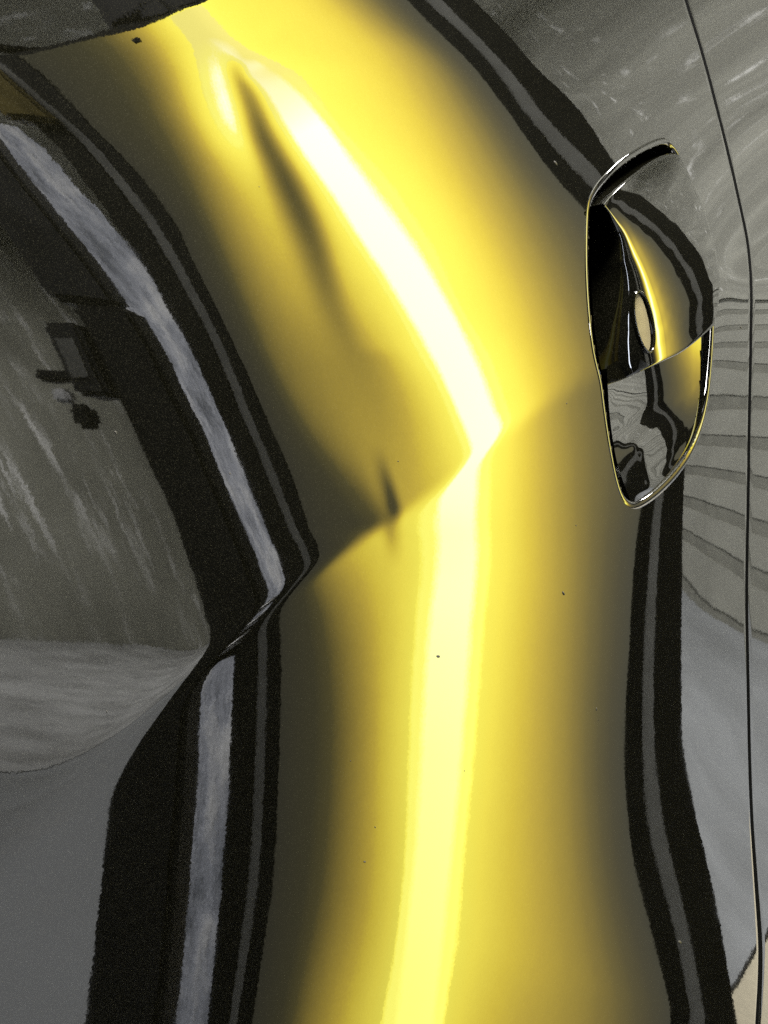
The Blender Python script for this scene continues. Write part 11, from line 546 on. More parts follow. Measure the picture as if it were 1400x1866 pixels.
[-6,-6,-1,2,0,-3,2,1,-1,1,-3,3,0,-1,1,-2,2,1,-2,-1,2,-1,-1,0,1,1,-3,2,1,0,0,-3,1,4,-4,-1,4,-2,0,-1,1,0,2,-2,-4,2,-2,-5,-5,0,25,4,-5,-7,0,-3,1,0,-1,-1,2,-1,0,-2,2,-2,1,1,0,-3,4,-3,3,1,-4,3,-1,1,-2,4,-4,2,0,0,0,-1,0,0,5,6,2,0,-7,-6,-5,-2,3,-3,1,0,-3,3,4,5,-3,0,0,0,-1,3,-4,3,-2,1,0,1,-2,2,-2,3,-4,2,1,0,-2,0,2,0,-1,0,-1,2,-1,-1,4,-4,1,1,-3,2,1,-2,1,0,0,0,-1,2,-1,0,0,0,1,-3,3,-2,0,3,-4,3,-1,1,-2,0,1,1,-2,2,-1,0,-1,2,-1,1,-2,0,3,-2,0,0,-1,-1,3,0,1,-2,-2,1,3,-3],
[-6,-6,1,-3,2,1,-1,-1,1,0,2,-2,0,1,-1,1,0,-2,1,1,-2,2,-2,2,-3,1,2,1,-4,2,-1,3,-2,-2,2,3,-4,1,-1,1,0,1,-2,-1,3,-5,-1,0,1,4,24,-24,-13,16,-1,-1,-2,3,-3,2,-1,-1,1,1,-3,1,0,0,0,2,-2,1,-1,0,2,-2,1,2,-1,-3,3,0,0,1,-1,2,-2,0,0,-2,0,-1,4,0,3,2,-2,0,-3,0,0,-6,-3,-5,5,5,2,-2,2,-2,3,0,-1,0,0,-1,1,-1,2,-2,3,-2,-2,2,2,-2,-1,2,-1,0,1,-1,0,1,-3,4,-2,-2,3,0,-2,1,0,-1,1,1,-1,-1,0,3,-3,1,-1,3,-4,2,2,-4,3,-3,3,-2,1,1,-1,0,-1,1,1,-2,3,-2,-1,1,1,-1,-1,1,0,1,-2,2,-3,2,1,0,-2,1,0,2],
[-5,-7,1,3,-2,-1,3,-2,1,-1,-1,2,-2,2,-1,1,-1,0,1,-1,1,-2,2,-3,2,-1,1,-1,2,0,-1,-1,2,-1,1,-4,4,-1,0,1,-1,0,-1,1,-4,1,-1,0,0,21,-1,-20,-4,3,3,4,0,-4,4,-2,-1,3,-2,-2,2,0,-2,1,0,0,0,1,1,-2,1,1,0,-3,2,1,-1,1,0,0,2,-3,2,-1,0,1,-2,0,-2,3,-2,-2,2,0,4,-2,1,3,-3,3,-5,-5,-3,6,0,2,0,-1,2,-2,1,0,0,0,-1,1,-1,1,2,-2,-2,4,-2,0,0,0,1,-1,-1,2,0,-3,2,1,0,-3,2,1,-2,2,0,-3,2,0,1,-3,4,-3,1,-1,2,0,-4,4,-2,3,-3,0,2,-1,-1,1,1,-1,-1,2,-2,1,1,-1,-1,2,0,-1,0,0,0,-2,2,0,0,2,-2,-2,3,-1],
[-7,-5,-2,-2,2,2,-4,4,-3,2,-1,0,2,-2,0,0,0,2,-3,2,0,-1,-1,1,-1,0,1,-1,2,-2,1,1,-2,2,-2,3,-4,2,1,-1,0,-1,0,0,-2,0,-2,0,9,16,-17,-7,3,-4,5,-2,2,2,-3,2,0,-3,1,2,-1,-1,1,-1,0,1,0,-1,-1,4,-3,1,-1,2,-1,-1,2,-2,3,-1,1,1,-2,1,-2,0,0,1,0,-3,1,1,0,0,-3,3,-2,1,4,-4,3,-1,2,-6,2,1,0,0,-2,3,-1,-1,1,0,0,0,0,1,-3,2,2,-4,3,-2,2,0,-2,1,1,-2,1,1,-1,0,-1,3,-2,0,0,0,-3,5,-2,0,0,0,-2,4,-3,1,0,-1,3,-4,3,-2,0,3,-3,0,2,-2,1,0,0,0,0,0,0,0,1,-1,-1,2,-1,-1,2,0,-3,2,1,0,0,-2,-2,5],
[-6,-7,1,2,-2,-1,2,-2,2,0,0,-2,1,0,1,-1,1,-1,2,-2,-1,2,0,-1,-1,-3,3,3,-4,3,-1,0,0,-1,2,-2,3,-2,0,-1,1,0,0,-3,2,-5,1,2,20,-6,-17,5,1,0,-3,2,1,-2,4,-4,2,1,0,-1,-1,0,1,0,-1,-1,2,0,0,-2,3,-2,1,0,0,1,-3,5,-3,2,-1,0,2,-4,3,-1,0,-2,0,1,0,0,-1,0,1,-2,3,-2,0,3,-2,1,-1,3,-4,0,-1,2,1,-2,0,2,-2,1,0,0,0,-2,4,-2,-1,2,-1,1,-2,0,2,-1,1,-1,0,1,-2,2,-1,-2,3,-2,2,-2,3,-4,3,-1,-1,1,1,-3,3,-1,0,0,-1,3,-3,0,2,-2,1,0,-1,2,-1,0,-1,1,0,0,1,-1,0,0,0,0,0,2,-3,0,2,-3,1,2,1,-3,1,-1],
[-5,-5,0,-2,2,1,0,0,0,-3,2,2,-2,0,1,0,0,-2,1,1,0,0,-1,0,-1,-3,2,2,2,-3,2,-2,2,-1,-1,2,-2,1,0,1,-1,0,-3,1,-3,3,-4,12,11,-15,-8,5,2,-2,1,-1,0,2,-3,4,-2,-1,1,-2,3,-1,-1,0,2,-2,0,1,-1,1,0,0,0,0,-1,-1,5,-5,4,0,-1,0,-1,4,-3,-1,1,-2,1,-1,1,0,-1,0,0,1,-1,2,-1,0,0,2,-2,0,1,-2,2,-2,0,0,1,-1,2,-2,1,0,0,1,-2,1,-1,2,-1,-1,3,-2,-1,2,-1,0,0,-1,3,-4,2,2,-3,1,0,0,1,-1,-2,3,-2,2,-2,2,-2,1,0,0,0,-1,1,0,0,-1,1,1,-1,-1,0,1,1,0,-1,0,-1,1,0,0,1,-1,0,-1,2,-1,-1,1,-1,1,1,2,-4,-1],
[-6,-7,1,2,-1,-2,2,-2,1,2,-1,-3,3,0,-1,0,0,1,-1,1,0,-1,0,2,-1,4,-8,0,1,1,-1,-1,3,1,0,-2,2,-1,0,-1,1,-1,0,-3,0,-4,8,17,-8,-12,1,0,3,-1,-1,1,-2,2,0,-1,1,1,-3,4,-3,1,-1,1,-2,4,-4,1,2,-2,0,1,0,-2,2,1,-2,4,-3,1,1,0,0,-2,1,0,-3,4,-3,1,-1,0,2,-1,0,-1,1,-1,1,0,1,-2,4,-3,0,1,-1,-1,0,1,-1,1,-1,2,-2,0,1,0,0,0,2,-4,2,1,-3,4,-2,0,-1,1,1,-1,-1,3,-2,0,0,0,-1,2,-3,3,0,-2,2,-2,1,-1,3,-3,1,0,-1,1,1,-1,-1,2,-2,-1,2,1,-1,0,-1,0,1,1,-2,2,-1,0,1,-2,2,-1,0,1,-1,-1,0,-1,4,0,-3,0],
[-6,-4,-2,0,-1,2,-2,2,0,-2,1,2,-2,0,0,1,-1,2,-2,-1,2,-1,3,-4,5,-1,-3,-3,2,0,0,3,-4,1,0,1,-2,0,0,3,-1,-2,-1,-1,-3,3,15,3,-13,-4,0,4,-2,2,-2,0,2,-3,2,0,-1,1,2,-4,2,-1,2,-2,2,-4,4,-2,0,2,-2,1,-1,2,-2,1,1,-2,3,-1,1,-2,0,2,-1,-1,1,-2,1,-1,2,-1,-1,1,-1,1,0,0,1,-1,-1,3,-4,4,-1,0,-3,3,-2,0,1,0,0,-2,2,2,-3,1,0,0,-2,3,-1,0,1,-3,4,-3,1,1,-1,0,1,-2,1,-1,2,-1,1,-2,1,0,0,-1,2,-1,0,1,-4,4,-1,-1,3,-2,-1,1,0,-1,2,0,-2,0,1,-1,2,-2,1,-1,3,-3,2,-1,-2,4,-3,2,-1,0,0,0,-1,1,-1,1,4,-5],
[-6,-6,1,-2,2,0,-1,1,-2,3,-3,2,-1,0,1,0,-1,-1,3,-1,-1,1,-2,3,-2,2,-1,-1,-1,0,1,0,-1,1,-1,0,-1,2,0,-4,-1,0,2,1,2,4,12,-10,-10,0,3,0,1,0,0,0,-1,1,-1,1,0,-1,0,3,-3,2,-2,1,-2,3,-1,0,-1,-1,2,-1,1,-1,1,0,0,2,-1,0,-1,2,0,-2,0,1,0,-2,0,2,-2,1,0,-1,1,1,-2,2,-2,1,2,-3,3,-3,3,-3,3,-5,4,-1,0,-2,1,3,-2,-3,4,-1,-1,1,1,-1,-1,2,-1,1,-3,3,0,-2,0,2,-2,2,0,-1,-1,2,-3,4,-2,0,-1,2,-2,1,0,-1,3,-3,1,1,-3,2,0,0,0,0,-1,0,3,-3,1,0,-1,2,-1,-1,0,1,-1,2,1,-4,4,-2,0,0,0,0,0,-1,-1,4,-2,1],
[-5,-5,0,1,0,-2,2,-1,0,0,2,-4,3,1,-2,-1,3,-1,-2,1,0,1,0,0,0,-2,2,0,-2,1,-1,1,1,-4,3,-1,2,-2,-2,0,0,1,0,5,7,14,-17,-14,-3,-2,8,3,2,-3,3,-2,0,2,-1,-2,3,-1,-1,-1,3,-2,1,0,1,-2,-1,2,0,1,-2,1,-1,0,0,2,0,-1,1,1,-1,0,0,0,-1,0,-1,1,0,-1,1,0,0,1,-1,-1,2,-1,0,1,-1,1,-1,1,-3,3,-2,4,-5,2,-2,3,-1,-2,2,1,-1,-1,1,0,-1,1,2,-4,2,-1,2,-1,0,1,0,-2,1,-1,1,0,1,-1,2,-5,4,-1,1,-1,-1,1,0,0,-1,2,-2,1,1,-1,-1,1,1,-1,0,0,-2,3,-1,-1,2,-3,1,2,-1,0,1,-2,1,1,-2,1,1,-1,1,-1,-1,0,1,-2,4,1],
[-5,-5,1,-1,0,1,-1,1,0,-2,1,2,-1,-2,2,-1,0,0,1,-1,0,0,0,1,-1,1,0,-1,-1,1,1,-2,0,2,-3,1,0,-1,2,-1,-1,0,4,1,7,-3,-3,-5,-2,4,-9,5,0,3,-3,3,1,-4,3,-1,-1,2,1,-1,-1,1,0,-1,0,1,1,-2,0,0,2,-2,0,0,3,-2,-1,3,0,-3,2,0,-1,1,0,-1,0,-1,1,1,-1,0,-1,0,2,0,-1,0,1,-1,-1,1,0,1,1,-2,0,-2,3,-2,2,-2,1,0,-1,2,-3,2,1,-2,2,-2,0,2,-2,3,-2,-1,1,0,-1,2,0,-1,0,0,-1,0,1,2,-2,-1,0,1,1,-1,1,-1,0,-1,1,-1,1,0,1,-1,-2,2,1,-1,0,-1,1,1,-3,3,0,-2,1,0,-2,3,-2,2,0,-2,1,0,1,-1,1,-1,-3,3,0,1],
[-6,-5,-1,2,-3,2,0,-2,1,2,-2,1,-2,2,-1,2,-3,1,1,0,-1,0,0,0,0,0,1,-2,3,-2,-1,1,-2,2,0,-1,-1,2,-2,2,0,1,-1,5,-1,0,-2,-2,-1,-3,4,-3,2,0,2,-2,-1,3,-3,2,0,-2,1,0,-1,1,1,0,1,-1,-1,0,2,-2,0,0,1,0,-1,1,2,-1,-2,4,-3,1,0,-1,0,-1,1,0,0,-1,2,-1,1,-1,-1,1,1,-1,0,0,2,-2,1,-2,1,0,1,-1,0,0,-1,1,-1,1,0,-2,3,-1,-1,2,-2,2,-2,1,1,-3,2,1,-1,-1,2,-1,0,1,-3,4,-2,1,-2,0,1,0,1,-1,-1,1,-1,1,0,1,-1,1,-2,0,2,-1,1,-1,-2,2,0,0,-1,1,1,-1,-2,2,-1,1,1,-2,2,-1,-1,3,-2,1,-2,2,-1,-1,2,-4,3,1],
[-4,-4,0,0,2,-2,-1,2,0,-1,0,0,1,-1,1,-2,2,1,-3,1,0,0,1,-2,3,-2,-2,4,-2,-1,2,-3,4,-4,1,0,1,-1,1,-1,0,3,1,-1,2,-2,-2,-1,0,1,-3,3,-2,2,0,0,-1,0,1,1,-3,3,-3,2,0,0,-2,2,-3,1,2,0,-1,2,-2,1,-2,3,-2,2,0,0,1,-3,3,-2,0,0,1,-1,-2,2,0,1,-2,1,0,1,0,-1,0,0,1,0,-2,2,-2,3,-3,1,-1,2,-1,0,0,0,0,-1,1,0,-1,1,1,-3,3,-2,2,-2,1,1,-2,2,-2,2,-2,1,-1,1,2,-4,3,-2,2,0,-2,2,-1,-1,2,-1,-1,1,1,-3,3,-2,2,0,-3,1,1,0,1,0,-1,0,0,-1,0,1,0,1,-1,-2,3,-2,0,0,2,-1,1,-1,1,-1,1,-1,-1,1,-2,2],
[-5,-4,0,-2,2,-1,2,-3,2,-1,1,0,-2,2,-1,2,-2,-1,2,-1,1,-2,0,2,-3,2,3,-3,-1,2,-3,3,-3,2,-1,2,-3,2,-1,1,2,-2,2,1,-2,-1,0,0,1,-2,2,-3,2,-1,0,0,2,-2,0,1,1,-3,3,-2,1,-1,1,-1,1,0,-1,1,-3,1,1,0,2,-4,5,-2,2,-2,0,2,-2,0,2,-2,-1,1,0,-1,1,-1,2,0,-2,2,-1,1,-1,1,-1,-1,3,-3,3,-3,2,-1,1,-2,0,1,1,-3,2,0,0,0,1,-2,-1,3,-1,0,-1,2,-2,1,1,-3,2,0,2,-3,2,-2,1,1,-2,2,-2,1,0,0,0,0,0,0,1,-1,-1,2,-2,1,0,-1,1,2,-3,1,0,-1,0,2,-1,0,0,-1,3,-5,3,1,-3,3,-1,0,0,0,-1,2,-1,1,-1,1,-1,-1,-1,2],
[-4,-3,-1,1,-2,2,-2,3,-3,2,0,-2,3,-2,0,0,1,-1,0,1,-2,2,-1,0,1,-2,0,1,1,-2,2,-1,0,-1,1,-3,5,-4,2,0,1,0,2,-2,0,0,-2,0,-1,3,-1,0,0,0,-1,1,-2,3,0,-3,2,1,-2,1,0,-1,0,0,1,0,-1,-1,4,-3,1,-1,-1,3,-1,0,-2,2,2,-2,0,2,-3,1,0,-2,2,0,0,2,-2,-1,3,-4,3,-1,1,0,-1,2,-4,4,-2,0,0,0,-2,3,0,-2,0,3,-2,0,-1,0,0,1,1,-1,-2,3,-1,-1,2,-2,1,0,2,-3,-1,3,-1,1,-2,1,1,-2,2,-2,2,-2,1,1,-1,-1,1,0,-1,2,-1,1,-3,3,0,-3,3,-2,1,0,1,-2,1,0,0,1,-4,5,-2,0,-1,0,0,2,-2,0,3,-2,1,-1,0,1,0,-1,-1,-2],
[-4,-5,2,1,-2,0,1,-1,1,-2,1,1,0,-1,1,-1,1,0,-1,-1,1,0,0,-1,0,3,-2,0,-1,3,-4,1,0,1,0,1,-3,3,-1,0,0,2,-2,3,-2,-3,1,2,0,-3,3,0,-1,-2,2,-2,4,-4,2,1,-1,-1,0,1,-1,1,0,0,0,-1,0,2,-3,2,-1,1,2,1,-4,3,-4,3,-3,0,2,0,-1,2,-3,3,-3,2,1,-2,1,1,-2,4,-3,1,-1,-1,2,-2,3,-1,-2,1,0,0,1,-2,1,1,-1,-1,0,1,0,1,-2,2,-2,0,2,-2,1,0,0,0,0,0,-2,4,-2,0,-1,1,1,-2,1,1,-2,2,-1,0,-1,1,0,1,-1,-1,2,-2,1,-1,2,-2,1,0,0,1,-1,-1,2,-2,1,0,1,-3,4,-3,0,0,2,-2,2,-3,1,3,-3,1,0,1,1,-2,0,0,0,-2],
[-3,-2,-1,-2,5,-4,1,0,0,1,0,-1,0,2,-2,1,-1,0,-1,1,1,-2,1,0,0,-1,1,1,0,-3,4,-3,1,0,-2,2,0,0,0,1,0,1,-1,-2,0,1,0,-1,1,2,-2,0,-2,3,-2,3,-5,5,-4,3,-2,1,0,-1,2,-1,-1,1,-1,1,0,-3,5,-3,1,1,0,-1,2,-4,7,-7,1,1,-1,-1,1,-2,3,-2,2,1,-2,2,-1,0,2,-3,2,-1,0,3,-4,3,-2,-2,4,-2,0,0,0,0,0,-1,1,1,-1,-1,1,-1,2,-3,2,1,-1,-1,1,1,-3,3,-2,2,0,-4,5,-3,2,-2,1,0,0,-1,2,-1,-1,3,-2,0,-1,1,-1,3,-2,-1,1,0,1,-1,-1,1,0,0,-1,2,-2,2,-1,-1,0,3,-4,3,-2,2,-2,2,-3,2,1,-4,2,2,0,0,-2,3,-1,-1,0,0],
[-4,-4,0,3,-6,5,-1,-1,0,1,-2,3,-2,-1,3,-2,0,0,2,-3,0,2,-1,0,-1,1,0,0,-1,1,-1,1,1,-2,2,-1,0,0,0,0,0,0,2,-2,1,-1,-1,0,0,1,1,0,0,-2,1,-2,4,-4,4,-4,2,-1,2,-1,-1,0,2,-3,3,-2,0,3,-4,3,-2,1,1,-1,1,1,-3,2,-1,0,0,-2,1,0,-1,1,1,-1,2,-1,0,1,-1,0,0,1,1,-4,4,-3,2,1,-4,3,-2,1,1,-1,-1,2,-1,-2,3,0,-2,1,-1,2,-1,-1,0,2,-1,-2,4,-3,1,0,-1,3,-4,2,0,1,-2,2,-2,3,-3,0,2,-3,3,-1,1,-2,2,-3,2,2,-2,-1,0,2,-2,3,-4,2,1,-2,1,0,-1,3,-3,0,2,-2,3,-3,1,-1,1,-1,0,1,1,-2,0,1,2,-3,3,0,-3,1],
[-4,-3,0,-2,3,-2,-1,2,0,-2,3,-3,2,0,-2,1,1,-1,-1,3,-2,-1,1,-1,2,-2,1,-1,3,-2,0,0,-2,3,-1,-1,1,0,1,-1,2,-1,-2,2,-1,-3,3,1,-1,0,1,-2,2,-1,-1,2,-2,1,-1,1,1,0,-2,0,1,0,-2,4,-4,3,-1,-1,0,0,2,-1,0,1,-1,2,-1,-1,0,-1,1,-2,1,-1,2,0,1,0,-2,-1,2,0,-1,3,-2,0,-1,3,-2,1,-1,0,1,-1,0,0,-1,1,0,0,0,1,-2,0,3,-3,2,-2,0,1,0,0,-1,2,-2,1,0,-1,2,-2,2,0,-2,0,2,-1,1,-4,5,-2,0,0,0,-1,1,1,-1,1,-2,-1,2,2,-2,-2,4,-5,6,-5,2,1,-2,1,1,-2,2,-2,2,-1,-2,2,0,1,-2,2,-2,1,-3,2,1,0,1,2,-4,2,2,-4],
[-2,-2,0,-1,2,-1,1,-1,0,2,-3,2,-1,1,-1,1,-2,2,-1,-1,1,1,-3,3,-2,1,1,-1,-1,1,-1,2,0,-3,2,1,-1,0,-1,3,-2,0,1,-1,-2,4,-4,1,2,0,-2,4,-4,0,2,-3,2,2,-3,1,-1,-1,2,2,-3,1,1,-3,3,-3,2,0,0,0,0,1,-2,3,-1,-2,0,2,-1,1,-3,3,-3,2,-3,4,-1,0,2,-1,0,-1,-1,-1,3,-3,3,-1,1,-1,1,-2,2,-2,2,-1,-1,2,0,-2,0,2,-1,0,-2,4,-4,2,1,-1,0,-2,3,-1,-1,2,-1,0,-1,2,-3,2,0,1,-1,-1,0,4,-5,3,-2,2,-2,2,-2,1,0,-1,3,-2,0,-1,1,1,-2,2,-3,4,-4,2,1,-2,1,0,0,1,-3,2,2,-3,2,-3,4,-4,2,-2,3,-2,0,0,1,0,3,-2,-1,2],
[-4,-4,1,0,-1,0,2,-2,1,-2,2,-1,1,-2,1,0,1,-2,1,0,1,-2,2,-2,2,-1,-2,2,0,0,1,-2,1,1,-1,-1,2,-1,1,-2,1,1,-1,0,0,-1,1,0,0,-1,4,-5,3,0,-2,3,-2,-3,4,-1,-2,4,-2,-2,2,0,0,1,-3,2,1,-2,2,-1,0,-2,4,-3,1,1,0,-2,1,0,-1,0,1,-2,4,-4,4,-2,-1,3,-1,-2,4,-2,-2,1,-1,-1,0,3,-1,2,-3,1,0,-1,3,-3,-1,4,-2,-1,1,0,1,-3,3,0,-2,0,1,1,-1,-1,2,-3,2,0,0,-1,3,-3,2,-2,0,2,0,-3,2,0,1,-2,2,-2,2,-1,-1,2,-3,4,-2,-1,0,2,-1,0,0,-1,3,-3,0,2,-1,-1,1,0,1,-2,0,3,-4,3,-2,1,0,1,-2,0,0,0,-1,1,3,0,0,0],
[-3,-2,-1,1,-1,1,-3,4,-3,3,-2,1,-2,2,0,-2,0,1,1,-1,-1,1,0,0,-1,1,1,-1,0,0,0,0,-1,2,-2,2,-1,0,1,-1,1,-1,-1,1,0,-1,1,0,0,1,-2,2,-1,0,1,-3,2,2,-3,0,2,-2,0,2,-1,0,0,-2,3,-1,-1,2,-2,1,0,2,-3,1,1,-2,1,0,1,-3,3,-2,1,0,-2,4,-4,3,-1,0,1,1,-2,2,-2,1,-2,1,0,-1,-2,2,1,1,-2,2,-2,1,2,-4,3,-2,1,1,-2,2,-2,0,2,-1,0,0,-2,3,-2,2,-2,2,-2,2,-2,1,-1,2,0,-2,0,1,1,-1,-1,2,-1,0,0,-1,2,-2,2,-2,0,2,0,-2,0,2,-2,2,-2,1,1,-2,0,2,-1,-1,1,1,-1,-2,3,0,-2,3,-3,1,-1,0,0,0,-1,3,-4,6,0,-3]]

# pressed shape of the door: second differences (0.5 micron steps) of its height over a grid, x spacing growing rearwards
NX, NZ = 190, 262
XA, XB, XC = -.142, .44, .42
ZA, ZB_ = -.166, .150
def load_skin():
    e = np.array(SKIN_ROWS, dtype=np.int64)
    def undo(a):
        a = a.copy()
        for k in range(2, len(a)): a[k] += 2*a[k-1] - a[k-2]
        return a
    q = undo(undo(e.T).T) * .0000005
    def mat(n):
        m = np.eye(n)*4/6 + np.eye(n, k=1)/6 + np.eye(n, k=-1)/6
        m[0] = 0; m[-1] = 0; m[0, 0] = 1; m[-1, -1] = 1
        return m
    c = np.linalg.solve(mat(NZ), q); c = np.linalg.solve(mat(NX), c.T).T
    cp = np.pad(c, 1)
    cp[0, 1:-1] = 2*c[0]-c[1]; cp[-1, 1:-1] = 2*c[-1]-c[-2]
    cp[:, 0] = 2*cp[:, 1]-cp[:, 2]; cp[:, -1] = 2*cp[:, -2]-cp[:, -3]
    return cp
SKIN = load_skin()
def cr(t): return np.stack([-.5*t+t*t-.5*t**3, 1-2.5*t*t+1.5*t**3, .5*t+2*t*t-1.5*t**3, -.5*t*t+.5*t**3])
def skin_in(x, z):
    s = (x-XA)/(XB-XA)
    fi = (-(1-XC)+np.sqrt((1-XC)**2+4*XC*s))/(2*XC)*(NX-1)
    fj = (z-ZA)/(ZB_-ZA)*(NZ-1)
    i = np.clip(np.floor(fi).astype(int), 0, NX-2); j = np.clip(np.floor(fj).astype(int), 0, NZ-2)
    def w(t): return [(1-t)**3/6, (3*t**3-6*t*t+4)/6, (-3*t**3+3*t*t+3*t+1)/6, t**3/6]
    wi = w(fi-i); wj = w(fj-j); o = 0
    for a in range(4):
        for b in range(4): o = o + wj[a]*wi[b]*SKIN[j+a, i+b]
    return o
def skin(x, z):
    """height of the pressed panel (m, outwards = -Y) over the door plane; runs on straight past the grid"""
    x = np.asarray(x, float); z = np.asarray(z, float)
    x, z = np.broadcast_arrays(x, z)
    xc = np.clip(x, XA+.004, XB-.012); zc = np.clip(z, ZA+.003, ZB_-.003); e = .002
    h = skin_in(xc, zc)
    gx = (skin_in(xc+e, zc)-skin_in(xc-e, zc))/(2*e); gz = (skin_in(xc, zc+e)-skin_in(xc, zc-e))/(2*e)
    return h + gx*(x-xc) + gz*(z-zc)
shut = np.array(SHUT)
def shut_x(z):
    z = np.asarray(z, float)
    x = np.interp(z, shut[:, 1], shut[:, 0])
    s0 = (shut[3, 0]-shut[0, 0])/(shut[3, 1]-shut[0, 1]); s1 = (shut[-1, 0]-shut[-4, 0])/(shut[-1, 1]-shut[-4, 1])
    x = np.where(z < shut[0, 1], shut[0, 0]+(z-shut[0, 1])*s0, x)
    return np.where(z > shut[-1, 1], shut[-1, 0]+(z-shut[-1, 1])*s1, x)
zs = np.concatenate([np.linspace(-.26, -.162, 24), np.arange(-.158, .146, .0009), np.linspace(.149, .24, 22)])
zu = np.arange(-.27, .25, .001)
sx = shut_x(zu)
kk = np.exp(-.5*(np.arange(-9, 10)/3.5)**2); kk /= kk.sum()
sx = np.convolve(np.pad(sx, 9, mode='edge'), kk, 'valid')
sx = np.interp(zs, zu, sx)
GAP, ER = .0019, .0007
edge = [(ER*math.sin(a), ER*(math.cos(a)-1)) for a in np.radians([15, 30, 45, 60, 75, 90])] + [(ER, -.004), (ER, -.014)]
def inside(px, pz, poly):
    r = np.zeros(px.shape, bool); n = len(poly)
    for i in range(n):
        (x1, z1), (x2, z2) = poly[i], poly[i-1]
        c = ((z1 > pz) != (z2 > pz)) & (px < (x2-x1)*(pz-z1)/(z2-z1+1e-15)+x1)
        r ^= c
    return r
def closed_curve(P, n):
    P = np.array(P, float); N = len(P); out = []
    t = np.linspace(0, N, n, endpoint=False)
    i = np.floor(t).astype(int); w = cr(t-i)
    q = sum(w[k][:, None]*P[(i-1+k) % N] for k in range(4))
    for _ in range(3): q = .25*np.roll(q, 1, 0)+.5*q+.25*np.roll(q, -1, 0)
    d = np.r_[0, np.cumsum(np.linalg.norm(np.diff(np.r_[q, q[:1]], axis=0), axis=1))]
    tt = np.linspace(0, d[-1], n, endpoint=False); q2 = np.r_[q, q[:1]]
    return np.c_[np.interp(tt, d, q2[:, 0]), np.interp(tt, d, q2[:, 1])]
rim = closed_curve(RIM, 200)

car = empty('car', (0, 0, FLOOR))
tag(car, 'glossy black car side with a dented door, shoulder crease and pull handle', 'car')
def on_car(o):
    o.parent = car; o.matrix_parent_inverse = Matrix.Translation((0, 0, -FLOOR)); return o
def panel(name, cols, hole):
    """cols: list of (x array over rows, dh array/number)"""
    nr, nc = len(zs), len(cols)
    X = np.stack([c[0] for c in cols], 1); DH = np.stack([np.broadcast_to(c[1], zs.shape) for c in cols], 1)
    Zg = np.broadcast_to(zs[:, None], X.shape)
    Y = -(skin(X, Zg) + DH)
    V = np.stack([X, Y, Zg], -1).reshape(-1, 3)
    assert np.isfinite(Y).all()
    ii, jj = np.meshgrid(np.arange(nr-1), np.arange(nc-1), indexing='ij')
    q = np.stack([ii*nc+jj, ii*nc+jj+1, (ii+1)*nc+jj+1, (ii+1)*nc+jj], -1).reshape(-1, 4)
    if hole is not None:
        ctr = V[q].mean(1); q = q[~inside(ctr[:, 0], ctr[:, 2], hole)]
    used = np.unique(q); mp = -np.ones(len(V), int); mp[used] = np.arange(len(used)); V = V[used]; q = mp[q]
    m = bpy.data.meshes.new(name)
    m.vertices.add(len(V)); m.vertices.foreach_set('co', V.astype(np.float32).ravel())
    m.loops.add(q.size); m.loops.foreach_set('vertex_index', q.astype(np.int32).ravel())
    m.polygons.add(len(q)); m.polygons.foreach_set('loop_start', np.arange(0, q.size, 4, dtype=np.int32))
    m.update(calc_edges=True); m.validate()
    return link(name, m, M_PAINT)
ND = 300
xe = sx - GAP/2 - ER
XL = XA+.005
cols = [(XL-.09*(1-k/15)+0*sx, 0.0) for k in range(15)] + [(XL + (xe-XL)*((k/(ND-1))*.72+.28*(k/(ND-1))**2), 0.0) for k in range(ND)] + [(xe+dx, dh) for dx, dh in edge]
door = on_car(panel('door', cols, rim)); door['label'] = 'black front door skin with long dent and soft crease'
xe2 = sx + GAP/2 + ER*.4
XR = .60
NQ = 120
cols = [(xe2-dx*.4, dh*(.4 if dh > -.002 else 1)-.0002) for dx, dh in edge[::-1]] + [(xe2 + (np.maximum(XR, xe2+.05)-xe2)*(k/(NQ-1)), -.0002) for k in range(NQ)]
quarter = on_car(panel('rear_body_panel', cols, None)); quarter['label'] = 'black body panel behind the door gap'
gz = zs[::3]; gx = sx[::3]  # black strip set over the panel edge to keep the gap dark
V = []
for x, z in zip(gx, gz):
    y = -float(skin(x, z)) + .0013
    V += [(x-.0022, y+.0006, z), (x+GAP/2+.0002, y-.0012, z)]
on_car(link('gap_dark_strip', mesh_from('gap_dark_strip', V, grid_faces(len(gz), 2)), M_GASKET))

def pt(x, z, h): return np.stack([x, -(skin(x, z)+h), z], -1)
# --- recess behind the handle
n = len(rim)
tg = np.roll(rim, -1, 0)-np.roll(rim, 1, 0); tg /= np.linalg.norm(tg, axis=1)[:, None]
nrm = np.c_[tg[:, 1], -tg[:, 0]]
ctr = rim.mean(0)
if ((rim-ctr)*nrm).sum() < 0: nrm = -nrm
rings = []
for off, h in [(.0016, -.0006), (.0013, .00002), (.0009, .00016), (.0004, .00020), (-.0001, .00008), (-.0005, -.0003), (-.0008, -.0009), (-.0010, -.0030)]:
    p = rim+nrm*off; rings.append(pt(p[:, 0], p[:, 1], h))
inner = rim-nrm*.0010
for f in np.linspace(.985, .02, 40):
    p = ctr+(inner-ctr)*f
    d = np.sqrt(((p[:, None]-inner[None])**2).sum(-1)).min(1)
    rings.append(pt(p[:, 0], p[:, 1], np.maximum(-.0014-4*d, -.0165)))
V = np.concatenate(rings); Fc = []
for r in range(len(rings)-1):
    for i in range(n):
        j = (i+1) % n; Fc.append((r*n+i, r*n+j, (r+1)*n+j, (r+1)*n+i))
Fc.append(tuple((len(rings)-1)*n+i for i in range(n)))
def attach(o): o.parent = door; return o
recess = attach(link('handle_recess', mesh_from('handle_recess', V, Fc), M_PAINT_H))
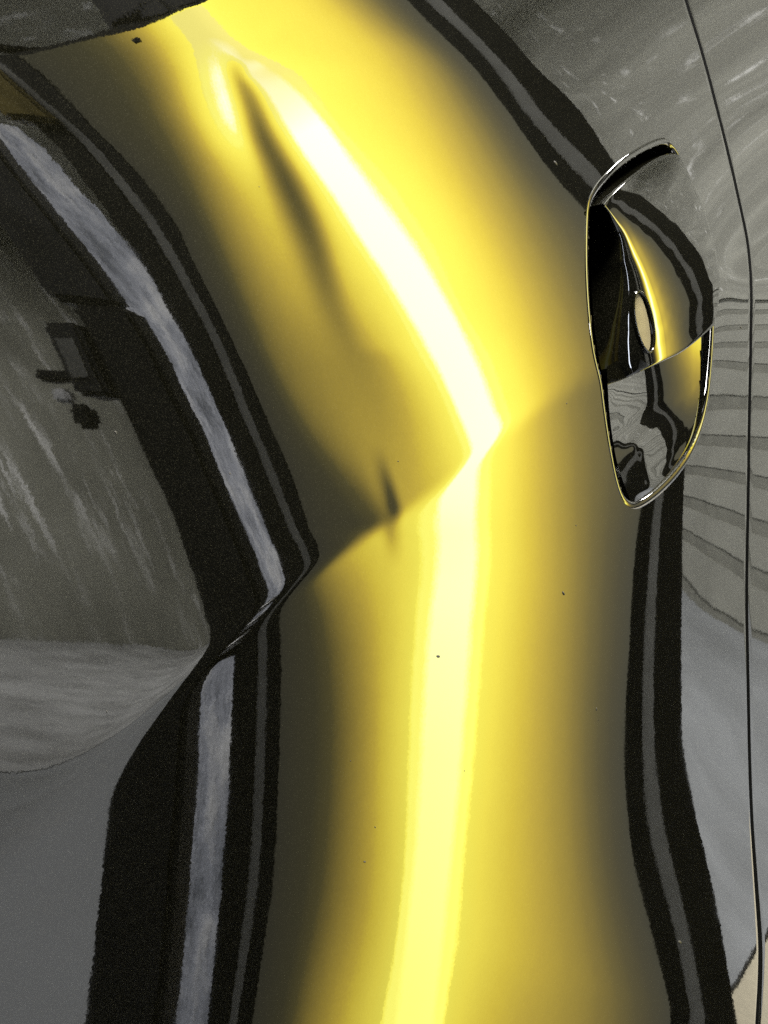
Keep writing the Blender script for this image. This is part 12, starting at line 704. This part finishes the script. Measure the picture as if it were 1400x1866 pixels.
recess['label'] = 'hollow bowl behind the door handle'


# --- grip: outer face, end face, undersides
def upsample(G, fr, fc):
    def ax(A, f):
        N = len(A); t = np.linspace(0, N-1, (N-1)*f+1); i = np.clip(np.floor(t).astype(int), 0, N-2); u = t-i; w = cr(u)
        g = lambda k: np.where(((i+k) < 0).reshape(-1, *[1]*(A.ndim-1)), 2*A[0]-A[1], np.where(((i+k) > N-1).reshape(-1, *[1]*(A.ndim-1)), 2*A[-1]-A[-2], A[np.clip(i+k, 0, N-1)]))
        return sum(w[k].reshape(-1, *[1]*(A.ndim-1))*g(k-1) for k in range(4))
    return np.swapaxes(ax(np.swapaxes(ax(G, fr), 0, 1), fc), 0, 1)
G = upsample(np.array(GRIP), 3, 4)
B = upsample(np.repeat(np.array(BASE)[:, None], 2, 1), 3, 1)[:, 0]
W = upsample(np.array(BOWL), 4, 4)
attach(link('recess_bowl', mesh_from('recess_bowl', W.reshape(-1, 3), grid_faces(*W.shape[:2])), M_PAINT_H))
nr, nc = G.shape[:2]
def skirt(edge, out, depths):
    """rows that roll an edge over and down into the recess"""
    o = Vector(out).normalized(); res = [edge]
    for a, d in depths:
        res.append(edge+np.array(o)*a+np.array((0, 1, 0))*d)
    return np.stack(res)
ROLL_ = [(.00018, .00005), (.0004, .0002), (.00055, .0005), (.0006, .001), (.0006, .004), (.0002, .012)]
V = [G.reshape(-1, 3)]; Fc = grid_faces(nr, nc); off = nr*nc
for e, out in ((G[-1], (0.1, 0, -1)), (G[0], (-.45, 0, 1)), (G[:, -1], (1, 0, 0))):
    s = skirt(e, out, ROLL_); V.append(s.reshape(-1, 3)); Fc += grid_faces(s.shape[0], s.shape[1], off); off += s.shape[0]*s.shape[1]
bmv = np.concatenate(V)
m = mesh_from('handle_grip', bmv, Fc)
bm = bmesh.new(); bm.from_mesh(m); bmesh.ops.remove_doubles(bm, verts=bm.verts, dist=1e-6); bmesh.ops.recalc_face_normals(bm, faces=bm.faces); bm.to_mesh(m); bm.free()
attach(link('handle_grip', m, M_PAINT_H))
# end face that the camera looks onto
NE = 26
tt = np.linspace(0, 1, NE)[None, :, None]
P0 = G[:, :1]; T = G[:, :1]-G[:, 1:2]; T = T/np.linalg.norm(T, axis=-1, keepdims=True)
P3 = B[:, None]; ln = np.linalg.norm(P3-P0, axis=-1, keepdims=True)
tf = np.clip(np.arange(nr)/26, .12, 1)[:, None, None]; P1 = P0+T*ln*.62*tf; P2 = P3+(P1-P3)*.72
E = (1-tt)**3*P0+3*(1-tt)**2*tt*P1+3*(1-tt)*tt**2*P2+tt**3*P3
V = [E.reshape(-1, 3)]; Fc = grid_faces(nr, NE); off = nr*NE
s = skirt(E[-1], (.1, 0, -1), ROLL_); V.append(s.reshape(-1, 3)); Fc += grid_faces(s.shape[0], s.shape[1], off)
m = mesh_from('handle_end', np.concatenate(V), Fc)
bm = bmesh.new(); bm.from_mesh(m); bmesh.ops.remove_doubles(bm, verts=bm.verts, dist=1e-6); bmesh.ops.recalc_face_normals(bm, faces=bm.faces); bm.to_mesh(m); bm.free()
attach(link('handle_end', m, M_PAINT_H))
# lock cover
ri, ci = (57, 8)
c0 = E[ri, ci]; e1 = E[ri-8, ci]-E[ri+8, ci]; e2 = E[ri, ci-2]-E[ri, ci+2]
e1 /= np.linalg.norm(e1); nn = np.cross(e2, e1); nn /= np.linalg.norm(nn)
if nn[1] > 0: nn = -nn
e2 = np.cross(e1, nn)
LA, LB = (.0074, .0026)
def oval(k, sa, sb, hgt):
    w = 2*math.pi*k/48
    return c0+e1*(LA*sa*math.cos(w))+e2*(LB*sb*math.sin(w))+nn*hgt
ring = []
for sa, hgt in ((1.16, -.0012), (1.14, .0004), (1.08, .0009), (1.0, .0008), (.96, .0002), (.93, -.0004)):
    ring.append([oval(k, 1+(sa-1)*.5, sa, hgt) for k in range(48)])
V = [p for r in ring for p in r]; Fc = []
for r in range(len(ring)-1):
    for k in range(48): Fc.append((r*48+k, r*48+(k+1) % 48, (r+1)*48+(k+1) % 48, (r+1)*48+k))
lr = attach(link('lock_ring', mesh_from('lock_ring', V, Fc), M_PAINT_H))
V = [oval(k, .97, .80, .00015)-e2*.0004 for k in range(48)]+[c0+nn*.0003-e2*.0004]  # cover shifted sideways so the black ring stands in for the recess shadow
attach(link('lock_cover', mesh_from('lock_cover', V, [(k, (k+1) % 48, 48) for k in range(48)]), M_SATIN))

# ------------------------------------------------------------------ inspection lamp, mirrored in the door
LR = empty('inspection_lamp', (math.sin(THETA)*.55, -math.cos(THETA)*.55, FLOOR), math.radians(60))
tag(LR, 'tall yellow inspection lamp with black frame on a stand beside the car', 'lamp')
ZT, ZB = .357, -.74
def lz(items): return [(a, b, c, d, e-FLOOR, f-FLOOR) for a, b, c, d, e, f in items]
def lbox(name, items, mat, parent=LR, bevel=0.0):
    # built about the lamp's own centre so that object x runs across it
    o = boxes(name, items, mat, None, bevel); o.parent = parent
    o.location = (0, 0, -FLOOR) if parent is LR else (0, 0, 0)
    return o
def front(name, x0, x1, y, z0, z1, mat):
    o = link(name, mesh_from(name, [(x0, y, z0), (x0, y, z1), (x1, y, z1), (x1, y, z0)], [(0, 1, 2, 3)]), mat, LR, False)
    o.location = (0, 0, -FLOOR); return o
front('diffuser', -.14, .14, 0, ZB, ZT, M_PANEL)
front('light_strip', -.0265, .0265, .002, ZB, ZT-.002, M_LED)
for s in (-1, 1):
    a, b = sorted((s*.14, s*.153)); lbox('inner_lip', [(a, b, -.02, .0045, ZB, ZT)], M_BLACK, bevel=.0008)
    a, b = sorted((s*.1532, s*.1618)); lbox('groove', [(a, b, -.02, .0035, ZB, ZT)], M_GROOVE)
    a, b = sorted((s*.162, s*.185)); lbox('side_rail', [(a, b, -.03, .005, ZB, ZT)], M_BLACK, bevel=.0015)
lbox('back_shell', [(-.18, .18, -.05, -.021, ZB, ZT)], M_BLACK, bevel=.003)
lbox('end_cap', [(-.19, .19, -.05, .006, ZB-.02, ZB-.0005)], M_BLACK, bevel=.002)
lbox('end_cap', [(-.185, .185, -.05, -.006, ZT+.0005, ZT+.006)], M_BLACK, bevel=.001)
lbox('handle_strap', [(-.085, -.02, -.045, -.012, ZT+.0065, ZT+.030), (-.02, .030, -.045, -.012, ZT+.0065, ZT+.045)], M_POLE2, bevel=.003)
lbox('corner_clip', [(-.200, -.160, -.01, .012, .300, .352)], M_AMBER, bevel=.004)
lbox('screw', [(-.076, -.068, .0006, .004, .343, .349)], M_BLACK, bevel=.0012)
pole = lbox('pole', [(-.285, -.22, -.03, .02, FLOOR+.04, .162)], M_POLE, bevel=.006)
lbox('pole_top', [(-.300, -.228, -.03, .016, .163, .95)], M_POLE2, bevel=.006)
lbox('arm', [(-.225, -.1, -.09, -.055, -.2, -.15), (-.29, -.22, -.09, -.032, -.2, -.15)], M_POLE, bevel=.003)
for zc_ in (-.085, -.125, -.165):  # steel tubes added to catch a bright glint near the crease
    o = tube('glint_tube', [(-.26, -.015, zc_), (-.215, -.015, zc_), (-.16, -.034, zc_)], .011, M_STEEL, LR, 16); o.location = (0, 0, -FLOOR)
o = tube('cable', [(-.126, -.02, .362), (-.134, -.02, .366), (-.150, -.02, .375), (-.18, -.025, .390), (-.25, -.028, .41)], .0042, M_GASKET, LR, 10); o.location = (0, 0, -FLOOR)
cl = lbox('clamp', [(-.318, -.287, -.02, .03, .085, .140)], M_POLE2, bevel=.004)
lbox('clamp_lever', [(-.352, -.300, 0, .02, .098, .108)], M_POLE, bevel=.003)
lbox('clamp_bolt', [(-.346, -.330, .005, .022, .080, .092)], M_FIX, bevel=.003)
lbox('clamp_knob', [(-.336, -.316, .005, .024, .060, .079)], M_POLE, bevel=.004)
lbox('clamp_label', [(-.312, -.296, .0305, .0312, .100, .128)], M_GROOVE)
lbox('base_plate', [(-.45, -.05, -.25, .2, FLOOR+.002, FLOOR+.04)], M_POLE, bevel=.006)

# pale post between lamp and stand

def turned(name, loc, rz, label, cat):
    o = empty(name, loc, rz); tag(o, label, cat); return o
fb = turned('insulation_board', (.735, -.825, FLOOR), math.atan2(.6, .8), 'narrow silver foil board standing upright behind the lamp', 'board')
_t = NT('crinkled_foil'); _n = _t.noise(16, 5, .65)
_m = _t.add('ShaderNodeMapping'); _m.inputs['Scale'].default_value = (14, 14, 4)
_tc = _t.add('ShaderNodeTexCoord'); _t.l(_tc.outputs['Object'], _m.inputs['Vector']); _t.l(_m.outputs['Vector'], _n.inputs['Vector']); _n.inputs['Scale'].default_value = 1.6
_t.l(_t.ramp(_n.outputs['Fac'], [(.36, (.26, .28, .33)), (.5, (.58, .61, .70)), (.62, (.96, .97, 1))]), _t.b.inputs['Base Color'])
_b = _t.add('ShaderNodeBump'); _b.inputs['Distance'].default_value = .02; _t.l(_n.outputs['Fac'], _b.inputs['Height']); _t.l(_b.outputs['Normal'], _t.b.inputs['Normal'])
_t.b.inputs['Roughness'].default_value = .45
fb.rotation_euler[0] = math.radians(26)
boxes('face', [(-.07, .13, -.004, .004, 0.03, 1.75)], _t.m, fb)
boxes('rail', [(-.07, .06, -.022, -.0045, .0, .06)], M_POLE2, fb)
fm = turned('floor_mat', (2.6, -.655, FLOOR), math.radians(4), 'flat beige mat lying on the workshop floor along the car', 'mat')
boxes('sheet', [(-1.5, 1.2, 0, .55, .004, .012)], M_CARD, fm, .002)
boxes('edge_strip', [(-1.5, 1.2, -.012, -.001, .004, .014)], M_POLE2, fm, .002)


for _m in (M_PANEL, M_LED, M_TUBE, M_TUBE2, M_TUBE3): _m.cycles.emission_sampling = 'FRONT'

# ------------------------------------------------------------------ dust on the paint
random.seed(4)
bm = bmesh.new()
for k in range(34):
    x = random.uniform(-.11, .24); z = random.uniform(-.13, .12)
    if inside(np.array([x]), np.array([z]), rim+nrm*.004)[0] or abs(x-float(shut_x(z))) < .006: continue
    s = random.choice([.00012, .00016, .0002, .0003, .0004])
    mt = Matrix.Translation((x, -float(skin(x, z))-s*.15, z)) @ Matrix.Rotation(random.uniform(0, 3), 4, 'Y') @ Matrix.Diagonal((s*random.uniform(1.2, 2.6), s*.5, s*random.uniform(.5, 1.1), 1))
    bmesh.ops.create_icosphere(bm, subdivisions=1, radius=1, matrix=mt)
m = bpy.data.meshes.new('dust'); bm.to_mesh(m); bm.free()
M_DUST = plain('dust_grey', (.025, .022, .016), .9)
tag(link('dust', m, M_DUST), 'tiny grey dust specks scattered over the black door', 'dust', kind='stuff')
